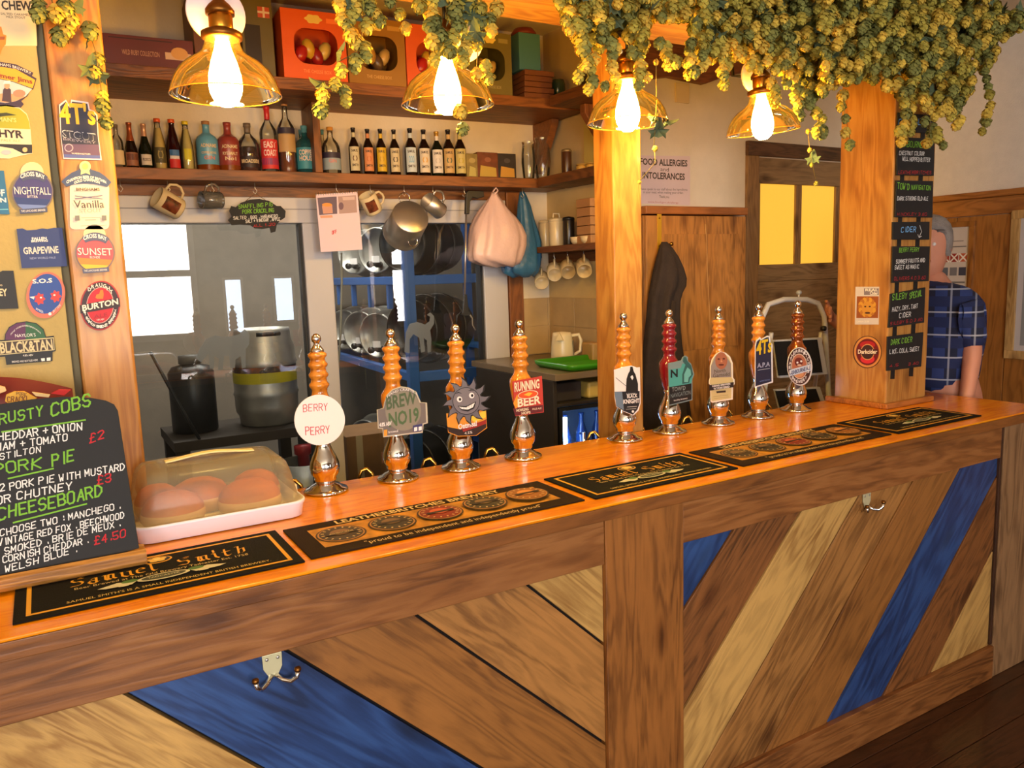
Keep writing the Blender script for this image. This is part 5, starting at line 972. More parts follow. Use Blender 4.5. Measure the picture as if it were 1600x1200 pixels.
for px, w_, tp, lb in ((826, 22, 221, 'empty clear glass vase beside the black carton'), (848, 26, 215, 'taller empty clear glass vase at the end of the shelf')):
    o = bw(px, 268, .10); o.z = zs+.0006; H_ = bw(px, tp, .10).z-o.z; r = w_*(o-CAM).dot(CF)/F/2
    T = thing('glass_vase', o, lb, 'vase', 'glass vases on the bottle shelf'); MB().shell([(.0, 0), (r*.75, .002), (r*.8, H_*.1), (r, H_*.45), (r*.95, H_*.7), (r*.8, H_*.9), (r*.9, H_)], o, clear, Z_, 20).build('glass_body', T); MB().lathe([(r*.7, .001), (r*.74, .012), (0, .014)], o, thin('thick_glass', (226, 220, 206), .35, (206, 190, 160), 1.5, .03, 2), seg=16).build('thick_base', T)
# ------------------------------------------------------------------ gift boxes on the upper shelf
ZU = zu+.0455
print('upper shelf', zu, TU)
def gift(corners, depth, col, label, win, logo=True, kind=0):
    (xa, ya), (xb2, yb2), (xc, yc), (xd, yd) = corners; t1 = TU-.004
    u0 = (BW.px(xa, ya, t1)[0]+BW.px(xd, yd, t1)[0])/2; u1 = (BW.px(xb2, yb2, t1)[0]+BW.px(xc, yc, t1)[0])/2; z1_ = (BW.px(xa, ya, t1)[1]+BW.px(xb2, yb2, t1)[1])/2; z0_ = ZU+.0005; w_, h = u1-u0, z1_-z0_
    m_ = M('gift_card_%02x%02x%02x' % col, col, .5); T = thing('gift_box', BW.w((u0+u1)/2, z0_, t1-depth/2), label, 'gift box', 'cheese gift boxes on the upper shelf')
    b = MB()
    for p, q in (((u0, -t1+.003, z0_), (u0+.003, -t1+depth, z1_)), ((u1-.003, -t1+.003, z0_), (u1, -t1+depth, z1_)), ((u0, -t1+.003, z0_), (u1, -t1+depth, z0_+.003)), ((u0, -t1+.003, z1_-.003), (u1, -t1+depth, z1_)), ((u0, -t1+depth-.003, z0_), (u1, -t1+depth, z1_))): b.box(p, q, m_, ax)
    b.build('carton_sides', T)
    a0, b0, a1, b1_ = u0+w_*win[0], z0_+h*win[1], u0+w_*win[2], z0_+h*win[3]; hole = rrect(a0, b1_, a1, b0, min(a1-a0, b1_-b0)*.36, 5); hole = [(x, b0+b1_-y) if False else (x, y) for x, y in hole]
    hole = []
    rr = min(a1-a0, b1_-b0)*.36
    for cx, cy, an in ((a1-rr, b1_-rr, 0), (a0+rr, b1_-rr, 90), (a0+rr, b0+rr, 180), (a1-rr, b0+rr, 270)):
        for k in range(6): tt = math.radians(an+18*k); hole.append((cx+rr*math.cos(tt), cy+rr*math.sin(tt)))
    def onrect(x, y):
        cx, cy = (a0+a1)/2, (b0+b1_)/2; dx, dy = x-cx, y-cy; k = min(((u1 if dx > 0 else u0)-cx)/dx if abs(dx) > 1e-6 else 9e9, ((z1_ if dy > 0 else z0_)-cy)/dy if abs(dy) > 1e-6 else 9e9); return (cx+dx*k, cy+dy*k)
    outr = [onrect(x, y) for x, y in hole]
    for crn in ((u1, z1_), (u0, z1_), (u0, z0_), (u1, z0_)):
        j = min(range(24), key=lambda i: (outr[i][0]-crn[0])**2+(outr[i][1]-crn[1])**2); outr[j] = crn
    b = MB(); b.add([BW.w(x, y, t1) for x, y in hole]+[BW.w(x, y, t1) for x, y in outr], [(i, 24+i, 24+(i+1) % 24, (i+1) % 24) for i in range(24)], m_); b.build('window_front', T)
    f = Flat(BW, t1+.0006); lg = ink(236, 206, 110)
    f.poly([(u0+w_*.5+w_*.13*(1+.12*math.cos(6*a))*math.cos(a), z0_+h*.88+h*.065*(1+.12*math.cos(6*a))*math.sin(a)) for a in [2*math.pi*i/24 for i in range(24)]], lg, False)
    f.poly([(u0+w_*.7, z0_+h*.84), (u0+w_*.92, z0_+h*.84), (u0+w_*.92, z0_+h*.91), (u0+w_*.7, z0_+h*.91)], ink(*[min(255, v+40) for v in col]), False)
    f.text('THE CHEESE BOX', (u0+w_*.3, z0_+h*.09), (u0+w_*.74, z0_+h*.09), h*.05, ink(*[min(255, v+60) for v in col]), px=False); f.build('print', T)
    cols = ((176, 34, 28), (206, 160, 50), (150, 30, 26), (214, 180, 90)) if kind == 0 else ((120, 84, 44), (176, 130, 60), (90, 66, 44), (200, 160, 90))
    for k in range(4):
        cx = a0+(a1-a0)*(.2+.2*k); cz = b0+(b1_-b0)*(.35+.2*(k % 2)); rr2 = w_*.10
        MB().lathe([(0, -rr2*1.6), (rr2*.7, -rr2*1.2), (rr2, -rr2*.4), (rr2, rr2*.4), (rr2*.7, rr2*1.2), (0, rr2*1.6)], BW.w(cx, cz, t1-.05-.01*k), M('wax_%02x%02x%02x' % cols[k], cols[k], .3), Vector((.5*math.cos(k*2), 0, 1)), 12).build('wrapped_cheese', T)
    return T
gift([(438, 12), (539, 22), (543, 127), (444, 122)], .24, (226, 92, 24), 'orange-red gift box with window, next to the first lamp', (.18, .22, .86, .74))
gift([(541, 24), (632, 34), (634, 136), (546, 129)], .24, (150, 104, 30), 'ochre gift box with window, between the two orange-red boxes', (.18, .22, .86, .74), kind=1)
gift([(634, 37), (727, 46), (730, 145), (636, 137)], .24, (214, 88, 30), 'orange-red gift box half hidden by the second lamp', (.16, .2, .84, .74))
gift([(731, 46), (800, 54), (799, 152), (733, 146)], .24, (112, 100, 50), 'olive gift box behind hop cones, end of the gift box row', (.16, .22, .84, .74), kind=1)
T, u0, u1, z0_, z1_ = wb_thing('hamper_box', 165, 305, 58, 112, .02, TU-.01, M('maroon_card', (96, 30, 26), .5, var=.2), 'long maroon gift carton lying behind the first lamp', 'carton', None, ZU+.0005)
f = Flat(BW, TU-.0096); f.poly([(u0+.02, z0_+.09), (u0+.02+(u1-u0)*.7, z0_+.09), (u0+.02+(u1-u0)*.7, z1_-.01), (u0+.02, z1_-.01)], ink(48, 16, 14), False); f.text('WILD RUBY COLLECTION', (u0+.06, z0_+.035), (u1-.12, z0_+.035), .018, ink(190, 140, 110), px=False); f.poly([(u1-.10, z0_+.03), (u1-.01, z0_+.03), (u1-.01, z0_+.055), (u1-.10, z0_+.055)], ink(206, 170, 140), False); f.poly(ell(u1-.05, z1_-.05, .03, .022, 14), ink(206, 150, 80), False); f.build('print', T)
T, u0, u1, z0_, z1_ = wb_thing('tall_carton', 383, 432, -20, 122, .02, TU-.02, M('khaki_card', (96, 84, 46), .55, var=.2), 'khaki carton with small flag print between the lamp and the orange-red box', 'carton', None, ZU+.0005)
f = Flat(BW, TU-.0196); f.poly([(u0+.01, z0_+.03), (u1-.05, z0_+.03), (u1-.05, z0_+.19), (u0+.01, z0_+.19)], ink(40, 28, 18), False); f.poly([(u1-.055, z0_+.22), (u1-.01, z0_+.22), (u1-.01, z0_+.26), (u1-.055, z0_+.26)], ink(190, 80, 60), False); f.up(); f.line((u1-.055, z0_+.24), (u1-.01, z0_+.24), .008, ink(220, 200, 190), False); f.line((u1-.032, z0_+.22), (u1-.032, z0_+.26), .008, ink(220, 200, 190), False); f.poly(ell(u1-.03, z0_+.33, .016, .014, 10), ink(214, 190, 130), False); f.build('print', T)
wb_thing('tall_carton', 306, 372, -20, 100, .02, TU-.07, M('brown_card', (112, 66, 40), .55, var=.2), 'brown carton standing behind the first lamp disc', 'carton', None, ZU+.0005)
T, u0, u1, z0_, z1_ = wb_thing('tea_tin', 812, 845, 52, 110, TU-.16, TU-.05, M('teal_tin', (70, 122, 140), .4), 'teal tin with maroon lid on the carton stack', 'tin', None, None); MB().lathe([(.5*(u1-u0)+.003, 0), (.5*(u1-u0)+.004, .01), (.4*(u1-u0), .03), (0, .034)], BW.w((u0+u1)/2, z1_+.0005, TU-.105), M('maroon_lid', (110, 34, 28), .5), seg=20, sx=1.0, sy=1.0).build('lid', T); zst = z0_
nb = 5; hst = (zst-ZU-.003)/nb
for i in range(nb):
    u0 = BW.px(815, 140, TU-.05)[0]+random.uniform(-.006, .006); o = BW.w(u0+.1, ZU+.001+i*hst, .09)
    tag(MB().box((u0, -TU+.02, ZU+.001+i*hst), (u0+.155+random.uniform(-.008, .01), -TU+.19, ZU+.001+(i+1)*hst-.002), M('stacked_carton_brown', (116, 66, 34), .6, var=.3), ax).build('flat_carton', bevel=.003), ('flat brown carton at the bottom of the stack under the teal tin', 'second flat brown carton up in the stack under the teal tin', 'middle flat brown carton of the stack under the teal tin', 'fourth flat brown carton up in the stack under the teal tin', 'top flat brown carton right under the teal tin')[i], 'carton', 'flat cartons under the teal tin')
tag(MB().lathe([(.034, 0), (.036, .09), (.030, .11), (.0, .112)], BW.w(BW.px(872, 150, TU-.1)[0], ZU+.001, TU-.1), M('dark_green_jar', (50, 66, 40), .2), seg=16).build('jar'), 'dark green jar beside the flat cartons', 'jar')

# ================================================================== things hanging from the shelf
def hook(px, what): 
    u = BW.px(px, 290, .16)[0]; p = BW.w(u, zs-.0455, .16)
    tag(MB().tube([p, p+Vector((0, 0, -.022)), p+BW.u*.008+Vector((0, 0, -.034)), p+Vector((0, 0, -.046)), p-BW.u*.008+Vector((0, 0, -.038)), p-BW.u*.008+Vector((0, 0, -.032))], .0016, steel, 6).build('cup_hook'), 'small steel cup hook under the bottle shelf '+what, 'hook', 'cup hooks under the bottle shelf'); return p+Vector((0, 0, -.044))
HK = {px: hook(px, w_) for px, w_ in ((188, 'with nothing on it, beside the badge post'), (262, 'holding the cream mug nearest the post'), (331, 'holding the glass tankard'), (398, 'holding the pig sign'), (525, 'holding the calendar'), (578, 'holding the mug beside the calendar'), (631, 'holding the steel bucket'), (676, 'holding the steel cup'), (725, 'holding the grabber'), (771, 'holding the white bag'), (816, 'holding the blue bag'))}
cer = M('cream_ceramic', (224, 206, 166), .25); gmug = thin('dimpled_glass', (246, 244, 238), .30, (226, 222, 212), 1.5, .05, 2.2)
def mug(px, py, ang, r, h, mat, label, hp, t=.15, pic=True, hr=None, group='mugs hanging under the bottle shelf', face=.35, cat='mug'):
    """hung mug: mouth points along angle `ang` on the wall, handle on the side of the hook"""
    c = bw(px, py, t); a = math.radians(ang); A = (BW.u*math.cos(a)+Z_*math.sin(a)+BW.n*face).normalized(); Hd = (hp-c); Hd = (Hd-A*Hd.dot(A)).normalized()
    T = thing('mug', c-Z_*r, label, cat, group); b = MB(); b.lathe([(r*.9, -h/2), (r, -h/2+.006), (r, h/2), (r*.93, h/2), (r*.92, -h/2+.012), (0, -h/2+.012)], c, mat, A, 24); b.build('cup_body', T)
    R_ = hr or h*.34; MB().tube([c+Hd*(r*.96)+A*R_, c+Hd*(r+R_*.7)+A*R_*.85, c+Hd*(r+R_*1.05)+A*R_*.2, c+Hd*(r+R_*1.05)-A*R_*.3, c+Hd*(r+R_*.6)-A*R_*.9, c+Hd*(r*.96)-A*R_], .0055, mat, 8).build('handle', T)
    if pic:
        f = MB(); n = 8; S = A.cross(Hd); vs = []; fs = []; base = math.atan2((CAM-c).dot(S), (CAM-c).dot(Hd))
        for z_ in (-h*.3, h*.3):
            for i in range(n+1):
                g = base-.6+1.2*i/n; vs.append(c+A*z_+Hd*(r*1.012*math.cos(g))+S*(r*1.012*math.sin(g)))
        f.add(vs, [(i, i+1, n+2+i, n+1+i) for i in range(n)], M('mug_picture', (120, 60, 34), .4, var=.9, bscale=350), True); f.build('picture', T)
    return T
mug(263, 318, 150, .045, .105, cer, 'cream mug with brown picture, hanging nearest the badge post', HK[262])
mug(330, 313, 180, .036, .088, gmug, 'small dimpled glass tankard hanging under the bottle shelf', HK[331], pic=False)
mug(579, 318, 120, .040, .090, cer, 'cream mug with brown picture, hanging beside the calendar', HK[578])
mug(678, 322, 148, .040, .105, steel, 'steel cup hanging beside the steel bucket', HK[676], pic=False, cat='cup')
# pig-shaped slate sign
f = Flat(BW, .155); pig = [(358, 330), (361, 322), (368, 324), (376, 317), (390, 312), (405, 311), (420, 314), (432, 322), (438, 322), (446, 330), (445, 340), (436, 346), (432, 352), (430, 362), (423, 364), (421, 356), (410, 358), (398, 357), (391, 352), (375, 351), (362, 352), (356, 344), (362, 338)]
T = thing('pig_sign', bw(400, 357, .155), 'black pig-shaped slate sign about pork crackling, hung on a string', 'sign'); f.base(pig, .006, slate); f.build('slate', T)
w = Flat(BW, .1618)
for s, x0, y0, x1, y1, h, m in (('SNAFFLING PIG', 373, 326, 426, 322, 6, chalkg), ('PORK CRACKLING', 379, 334, 428, 331, 6, chalkg), ('SALTED . BBQ . HABANERO', 365, 343, 434, 339.5, 4.6, chalkw), ('SALT + VINEGAR . APPLE', 384, 348, 438, 344.5, 4.6, chalkw), ('ALL 1.20', 396, 355, 430, 352, 4, chalkr)): Flat(BW, .1618).text(s, (x0, y0), (x1, y1), h, m, 'h', pen=.14).build('chalk_line', T)
MB().tube([bw(384, 314, .158), HK[398], bw(418, 315, .158)], .0012, M('string', (90, 70, 50), .8), 5).build('string', T)
# calendar
f = Flat(BW, .165); T = thing('calendar', bw(530, 395, .165), 'white wall calendar with two small pictures hanging over the window mullion', 'calendar'); f.base([(493, 304), (558, 300), (566, 390), (501, 394)], .004, ink(226, 204, 218)); f.build('pages', T)
w = Flat(BW, .1695); w.poly([(496, 309), (526, 307), (527, 334), (499, 336)], ink(96, 80, 104)); w.poly([(503, 322), (519, 320), (520, 333), (505, 334)], ink(206, 150, 130)); w.poly(ell(511, 320, 8, 3, 12), ink(232, 150, 60)); w.build('picture', T)
w = Flat(BW, .1695); w.poly([(528, 307), (556, 305), (558, 332), (530, 334)], ink(172, 144, 144)); w.poly(ell(533, 322, 4, 6, 12), ink(110, 80, 100)); w.poly([(535, 308), (554, 307), (554, 312), (536, 313)], ink(206, 180, 180)); w.build('picture', T)
w = Flat(BW, .1695); w.poly([(500, 337), (519, 336), (520, 340), (501, 341)], ink(226, 160, 130)); w.build('month_tab', T)
Flat(BW, .1695).text('OFF', (519, 366), (526, 364), 5, ink(206, 60, 70), 'h', pen=.2).build('pen_note', T)
b = MB()
for i in range(18): p = bw(494+64*i/17, 303.5-4*i/17, .170); b.tube([p+Vector((0, 0, -.006)), p+BW.n*.004, p+Vector((0, 0, .006)), p-BW.n*.005], .0009, steel, 4)
b.build('wire_binding', T); MB().tube([bw(525, 301, .168), HK[525]], .0015, steel, 5).build('hanger', T)
# steel bucket with ring handles
c = bw(642, 338, .22); A = ((CAM-c).normalized()*.80+CR*.24+CU*.46).normalized(); T = thing('steel_bucket', c-Z_*.1, 'brushed steel wine bucket hanging upside down by its ring', 'bucket'); dpt = (c-CAM).dot(CF); r = 29*dpt/F
MB().lathe([(r*.0, 0), (r*.94, 0), (r, -.006), (r*1.02, -.11), (r*1.04, -.15), (r*1.10, -.153), (r*1.10, -.158)], c, steel, A, 32).build('bucket_body', T)
def ringt(cc, rr, n_): 
    x_ = n_.cross(Z_).normalized(); z_ = x_.cross(n_); return [cc+x_*rr*math.cos(2*math.pi*i/20)+z_*rr*math.sin(2*math.pi*i/20) for i in range(21)]
MB().tube(ringt(bw(632, 310, .17), .026, BW.n), .0024, chrome, 6).build('ring_handle', T); MB().tube(ringt(bw(645, 377, .19), .023, BW.n), .0024, chrome, 6).build('ring_handle', T)
# litter picker
T = thing('litter_picker', bw(727, 515, .16), 'long grabber with black pistol grip and pincer jaws hanging by the white bag', 'grabber'); f = Flat(BW, .15)
f.base([(725, 335), (726, 302), (729, 298), (753, 299), (754, 308), (744, 311), (736, 309), (732, 316), (731, 335)], .022, blackm); f.build('grip', T, .003)
MB().tube([bw(728.5, 333, .16), bw(726, 462, .16)], .005, M('silver_tube', (200, 190, 186), .3, .8), 10).build('shaft', T)
f = Flat(BW, .152); f.base([(722, 488), (724, 460), (728, 460), (731, 487), (735, 490), (730, 494), (722, 493), (718, 491)], .014, blackm); f.build('jaw_head', T, .002)
MB().tube([bw(721, 488, .16), bw(714, 494, .16), bw(713, 505, .16), bw(717, 514, .16)], [.005, .005, .004, .003], blackm, 8).build('jaw', T); MB().tube([bw(732, 489, .16), bw(738, 497, .16), bw(738, 507, .16), bw(743, 516, .16)], [.005, .004, .0035, .003], M('grey_jaw', (120, 116, 112), .5), 8).build('jaw', T)
# carrier bags
def bag(label, rows, mat, t, hk, fl=9, amp=.10, seed=1, loops=()):
    rnd = random.Random(seed); T = thing('carrier_bag', bw((rows[-1][1]+rows[-1][2])/2, rows[-1][0], t), label, 'bag', 'carrier bags hanging under the shelf'); rings = []; n = 44; ph = [rnd.uniform(0, 6.28) for _ in range(4)]
    for i, (y, xl, xr) in enumerate(rows):
        a, b_ = bw(xl, y, t), bw(xr, y, t); c = (a+b_)/2; hw = (b_-a).length/2; dp = min(hw*.62, .085); am = amp*(.5+.5*math.sin(math.pi*i/(len(rows)-1))); R = []
        for k in range(n):
            g = 2*math.pi*k/n; m_ = 1+am*(.6*math.sin(fl*g+ph[0]+i*.25)+.4*math.sin((fl+4)*g+ph[1]-i*.4)+.35*math.sin(3*g+ph[2]+i*.6)); cs, sn_ = math.cos(g), math.sin(g)
            cs = math.copysign(abs(cs)**.8, cs); R.append(c+BW.u*(hw*cs*(1 if abs(sn_) < .25 else m_))+BW.n*(dp*sn_*m_)+Z_*(.006*math.sin(5*g+i)))
        rings.append(R)
    MB().loft(rings, mat).build('bag_body', T)
    for lp in loops: MB().tube([bw(x, y, t+.01) for x, y in lp], .004, mat, 6).build('handle', T)
    MB().tube([bw((rows[0][1]+rows[0][2])/2, rows[0][0]+2, t), hk], .0045, mat, 6).build('handle', T)
bag('white carrier bag tied and full, hanging by the grabber', [(302, 768, 777), (308, 766, 779), (316, 760, 786), (328, 752, 794), (342, 744, 804), (356, 738, 811), (370, 735, 816), (384, 733, 816), (396, 731, 814), (405, 732, 812), (411, 746, 810), (416, 770, 806)], M('white_polythene', (222, 190, 186), .35, bump=.25, bscale=40), .17, HK[771], seed=3, loops=[[(772, 305), (778, 298), (775, 293), (770, 300)]])
bag('thin blue carrier bag hanging beside the white one', [(300, 812, 818), (306, 811, 822), (320, 809, 827), (340, 808, 831), (360, 806, 836), (380, 803, 841), (400, 795, 842), (415, 787, 842), (425, 787, 840), (432, 800, 833)], M('blue_polythene', (52, 104, 150), .35, bump=.3, bscale=40), .13, HK[816], fl=7, amp=.2, seed=5, loops=[[(826, 350), (838, 378), (846, 402), (842, 410), (836, 404)]])
# ================================================================== alcove on the right of the back bar
sx1 = PX-.001; sx0 = PX-.17
sz = onx(890, 382, sx0).z                                   # little shelf on the partition
T = thing('alcove_shelf', (PX-.08, 3.2, sz-.02), 'dark wooden shelf on the alcove side holding canisters and mugs', 'shelf')
MB().box((sx0, 2.87, sz-.03), (sx1, PY-.03, sz), shelf_y).build('board', T, .002); MB().box((sx1-.02, 2.87, sz-.08), (sx1, PY-.03, sz-.031), shelf_y).build('batten', T, .002)
T = thing('alcove_high_shelf', (PX-.08, 3.2, zs-.05), 'high dark shelf on the alcove side, level with the bottles', 'shelf'); MB().box((sx0-.02, 2.87, zs-.045), (sx1, PY-.21, zs), shelf_y).build('board', T, .002)
T = thing('alcove_top_shelf', (PX-.08, 3.1, zu), 'top dark shelf on the alcove side, level with the gift boxes', 'shelf'); MB().box((sx0-.08, 2.87, zu), (sx1, PY-TU-.025, zu+.045), shelf_y).build('board', T, .002)
MB().prism([(0, 0), (-.14, 0), (-.14, -.04), (-.02, -.20), (0, -.20)], Plane((PX-.002, 3.05, zu-.0005), X_, Z_), 0, .04, shelf_z).build('bracket', T, .003)
def jarlike(px, py0, py1, wpx, x, mat, label, cat, prof='can', cap=None, zb=None, group='canisters and jars in the alcove', name='canister'):
    p0 = onx(px, py1, x); p1 = onx(px, py0, x); p0.z = zb if zb is not None else p0.z; H_ = p1.z-p0.z; r = wpx*(p0-CAM).dot(CF)/F/2
    T = thing(name, p0, label, cat, group); pr_ = [(r*.96, 0), (r, .004), (r, H_*.86), (r*.97, H_*.88)] if prof == 'can' else [(r*.8, 0), (r, H_*.2), (r*1.02, H_*.6), (r*.8, H_*.8)]
    MB().lathe(pr_, p0, mat, seg=22).build('canister_body', T); MB().lathe([(r*1.04, H_*.86), (r*1.04, H_*.93), (r*.9, H_*.97), (0, H_)], p0, cap or mat, seg=22).build('lid', T)
    return T, p0, r, H_
T, p, r, H_ = jarlike(870, 340, 384, 24, PX-.10, cer, 'cream enamel canister with looped lid handle', 'canister', zb=sz+.0006); MB().tube([p+Vector((-.02, 0, H_)), p+Vector((-.016, 0, H_+.02)), p+Vector((.016, 0, H_+.02)), p+Vector((.02, 0, H_))], .004, cer, 8).build('lid_handle', T)
jarlike(853, 343, 386, 20, PX-.07, cer, 'cream enamel canister partly behind the looped one', 'canister', zb=sz+.0006)
jarlike(889, 338, 380, 18, PX-.10, M('black_jar', (40, 32, 24), .3), 'black jar with cream label on the alcove shelf', 'jar', zb=sz+.0006, cap=blackm, name='jar')
jarlike(908, 336, 362, 12, PX-.06, M('brown_bottle_glass', (60, 36, 16), .2), 'small brown bottle behind the pale bowls on the alcove shelf', 'bottle', zb=sz+.0006, cap=blackm, name='jar')
for px, lb in ((902, 'small pale bowl beside the black jar'), (918, 'small pale bowl beside the carton pile')):
    p = onx(px, 378, PX-.11); p.z = sz+.0006; T = tag(MB().lathe([(.02, 0), (.03, .012), (.036, .035), (.033, .035), (.026, .014), (0, .008)], p, cer, seg=18).build('bowl'), lb, 'bowl', 'bowls on the alcove shelf')
for i in range(5):
    p = onx(927, 372, PX-.07); tag(MB().box((PX-.13, p.y-.06, sz+.001+.042*i), (PX-.02, p.y+.05, sz+.040+.042*i), M('buff_carton', (176, 130, 84), .6)).build('small_carton', bevel=.002), ('lowest small buff carton of the pile on the alcove shelf', 'second small buff carton up in the alcove pile', 'middle small buff carton of the alcove pile', 'fourth small buff carton up in the alcove pile', 'top small buff carton of the alcove pile')[i], 'carton', 'small cartons on the alcove shelf')
for i, (px, py, lb) in enumerate(((846, 437, 'pale mug hanging lowest, nearest the back wall'), (866, 424, 'cream mug hanging second along the alcove shelf'), (887, 420, 'buff mug hanging third along the alcove shelf'), (912, 418, 'patterned cream mug hanging nearest the middle post'))):
    c = onx(px, py, PX-.10); T = thing('mug', c-Z_*.04, lb, 'mug', 'mugs hanging in the alcove'); A = Vector((-.45, -.75, -.42)).normalized(); Hd = Vector((0, 0, 1)); Hd = (Hd-A*Hd.dot(A)).normalized(); r, h = .036, .085
    mt = M('mug_buff', (196, 170, 120), .3) if i in (2, 3) else cer
    MB().lathe([(r*.9, -h/2), (r, -h/2+.006), (r, h/2), (r*.93, h/2), (r*.92, -h/2+.012), (0, -h/2+.012)], c, mt, A, 22).build('cup_body', T)
    MB().tube([c+Hd*r*.95+A*.024, c+Hd*(r+.022)+A*.02, c+Hd*(r+.027), c+Hd*(r+.022)-A*.02, c+Hd*r*.95-A*.024], .005, mt, 8).build('handle', T)
    hp = Vector((c.x, c.y, sz-.0305)); tag(MB().tube([hp, hp+Vector((0, 0, -.02)), hp+Vector((.006, 0, -.03)), hp+Vector((0, 0, -.04))], .0016, steel, 6).build('cup_hook'), ('cup hook of the lowest alcove mug', 'cup hook of the second alcove mug', 'cup hook of the third alcove mug', 'cup hook of the patterned alcove mug')[i], 'hook', 'cup hooks under the alcove shelf')
# jars on the high alcove shelf
jarlike(886, 232, 284, 16, PX-.12, M('dark_jar_brown', (70, 40, 20), .3), 'dark brown jar on the high alcove shelf', 'jar', zb=zs+.0006, cap=M('silver_lid', (150, 130, 90), .4, .6), name='jar')
jarlike(908, 256, 278, 15, PX-.12, M('straw_jar', (190, 150, 70), .4), 'straw-coloured jar on the high alcove shelf', 'jar', 'pot', zb=zs+.0006, name='jar')
jarlike(922, 254, 276, 13, PX-.09, M('straw_jar'), 'second straw-coloured jar on the high alcove shelf, next to the middle post', 'jar', 'pot', zb=zs+.0006, name='jar')
T = tag(MB().box((PX-.012, 3.0, zs+.002), (PX-.002, 3.2, zs+.24), M('pale_yellow_card', (200, 180, 100), .6)).build('yellow_card'), 'pale yellow card standing on the high alcove shelf', 'card')
T = tag(MB().lathe([(.028, 0), (.045, .03), (.05, .09), (.03, .12), (0, .125)], Vector((PX-.12, 3.0, zu+.046)), M('dark_pot', (40, 34, 28), .3), seg=18).build('dark_pot'), 'dark pot on the top alcove shelf', 'pot')
# worktop and tiles
WZ = 1.20
st_ = struct('tile_splashback', (PX-.012, 2.9, WZ+.001), (PX-.0005, PY-.02, WZ+.30), M('beige_tile', (190, 160, 112), .4, var=.15)); st_.name = 'wall_splashback'
for i in range(3):
    for j in range(2): MB().box((PX-.016, 2.905+i*.2, WZ+.003+j*.15), (PX-.0125, 2.905+i*.2+.196, WZ+.003+j*.15+.146), M('beige_tile')).build('tile', st_, .001)
u_ = BW.px(806, 600, 0)[0]; wt2 = tag(MB().box((sR+.09, -.012, WZ+.001), (sc-.002, -.0005, WZ+.30), M('beige_tile'), ax).build('wall_back_tiles'), kind='structure')
for i in range(2):
    for j in range(2): MB().box((sR+.092+i*.145, -.016, WZ+.003+j*.15), (sR+.092+i*.145+.142, -.0125, WZ+.003+j*.15+.146), M('beige_tile'), ax).build('tile', wt2, .001)
unit = thing('service_counter', (PX-.3, 3.15, 0), 'dark back bar unit with worktop and open shelf under the kettle', 'counter')
UX0 = 1.86
box('worktop', (UX0, 2.78, WZ-.03), (PX-.02, 3.55, WZ), M('grey_laminate', (120, 104, 84), .35, var=.2), unit, .003)
box('side_panel', (UX0, 2.8, 0), (UX0+.02, 3.5, WZ-.031), M('dark_carcass', (34, 26, 20), .6), unit); box('side_panel', (PX-.045, 2.8, 0), (PX-.025, 3.5, WZ-.031), M('dark_carcass'), unit)
box('back_panel', (UX0+.021, 3.48, 0), (PX-.046, 3.5, WZ-.031), M('dark_carcass'), unit); box('open_shelf', (UX0+.021, 2.8, 1.052), (PX-.046, 3.479, 1.066), M('dark_carcass'), unit)
def wp(px, py, z): p = onz(px, py, z); return p
# kettle
p = Vector((2.18, 3.19, WZ+.0006)); T = thing('kettle', p, 'cream jug kettle with loop handle on the worktop', 'kettle'); MB().lathe([(.056, 0), (.058, .012), (.054, .08), (.048, .125), (.045, .140), (0, .145)], p, cer, seg=24).build('jug', T)
MB().tube([p+Vector((.04, -.018, .122)), p+Vector((.078, -.03, .126)), p+Vector((.088, -.035, .095)), p+Vector((.084, -.033, .045)), p+Vector((.05, -.022, .025))], .009, cer, 10).build('handle', T); MB().prism([(-.018, .105), (.018, .105), (.0, .143)], Plane(p+Vector((-.035, -.035, 0)), Vector((.7, -.7, 0)), Z_), 0, .02, cer).build('spout', T); MB().box((-.004, -.058, .03), (.004, -.0535, .10), M('grey_gauge', (110, 104, 90), .3), (p, Vector((.8, .6, 0)), Vector((-.6, .8, 0)), Z_)).build('level_gauge', T)
p = Vector((2.26, 3.05, WZ+.0006))
tag(MB().box((2.26, 3.05, WZ+.001), (PX-.03, 3.14, WZ+.09), M('biscuit_tub', (176, 136, 84), .5)).build('storage_tub', bevel=.008), 'tan storage tub beside the kettle', 'tub')
T = thing('green_tray', (2.1, 2.95, WZ), 'bright green plastic tray on the worktop edge', 'tray'); b = MB(); b.loft([rr3(1.96, 2.30, 2.80, 3.08, WZ+.0008, .03), rr3(1.945, 2.315, 2.785, 3.095, WZ+.014, .035), rr3(1.94, 2.32, 2.78, 3.10, WZ+.032, .04), rr3(1.95, 2.31, 2.79, 3.09, WZ+.030, .035), rr3(1.965, 2.295, 2.805, 3.075, WZ+.008, .03)], M('green_plastic', (56, 140, 20), .35)); b.build('tray_body', T)
tag(MB().box((2.07, 2.83, 1.0668), (2.30, 3.05, 1.14), M('yellow_tub_plastic', (206, 176, 90), .4)).build('storage_tub', bevel=.01), 'yellow tub on the shelf under the green tray', 'tub')
tag(MB().box((1.895, 2.84, 1.0668), (2.04, 3.1, 1.15), M('dark_crate', (46, 38, 32), .6)).build('crate', bevel=.006), 'dark crate on the shelf under the worktop', 'crate')
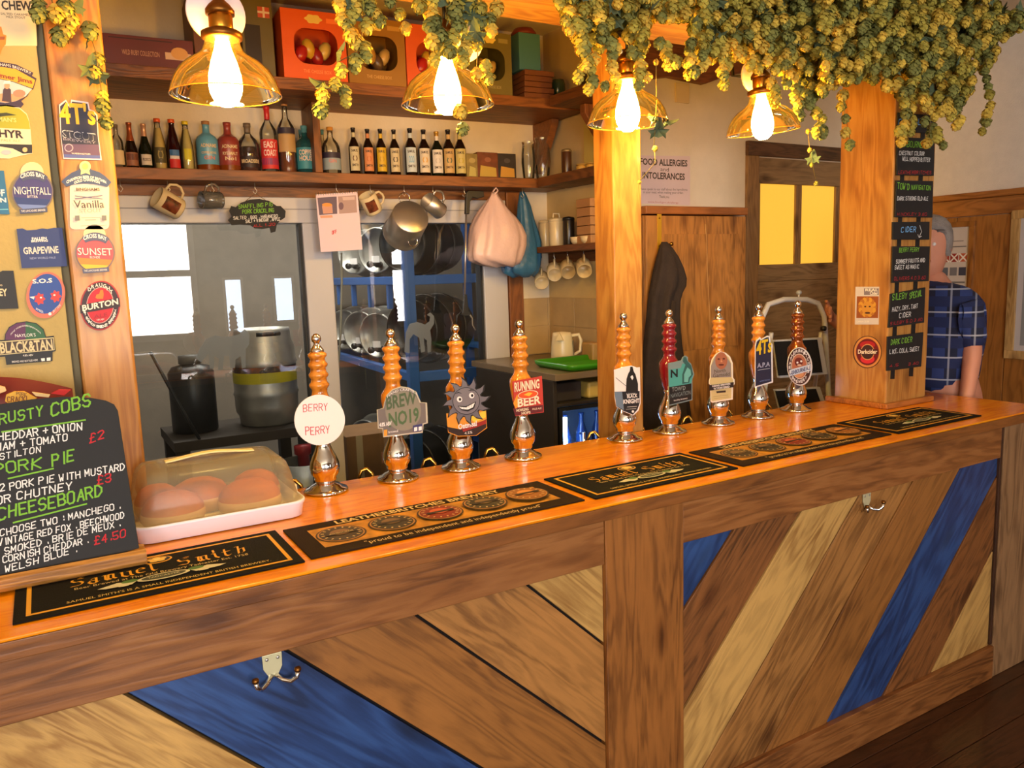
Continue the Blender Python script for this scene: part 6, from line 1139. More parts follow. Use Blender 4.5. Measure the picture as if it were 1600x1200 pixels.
# glass-door fridge
T = thing('bottle_fridge', (2.1, 3.0, 0), 'lit glass-door bottle fridge glowing blue behind the bar', 'fridge')
fx0_, fx1_, fy = 1.892, PX-.052, 2.805; fz0, fz1 = .03, 1.045
for nm, a, b_ in (('side', (fx0_, fy+.02, fz0), (fx0_+.02, 3.4, fz1)), ('side', (fx1_-.02, fy+.02, fz0), (fx1_, 3.4, fz1)), ('top', (fx0_+.021, fy+.02, fz1-.02), (fx1_-.021, 3.4, fz1)), ('base', (fx0_+.021, fy+.02, fz0), (fx1_-.021, 3.4, fz0+.02)), ('back', (fx0_+.021, 3.38, fz0+.021), (fx1_-.021, 3.4, fz1-.021))): box(nm, a, b_, M('fridge_liner', (150, 170, 196), .4), T, .001)
dr = MB()
for a, b_ in (((fx0_, fy, fz0), (fx0_+.02, fy+.018, fz1)), ((fx1_-.02, fy, fz0), (fx1_, fy+.018, fz1)), ((fx0_+.02, fy, fz1-.015), (fx1_-.02, fy+.018, fz1)), ((fx0_+.02, fy, fz0), (fx1_-.02, fy+.018, fz0+.04))): dr.box(a, b_, blackm)
d_ = dr.build('door', T, .001); MB().add([(fx0_+.02, fy+.009, fz0+.04), (fx1_-.02, fy+.009, fz0+.04), (fx1_-.02, fy+.009, fz1-.015), (fx0_+.02, fy+.009, fz1-.015)], [(0, 1, 2, 3)], glass).build('pane', d_)
box('light_strip', (fx0_+.042, fy+.03, fz0+.06), (fx0_+.062, fy+.045, fz1-.05), emis('fridge_led', (170, 210, 255), 26), T, .001)
MB().tube([(fx0_+.11, fy-.001, .92), (fx0_+.11, fy-.03, .93), (fx0_+.11, fy-.03, .70), (fx0_+.11, fy-.001, .69)], .006, chrome, 8).build('handle', T)
for z_ in (.40, .78): box('wire_shelf', (fx0_+.022, fy+.06, z_-.008), (fx1_-.022, 3.37, z_), M('white_wire', (200, 210, 220), .4), T, .001)
bp = None
for zi, z_ in enumerate((.0512, .4004, .7804)):
    for i in range(4):
        for j in range(1):
            p = Vector((fx0_+.10+i*.09, fy+.10, z_)); q = MB().lathe([(.026, 0), (.028, .004), (.028, .11), (.02, .14), (.011, .17), (.011, .20), (.013, .202), (.013, .212), (0, .213)], p, M('blue_tonic_bottle', (30, 60, 120), .12), seg=14); o_ = q.build('bottle')
            tag(o_, ('first', 'second', 'third', 'fourth')[i]+' blue bottle from the light strip on the fridge '+('floor', 'middle shelf', 'top shelf')[zi], 'bottle', 'bottles in the lit fridge')

# ================================================================== cellar behind the glass
blue_s = M('blue_painted_steel', (46, 100, 176), .4); cl = (-1.0)
T = thing('cask_rack', BW.w(1.7, 0, -.9), 'blue painted steel cask rack in the cellar', 'rack')
def bar3(name, p, q, w_): d = (q-p); b = MB(); fr = frame_of(p, d, BW.n if abs(d.normalized().dot(BW.n)) < .9 else Z_); L = d.length; xx = Vector(fr.col[0][:3]); yy2 = Vector(fr.col[1][:3]); zz2 = Vector(fr.col[2][:3]); b.box((0, -w_/2, -w_/2), (L, w_/2, w_/2), blue_s, (p, xx, yy2, zz2)); return b.build(name, T, .003)
def cw(px, py, t): return bw(px, py, t)
RZ = cw(640, 438, -.30).z; R2 = cw(640, 590, -.30).z
uA, uB = BW.px(560, 440, -.30)[0], BW.px(775, 440, -.30)[0]; uC = BW.px(641, 500, -.30)[0]
def rk(u, z, t): return BW.w(u, z, t)
for tt in (-.30, -1.95):
    for z_ in (RZ, R2, .35): bar3('beam', rk(uC-.02, z_, tt), rk(2.78, z_, tt), .05)
    for u2 in (uC, 2.75): bar3('upright', rk(u2, .001, tt), rk(u2, 2.45, tt), .055)
for u2 in (uC, 2.75):
    for z_ in (RZ, R2, .35): bar3('side_beam', rk(u2, z_, -.33), rk(u2, z_, -1.92), .045)
for k in range(4):
    bar3('upright', rk(uC-.0, RZ-.0, -.62-.36*k), rk(uC, R2+.36, -.62-.36*k), .03)
def cask(c, r, L_, label, dark=False, band=None):
    A = Vector((-.86, -.5, 0)).normalized(); T2 = thing('cask', c-Z_*r-A*L_*.5, label, 'cask', 'steel casks on the cellar rack'); mt = M('dark_cask_steel', (70, 68, 66), .4, 1) if dark else dsteel
    MB().lathe([(r*.86, -L_), (r*.9, -L_*.96), (r*.97, -L_*.75), (r, -L_*.6), (r, -L_*.4), (r*.97, -L_*.25), (r*.9, -L_*.05), (r*.9, 0), (r*.84, 0), (r*.82, -.03), (r*.3, -.045), (0, -.045)], c, mt, A, 28).build('barrel', T2)
    for q in (-.32, -.66): MB().tube([c+A*L_*q+(A.cross(Z_)*math.cos(g)+Z_*math.sin(g))*r*1.0 for g in [2*math.pi*i/28 for i in range(29)]], .009, mt, 6).build('rolling_hoop', T2)
    MB().lathe([(.02, -.05), (.02, .0), (.012, .002), (.012, .05), (.02, .052), (.02, .07), (0, .072)], c-Z_*r*.55, M('black_tap', (26, 24, 24), .4), A, 12).build('tap', T2)
    tgp = c-Z_*r*.35+A*.004; MB().box((-.03, -.002, -.02), (.03, .002, .02), wht, (tgp, A.cross(Z_), A, Z_)).build('tag', T2)
    return T2
k = 0
for (px, py, tt, r, lb, dk, dz) in ((524, 502, -1.75, .155, 'steel cask at the far end of the middle rack row', False, 0), (556, 503, -1.37, .155, 'steel cask second from the far end of the middle row', False, 0), (592, 505, -1.0, .155, 'steel cask with worn yellow band in the middle row', False, 0), (660, 528, -.62, .20, 'large dark cask nearest the window glass in the middle row', True, 0)):
    u2 = uC+(.12 if dk else .03); c = rk(u2, R2+.03+r, tt); cask(c, r, .42, lb, dk)
for (tt, r, lb, dk) in ((-1.5, .155, 'steel cask at the far end of the top rack row', False), (-1.02, .155, 'steel cask in the top rack row behind the calendar', False), (-.55, .175, 'dark cask at the near end of the top rack row', True)):
    cask(rk(uC+.06, RZ+.03+r, tt), r, .42, lb, dk)
for (tt, r, lb, dk) in ((-1.5, .155, 'steel cask at the far end of the bottom rack row', False), (-1.02, .155, 'steel cask in the middle of the bottom rack row', False), (-.55, .175, 'dark cask at the near end of the bottom rack row', True)):
    cask(rk(uC+.06, .378+r, tt), r, .42, lb, dk)
# kegs on the left
def keg(c, r, h, label, band):
    T2 = thing('keg', c, label, 'keg', 'kegs standing in the cellar'); MB().lathe([(r*.84, 0), (r*.88, .01), (r*.9, .05), (r*.98, .07), (r, .1), (r, h*.30), (r*1.04, h*.33), (r, h*.36), (r, h*.62), (r*1.04, h*.65), (r, h*.68), (r*.99, h*.8), (r*.9, h*.88), (r*.88, h*.97), (r*.86, h), (r*.82, h), (r*.80, h*.86), (r*.3, h*.88), (0, h*.88)], c, dsteel, seg=32).build('keg_body', T2)
    MB().shell([(r*1.006, h*.45), (r*1.006, h*.56)], c, band, Z_, 32).build('yellow_band', T2); MB().shell([(r*1.006, h*.56), (r*1.006, h*.62)], c, blackm, Z_, 32).build('black_band', T2)
    for g in (0, 3.14): MB().tube([c+Vector((r*.87*math.cos(a), r*.87*math.sin(a), h*.95)) for a in (g-2.0, g-1.8, g-1.57, g-1.34, g-1.14)], .012, blackm, 8).build('hand_hole', T2)
    return T2
kc = bw(420, 660, -.55); zk = kc.z
bench = thing('cellar_bench', Vector((kc.x, kc.y, 0)), 'dark wooden bench under the keg in the cellar', 'bench'); box('bench_top', (kc.x-.5, kc.y-.24, zk-.05), (kc.x+.165, kc.y+.26, zk-.001), M('dark_bench_wood', (50, 40, 32), .7), bench)
for dx in (-.46, .13):
    for dy in (-.2, .22): box('leg', (kc.x+dx-.03, kc.y+dy-.03, .001), (kc.x+dx+.03, kc.y+dy+.03, zk-.051), M('dark_bench_wood'), bench)
keg(kc, .16, .50, 'steel keg with yellow band on the cellar bench', M('yellow_band_paint', (190, 180, 30), .5))
kc2 = bw(340, 660, -.9); kc2.z = zk; 
T = thing('plastic_drum', Vector((kc.x-.36, kc.y+.02, zk)), 'black plastic drum beside the banded keg', 'drum'); MB().lathe([(.10, 0), (.11, .01), (.11, .30), (.09, .33), (.05, .34), (.05, .37), (0, .37)], wloc(T), M('black_drum', (24, 24, 26), .4), seg=22).build('drum_body', T); MB().lathe([(.055, .345), (.055, .385), (0, .39)], wloc(T), M('grey_drum_cap', (90, 90, 90), .5), seg=16).build('cap', T)
c = bw(476, 738, -.27); T = thing('steel_pot', c, 'low steel pot with red valve near the window mullion', 'pot'); MB().lathe([(.13, -.25), (.14, -.24), (.14, .06), (.12, .06), (.12, -.05), (0, -.05)], c, dsteel, seg=24).build('pot_body', T); MB().lathe([(.03, -.05), (.03, .09), (.045, .10), (.045, .14), (0, .145)], c, M('red_valve', (170, 30, 34), .5), seg=14).build('red_valve', T)
stand = thing('low_bench', (c.x, c.y, 0), 'low dark plinth under the steel pot', 'bench'); box('plinth_body', (c.x-.13, c.y-.13, .001), (c.x+.13, c.y+.13, c.z-.2505), M('dark_bench_wood'), stand)
u0 = BW.px(540, 700, -.2)[0]; u1 = BW.px(628, 700, -.2)[0]; zb0 = .5; zc1 = BW.px(620, 672, -.2)[1]
T = thing('cardboard_box', BW.w((u0+u1)/2, zb0, -.35), 'taped cardboard box on the floor stand behind the pumps', 'box'); MB().box((u0, .18, zc1-.3), (u1, .5, zc1), M('corrugated_card', (150, 108, 66), .8, var=.15), ax).build('carton', T, .003); MB().box((u0+.05, .179, zc1-.3), (u0+.085, .18, zc1), M('pale_tape', (206, 186, 150), .4), ax).build('tape', T); f = Flat(BW, -.1792); f.poly([(u1-.12, zc1-.16), (u1-.03, zc1-.16), (u1-.03, zc1-.10), (u1-.12, zc1-.10)], ink(214, 140, 110), False); f.build('print', T)
T = thing('cellar_shelf', BW.w((u0+u1)/2, 0, -.35), 'dark trestle carrying the cardboard box', 'shelf'); MB().box((u0-.05, .16, zc1-.34), (u1+.05, .52, zc1-.3005), M('dark_bench_wood'), ax).build('board', T)
for uu in (u0-.03, u1-.0): MB().box((uu, .2, .001), (uu+.04, .48, zc1-.3405), M('dark_bench_wood'), ax).build('leg', T)
tag(MB().tube([bw(533, 395, -.12), bw(534, 440, -.12), bw(532, 520, -.12), bw(527, 600, -.12), bw(524, 720, -.12)], .006, M('clear_hose', (150, 150, 140), .3), 8).build('beer_hose'), 'pale plastic hose hanging behind the right window pane', 'hose')
tag(MB().tube([bw(235, 550, -.3), bw(262, 600, -.3), bw(290, 650, -.3), bw(320, 700, -.3)], .008, blackm, 8).build('cellar_pipe'), 'black pipe slanting down behind the left window pane', 'pipe')
lt_ = thing('batten_light', BW.w(1.1, 2.55, -1.0), 'fluorescent batten light on the cellar ceiling', 'light'); MB().box((.4, .95, 2.55), (1.8, 1.05, 2.599), M('white_batten', (220, 220, 220), .5), ax).build('housing', lt_); MB().box((.42, .96, 2.525), (1.78, 1.04, 2.549), emis('cold_tube', (255, 248, 236), CELLAR_LIGHT), ax).build('tube', lt_)
# etched animals on the panes
et = thin('etched_film', (215, 218, 218), .34, (190, 194, 196), 1.4, .4, .5)
f = Flat(BW, -.0285); f.base([(306, 560), (312, 545), (322, 530), (336, 524), (350, 527), (362, 525), (374, 522), (382, 514), (390, 522), (389, 538), (384, 546), (384, 574), (378, 576), (376, 556), (368, 562), (367, 575), (360, 575), (358, 556), (350, 556), (348, 577), (341, 578), (342, 560), (335, 556), (334, 576), (328, 576), (326, 552), (314, 566)], .001, et); tag(f.build('etched_ram'), 'frosted ram shape stuck on the left window pane', 'decal', 'frosted animal shapes on the glass')
f = Flat(BW, -.0285); f.base([(632, 550), (634, 520), (640, 506), (652, 503), (664, 507), (671, 502), (672, 495), (667, 492), (672, 488), (678, 494), (678, 506), (672, 516), (674, 530), (673, 550), (668, 551), (667, 532), (662, 528), (664, 549), (658, 551), (655, 528), (646, 522), (640, 530), (640, 552)], .001, et); tag(f.build('etched_pig'), 'frosted pig shape stuck on the right window pane', 'decal', 'frosted animal shapes on the glass')

# ================================================================== cupboard, jacket, notice, door
cx0 = ony(1010, 400, DY-.16).x; cx1 = ony(1168, 400, DY-.16).x-.01; cz1 = ony(1090, 323, DY-.16).z; cy = DY-.16
T = thing('tall_cupboard', ((cx0+cx1)/2, cy, 0), 'tall pine cupboard with cracked panel and brass hinge strip', 'cupboard')
box('carcass', (cx0, cy+.021, .001), (cx1, DY-.002, cz1-.045), cupb, T); box('cornice', (cx0-.01, cy-.012, cz1-.04), (cx1, DY-.002, cz1), cupx, T, .006)
d_ = box('door', (cx0, cy, .02), (cx1-.005, cy+.020, cz1-.047), cupb, T, .003)
hx = ony(1030, 400, cy).x; box('hinge_strip', (hx-.014, cy-.004, 1.1), (hx+.014, cy-.0005, cz1-.002), M('polished_brass', (240, 186, 50), .25, .5), d_, .001)
for z_ in (cz1-.01, cz1-.06, cz1-.2): MB().lathe([(.005, 0), (.004, .002), (0, .0025)], (hx, cy-.004, z_), bronze, -Y_, 8).build('screw', d_)
MB().tube([ony(1102, 350, cy-.001), ony(1104, 380, cy-.001), ony(1105, 430, cy-.001), ony(1108, 480, cy-.001), ony(1110, 560, cy-.001)], .0035, M('pale_crack', (206, 160, 100), .7), 5).build('crack', d_)
pin = box('inner_panel', (cx0+.12, cy-.003, 1.2), (cx1-.06, cy-.0006, cz1-.14), cupb, d_, .002)
# jacket
JY = cy-.05; rows = [(378, 1034, 1042), (388, 1031, 1050), (402, 1028, 1058), (420, 1024, 1066), (436, 1021, 1071), (448, 1019, 1070), (458, 1017, 1064), (472, 1015, 1060), (495, 1013, 1060), (520, 1010, 1062), (550, 1007, 1066), (585, 1004, 1070), (620, 1001, 1074), (650, 1002, 1078), (700, 1002, 1080), (760, 1002, 1082)]
T = thing('jacket', ony(1040, 760, JY), 'dark brown jacket hanging on the cupboard door', 'jacket'); rings = []; n = 40
for i, (y, xl, xr) in enumerate(rows):
    a, b_ = ony(xl, y, JY), ony(xr, y, JY); c = (a+b_)/2; hw = (b_-a).length/2; dp = min(.045, hw*.6); R = []
    for k in range(n):
        g = 2*math.pi*k/n; m_ = 1+.24*math.sin(7*g+i*.15)*min(1, i/5)+.08*math.sin(12*g-i*.2)*min(1, i/5); R.append(c+X_*hw*math.cos(g)*(1 if abs(math.sin(g)) < .3 else min(m_, 1.05))+Y_*dp*math.sin(g)*m_)
    rings.append(R)
MB().loft(rings, M('brown_jacket_cloth', (58, 46, 40), .9, bump=.3, bscale=120, var=.2)).build('cloth', T)
MB().loft([[p+Vector((0, -.012, 0)) for p in [ony(1047, 470, JY-.03), ony(1054, 470, JY-.03), ony(1054, 470, JY-.028), ony(1047, 470, JY-.028)]], [ony(1040, 560, JY-.045), ony(1049, 560, JY-.045), ony(1049, 560, JY-.042), ony(1040, 560, JY-.042)], [ony(1036, 650, JY-.048), ony(1046, 650, JY-.048), ony(1046, 650, JY-.045), ony(1036, 650, JY-.045)]], M('brown_jacket_cloth')).build('front_edge', T)
MB().lathe([(.012, 0), (.012, .006), (.005, .008), (.005, .05), (.010, .052), (.010, .058), (0, .06)], ony(1038, 382, cy-.0005), brass, -Y_, 12).build('coat_peg', T)
# notice
f = Flat(yplane(DY-.0005)); f.base([(997, 243), (1078, 244), (1078, 321), (997, 318)], .001, ink(226, 208, 216)); g_ = ink(76, 66, 60)
f.text('FOOD ALLERGIES', (1000, 257), (1074, 260), 10, g_, bold=True); f.text('and', (1032, 267), (1045, 268), 6, g_); f.text('INTOLERANCES', (1004, 278.5), (1070, 281), 10, g_, bold=True); f.text('Please speak to our staff about the ingredients', (1000, 297), (1074, 298), 4, ink(120, 104, 110)); f.text('in your meal, when making your order.', (1005, 302), (1068, 303), 4, ink(120, 104, 110)); f.text('Thank you.', (1030, 309), (1046, 309.5), 4, g_); f.text('www.food.gov.uk/allergy', (1012, 316.5), (1060, 318), 2.6, ink(190, 120, 120)); tag(f.build('allergy_notice'), 'white paper notice reading FOOD ALLERGIES and INTOLERANCES', 'notice')
tag(box('light_switch', tuple(ony(1054, 160, DY)-Vector((0, .012, 0))), tuple(ony(1075, 132, DY)-Vector((0, .0005, 0))), M('ivory_switch', (226, 206, 160), .4)), 'small ivory box on the wall above the allergy notice', 'switch')
# dark swoop-edged timber under the beam, behind the hops
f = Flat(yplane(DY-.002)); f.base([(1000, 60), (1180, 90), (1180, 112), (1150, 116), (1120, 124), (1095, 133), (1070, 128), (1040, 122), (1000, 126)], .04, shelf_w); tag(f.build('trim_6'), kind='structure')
# door with yellow panes
fy0 = DY-.02
dt = thing('door_1', ((dx0+dx1)/2, DY, 0), None, None); dt['kind'] = 'structure'
fxw = ony(1182, 300, DY).x; zf = ony(1250, 227, DY).z
box('frame_side', (dx0-.01, fy0, .001), (fxw, DY+.05, zf-.08), greydoor_z, dt, .004); box('frame_top', (dx0-.01, fy0-.004, zf-.08), (dx1, DY+.05, zf), wood('dark_lintel', (96, 66, 40), (60, 40, 24), 'X', rough=.5), dt, .004)
zp1 = ony(1250, 289, DY+.01).z; zp0 = ony(1250, 412, DY+.01).z; pxa = ony(1187, 300, DY+.01).x; pxb = ony(1243, 300, DY+.01).x; pxc = ony(1252, 300, DY+.01).x; pxd = ony(1305, 300, DY+.01).x
box('top_rail', (fxw+.001, DY+.005, zp1), (dx1-.1, DY+.04, zf-.081), greydoor, dt, .003); box('lower_boards', (fxw+.001, DY+.005, .001), (dx1-.1, DY+.04, zp0-.1), greydoor, dt, .003); box('middle_rail', (fxw+.001, DY+.002, zp0-.099), (dx1-.1, DY+.042, zp0), greydoor, dt, .003)
box('glazing_bar', (pxb, DY+.004, zp0+.001), (pxc, DY+.038, zp1-.001), greydoor_z, dt, .003); box('stile', (pxd, DY+.004, zp0+.001), (dx1-.1, DY+.038, zp1-.001), greydoor_z, dt, .003); box('stile', (fxw+.001, DY+.004, zp0+.001), (pxa, DY+.038, zp1-.001), greydoor_z, dt, .003)
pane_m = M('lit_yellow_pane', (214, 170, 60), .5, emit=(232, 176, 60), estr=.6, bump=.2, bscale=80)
for a, b_ in ((pxa, pxb), (pxc, pxd)): box('pane', (a+.001, DY+.018, zp0+.001), (b_-.001, DY+.024, zp1-.001), pane_m, dt, 0)

# ================================================================== step ladder
LX, LY = 2.99, 2.62
white_t = M('white_tube_paint', (214, 212, 214), .35); T = thing('step_ladder', (LX, LY, 0), 'white step ladder with black treads behind the far pumps', 'ladder')
LP = yplane(LY)
def lp2(px, py, y=LY): return ony(px, py, y)
L_ = lp2(1190, 640), lp2(1187, 505), lp2(1200, 476), lp2(1225, 468), lp2(1260, 468), lp2(1278, 474), lp2(1288, 495), lp2(1296, 640)
low0 = Vector((L_[0].x+(L_[0].x-L_[1].x)*1.5, LY-.05, .005)); low1 = Vector((L_[-1].x+.05, LY-.05, .005))
MB().tube([low0]+list(L_)+[low1], .0135, white_t, 10).build('front_hoop', T)
for s, px in ((0, 1205), (1, 1283)): MB().tube([lp2(px, 520, LY+.06), Vector((lp2(px, 640, LY+.35).x, LY+.5, .005))], .011, white_t, 10).build('rear_leg', T)
for i, (ya, yb_, xa2, xb2) in enumerate(((527, 590, 1206, 1282), (604, 640, 1208, 1280))):
    f = Flat(Plane((0, LY-.02, 0), X_, Z_)); f.base([(xa2, ya+4), (xb2-4, ya), (xb2+6, yb_-6), (xa2+8, yb_)], .02, white_t); f.base([(xa2+3, ya+7), (xb2-6, ya+3.5), (xb2+2.5, yb_-8.5), (xa2+10, yb_-3)], .004, M('black_tread', (20, 20, 22), .7, bump=.3, bscale=300)); f.build('tread', T)
MB().lathe([(.013, 0), (.013, .02), (0, .024)], lp2(1284, 513, LY-.014), blackm, -Y_, 12).build('joint_cap', T)
p = lp2(1248, 470, LY); MB().tube([p+Vector((0, 0, .012)), p+Vector((0, 0, .03))], .005, white_t, 8).build('knob_stem', T); MB().lathe([(.0, .028), (.012, .034), (.014, .042), (.009, .050), (0, .052)], p, M('grey_knob', (190, 194, 206), .3), seg=14).build('knob', T)

# ================================================================== pictures on the panelling
PR = Plane((4.584, 0, 0), -Y_, Z_)
def framed(q, wdt, label, fm, inner):
    f = Flat(PR); P = f.P(q); us = [p[0] for p in P]; vs_ = [p[1] for p in P]; a, b_, c, d = min(us), max(us), min(vs_), max(vs_); T = thing('picture_frame', PR.w((a+b_)/2, c, 0), label, 'picture')
    for r4 in ((a, c, b_, c+wdt), (a, d-wdt, b_, d), (a, c+wdt, a+wdt, d-wdt), (b_-wdt, c+wdt, b_, d-wdt)): MB().prism([(r4[0], r4[1]), (r4[2], r4[1]), (r4[2], r4[3]), (r4[0], r4[3])], PR, 0, .02, fm).build('frame_side', T, .002)
    g = Flat(PR, .004); g.base([(a+wdt, c+wdt), (b_-wdt, c+wdt), (b_-wdt, d-wdt), (a+wdt, d-wdt)], .002, ink(206, 198, 196), False); inner(g, a+wdt, b_-wdt, c+wdt, d-wdt); g.build('print', T)
def inner1(g, a, b_, c, d):
    w_, h = b_-a, d-c
    for i in range(3):
        x = a+w_*(.08+.3*i); g.poly([(x, c+h*.50), (x+w_*.26, c+h*.50), (x+w_*.26, c+h*.62), (x, c+h*.62)], ink(*((170, 60, 50), (150, 40, 40), (190, 90, 60))[i]), False); g.up(); g.line((x, c+h*.5), (x+w_*.26, c+h*.62), .008, wht, False); g.line((x, c+h*.62), (x+w_*.26, c+h*.5), .008, wht, False); g.lv -= .0004
        g.poly([(x, c+h*.30), (x+w_*.24, c+h*.30), (x+w_*.24, c+h*.42), (x, c+h*.42)], ink(*((90, 100, 120), (120, 120, 130), (60, 66, 90))[i]), False)
    g.line((a+w_*.1, c+h*.72), (a+w_*.9, c+h*.72), .006, grey, False); g.line((a+w_*.2, c+h*.8), (a+w_*.8, c+h*.8), .004, grey, False); g.line((a+w_*.1, c+h*.2), (a+w_*.9, c+h*.2), .01, grey, False)
framed([(1463, 352), (1523, 345), (1520, 470), (1463, 470)], .03, 'framed sheet of flags and crests behind the man', panel_w, inner1)
def inner2(g, a, b_, c, d): g.poly([(a+.03, c+.03), (b_-.03, c+.03), (b_-.03, d-.03), (a+.03, d-.03)], ink(150, 150, 150), False); g.up(); g.poly([(a+.06, c+.1), (a+.2, c+.1), (a+.2, d-.1), (a+.06, d-.1)], ink(96, 100, 106), False)
framed([(1583, 338), (1700, 320), (1700, 565), (1583, 560)], .045, 'pale wood picture frame at the right edge of the photo', wood('pale_frame_wood', (190, 150, 92), (150, 110, 60), 'Z', rough=.5), inner2)
# ================================================================== the man behind the end of the bar
skin = M('skin', (206, 140, 112), .55, var=.12, bscale=40)
MX = 3.55
def mp(px, py, x=MX): return onx(px, py, x)
hc = mp(1453, 385); sh_r = mp(1508, 474, MX-.03); sh_l = mp(1400, 458, MX+.03)
neck = mp(1458, 432); chest = mp(1470, 470); belly = mp(1478, 545); hip = mp(1480, 640)
man = thing('person', Vector((hip.x, hip.y, 0)), 'grey-haired man in blue checked shirt standing behind the slate boards', 'person')
def skinned(name, verts, edges, mat, root, sub=2, par=man):
    me = bpy.data.meshes.new(name); o0 = wloc(par); me.from_pydata([v[0]-o0 for v in verts], edges, []); o = bpy.data.objects.new(name, me); COL.objects.link(o); o.parent = par
    md = o.modifiers.new('skin', 'SKIN'); md.use_smooth_shade = True
    for i, v in enumerate(verts):
        sv = me.skin_vertices[0].data[i]; sv.radius = v[1] if isinstance(v[1], tuple) else (v[1], v[1]); sv.use_root = (i == root)
    s_ = o.modifiers.new('sub', 'SUBSURF'); s_.levels = sub; s_.render_levels = sub; me.materials.append(mat); return o
def V3(*a): return Vector(a)
elb = mp(1520, 548, MX-.05); wri = mp(1512, 612, MX-.10)
lw = ony(1293, 489, LY+.0); lw = V3(lw.x+.03, LY+.03, lw.z)     # hand on the ladder
lel = (sh_l+lw)/2+V3(.05, .05, -.16)
hx_ = V3(hip.x, hip.y, .95)
kn1, an1 = V3(hip.x-.05, hip.y-.11, .5), V3(hip.x-.02, hip.y-.12, .08); kn2, an2 = V3(hip.x-.03, hip.y+.11, .5), V3(hip.x+.02, hip.y+.12, .08)
verts = [(hx_, (.15, .12)), (V3(belly.x, belly.y, belly.z), (.15, .12)), (chest+V3(0, 0, -.03), (.13, .10)), (neck+V3(0, 0, -.03), .062), (neck+V3(0, 0, .03), .058),
         (sh_r, .048), (elb, .042), (wri, .032), (sh_l, .06), (lel, .045), (lw+V3(.03, 0, -.03), .03),
         (hx_+V3(0, -.1, -.05), .09), (kn1, .062), (an1, .045), (hx_+V3(0, .1, -.05), .09), (kn2, .062), (an2, .045), (an1+V3(-.14, -.02, -.04), .035), (an2+V3(-.14, .02, -.04), .035),
         (wri+V3(-.03, 0, -.07), .030), (wri+V3(-.05, -.025, -.13), .010), (wri+V3(-.055, 0, -.14), .010), (wri+V3(-.05, .022, -.13), .009),
         (lw, .028), (lw+V3(-.035, -.05, .03), .010), (lw+V3(-.06, -.065, -.005), .009), (lw+V3(-.035, -.052, .008), .010), (lw+V3(-.058, -.068, -.028), .009), (lw+V3(-.03, -.05, -.014), .010), (lw+V3(-.054, -.064, -.046), .008), (lw+V3(-.02, -.02, .05), .010), (lw+V3(-.045, -.03, .062), .009)]
edges = [(0, 1), (1, 2), (2, 3), (3, 4), (2, 5), (5, 6), (6, 7), (2, 8), (8, 9), (9, 10), (0, 11), (11, 12), (12, 13), (0, 14), (14, 15), (15, 16), (13, 17), (16, 18), (7, 19), (19, 20), (19, 21), (19, 22), (10, 23), (23, 24), (24, 25), (23, 26), (26, 27), (23, 28), (28, 29), (23, 30), (30, 31)]
fwd = V3(-.92, -.38, 0).normalized(); sde = fwd.cross(Z_)
hv = [(neck+V3(0, 0, .03), .055)]
skinned('body', verts, edges, skin, 0)
# head: shaped rings with brow, nose, mouth and chin, joined to the neck
R = []; n = 28; hh = .118
prof_h = [(-1.12, .50, 0), (-.92, .58, .05), (-.78, .66, .14), (-.6, .74, .12), (-.42, .80, .08), (-.25, .84, .06), (-.05, .87, .04), (.15, .89, .03), (.35, .88, .02), (.55, .83, .0), (.75, .70, -.02), (.9, .50, -.03), (.99, .22, -.03)]
for zf_, rf, off in prof_h:
    ring = []
    for k_ in range(n):
        g = 2*math.pi*k_/n; d = fwd*math.cos(g)*hh*rf*1.02+sde*math.sin(g)*hh*rf*.78
        fr_ = max(0, math.cos(g))
        bump_ = 0
        if fr_ > .93 and -.36 < zf_ < .12: bump_ = .022*(1-abs(zf_+.22)*1.6)
        if fr_ > .8 and .1 < zf_ < .25: bump_ = .006
        if .75 < fr_ < .96 and -.1 < zf_ < .08: bump_ = -.008
        ring.append(hc+d+fwd*(off*hh+bump_)+Z_*zf_*hh*1.12)
    R.append(ring)
MB().loft(R, skin).build('head', man)
for s in (-1, 1):
    MB().lathe([(0, -.012), (.016, -.008), (.02, 0), (.016, .006), (.006, .004)], hc+sde*s*hh*.70-fwd*.01-Z_*.01, skin, sde*s, 14, sy=1.5).build('ear', man)
    MB().lathe([(0, -.009), (.008, -.004), (.009, 0), (.0065, .004), (0, .006)], hc+fwd*hh*.88+sde*s*.032+Z_*.008, M('eye_white', (226, 220, 214), .3), fwd, 12).build('eye', man)
MB().loft([[hc+fwd*(hh*.96)+sde*x+Z_*(-.066+dz)+fwd*df for dz, df in ((-.006, 0), (0, .005), (.006, 0), (0, -.006))] for x in (-.024, -.012, 0, .012, .024)], M('lips', (176, 96, 86), .5)).build('mouth', man)
hr_m = M('grey_hair', (150, 142, 136), .85, bump=.6, bscale=150, var=.3); R = []
for zf_, rf in ((-.35, .86), (-.1, .93), (.2, .97), (.5, .93), (.75, .82), (.95, .60), (1.06, .34), (1.1, .08)):
    ring = []
    for k_ in range(n):
        g = 2*math.pi*k_/n; fr_ = math.cos(g); zz_ = zf_ if fr_ < .45 else max(zf_, .55)
        rr_ = rf if (fr_ < .45 or zf_ >= .5) else .90
        ring.append(hc+fwd*math.cos(g)*hh*rr_*1.04+sde*math.sin(g)*hh*rr_*.82+Z_*zz_*hh*1.12-fwd*.006)
    R.append(ring)
MB().loft(R, hr_m).build('hair', man)
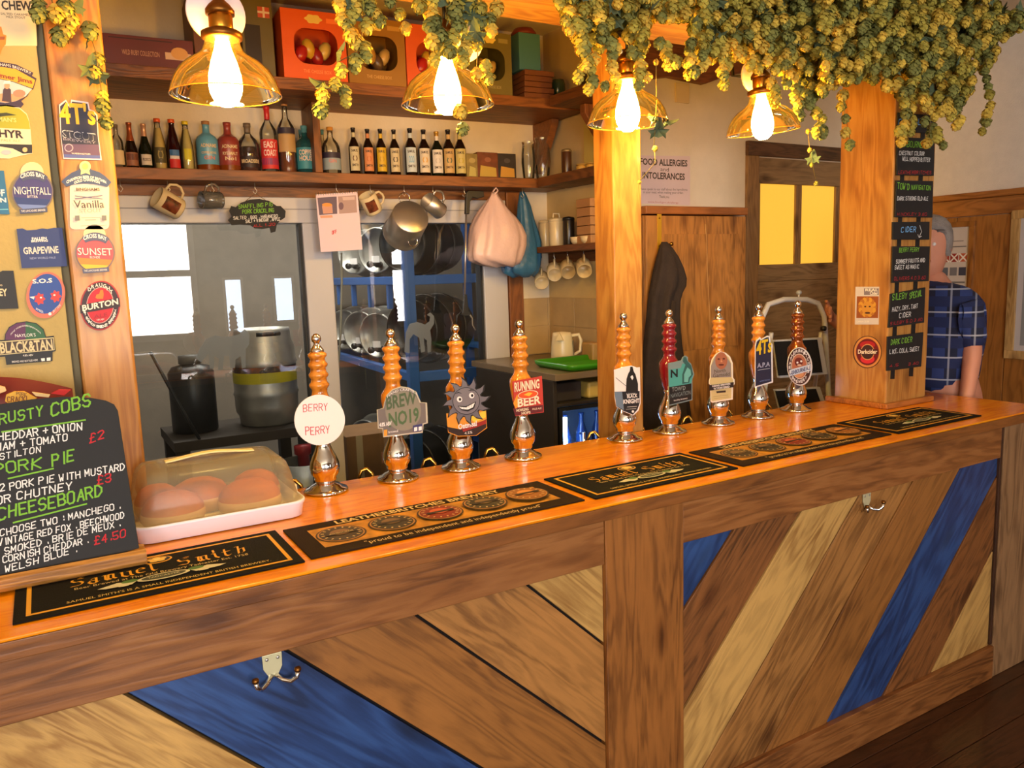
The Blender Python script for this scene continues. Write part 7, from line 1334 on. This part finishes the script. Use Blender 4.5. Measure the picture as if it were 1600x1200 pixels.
# checked shirt (procedural check) and trousers
m, nt, bs = new_mat('blue_check_shirt'); N = nt.nodes; Lk = nt.links; tc = N.new('ShaderNodeTexCoord'); sp = N.new('ShaderNodeSeparateXYZ'); Lk.new(tc.outputs['Object'], sp.inputs[0])
def stripe(out, freq, width, ph=0):
    a = N.new('ShaderNodeMath'); a.operation = 'MULTIPLY_ADD'; a.inputs[1].default_value = freq; a.inputs[2].default_value = ph; Lk.new(out, a.inputs[0])
    b = N.new('ShaderNodeMath'); b.operation = 'FRACT'; Lk.new(a.outputs[0], b.inputs[0]); c = N.new('ShaderNodeMath'); c.operation = 'LESS_THAN'; c.inputs[1].default_value = width; Lk.new(b.outputs[0], c.inputs[0]); return c.outputs[0]
ad = N.new('ShaderNodeMath'); ad.operation = 'ADD'; Lk.new(sp.outputs[1], ad.inputs[0]); sc_ = N.new('ShaderNodeMath'); sc_.operation = 'MULTIPLY'; sc_.inputs[1].default_value = -.58; Lk.new(sp.outputs[0], sc_.inputs[0]); Lk.new(sc_.outputs[0], ad.inputs[1])
w1 = stripe(ad.outputs[0], 9, .08); w2 = stripe(sp.outputs[2], 10, .07); d1 = stripe(ad.outputs[0], 9, .5, .3); d2 = stripe(sp.outputs[2], 11, .5, .3)
def mixc(fac, a, bcol):
    x = N.new('ShaderNodeMix'); x.data_type = 'RGBA'
    if isinstance(fac, float): x.inputs[0].default_value = fac
    else: Lk.new(fac, x.inputs[0])
    if isinstance(a, tuple): x.inputs[6].default_value = (*a, 1)
    else: Lk.new(a, x.inputs[6])
    x.inputs[7].default_value = (*bcol, 1); return x.outputs[2]
c1 = mixc(d1, lin((38, 56, 112)), lin((24, 30, 58))); c2 = mixc(d2, c1, lin((26, 38, 82))); hf = N.new('ShaderNodeMath'); hf.operation = 'MULTIPLY'; hf.inputs[1].default_value = .75; Lk.new(w1, hf.inputs[0]); c3 = mixc(hf.outputs[0], c2, lin((150, 154, 170))); hf2 = N.new('ShaderNodeMath'); hf2.operation = 'MULTIPLY'; hf2.inputs[1].default_value = .8; Lk.new(w2, hf2.inputs[0]); c4 = mixc(hf2.outputs[0], c3, lin((176, 180, 194))); Lk.new(c4, bs.inputs['Base Color']); bs.inputs['Roughness'].default_value = .85
slv = elb*.96+sh_r*.04; 
sv = [(hx_+V3(0, 0, .02), (.175, .145)), (belly, (.172, .14)), (chest+V3(0, 0, -.03), (.15, .12)), (neck+V3(0, 0, -.045), (.085, .08)), (neck+V3(0, 0, -.01), (.07, .068)), (sh_r, .082), ((sh_r+elb)/2, .070), (elb+V3(0, 0, -.005), .068), (sh_l, .085), ((sh_l+lel)/2, .07), (lel, .058)]
skinned('shirt', sv, [(0, 1), (1, 2), (2, 3), (3, 4), (2, 5), (5, 6), (6, 7), (2, 8), (8, 9), (9, 10)], m, 0)
skinned('trousers', [(hx_+V3(0, 0, .03), (.165, .13)), (hx_+V3(0, -.1, -.06), .105), (kn1, .08), (an1+V3(0, 0, .03), .065), (hx_+V3(0, .1, -.06), .105), (kn2, .08), (an2+V3(0, 0, .03), .065)], [(0, 1), (1, 2), (2, 3), (0, 4), (4, 5), (5, 6)], M('dark_trousers', (34, 32, 40), .9), 0)
for an, s in ((an1, -1), (an2, 1)): MB().lathe([(.0, -.075), (.045, -.07), (.055, -.03), (.05, .0), (.045, .02)], an+V3(-.05, 0, .01), M('black_shoe', (20, 18, 18), .4), Z_, 16, sx=2.0).build('shoe', man)
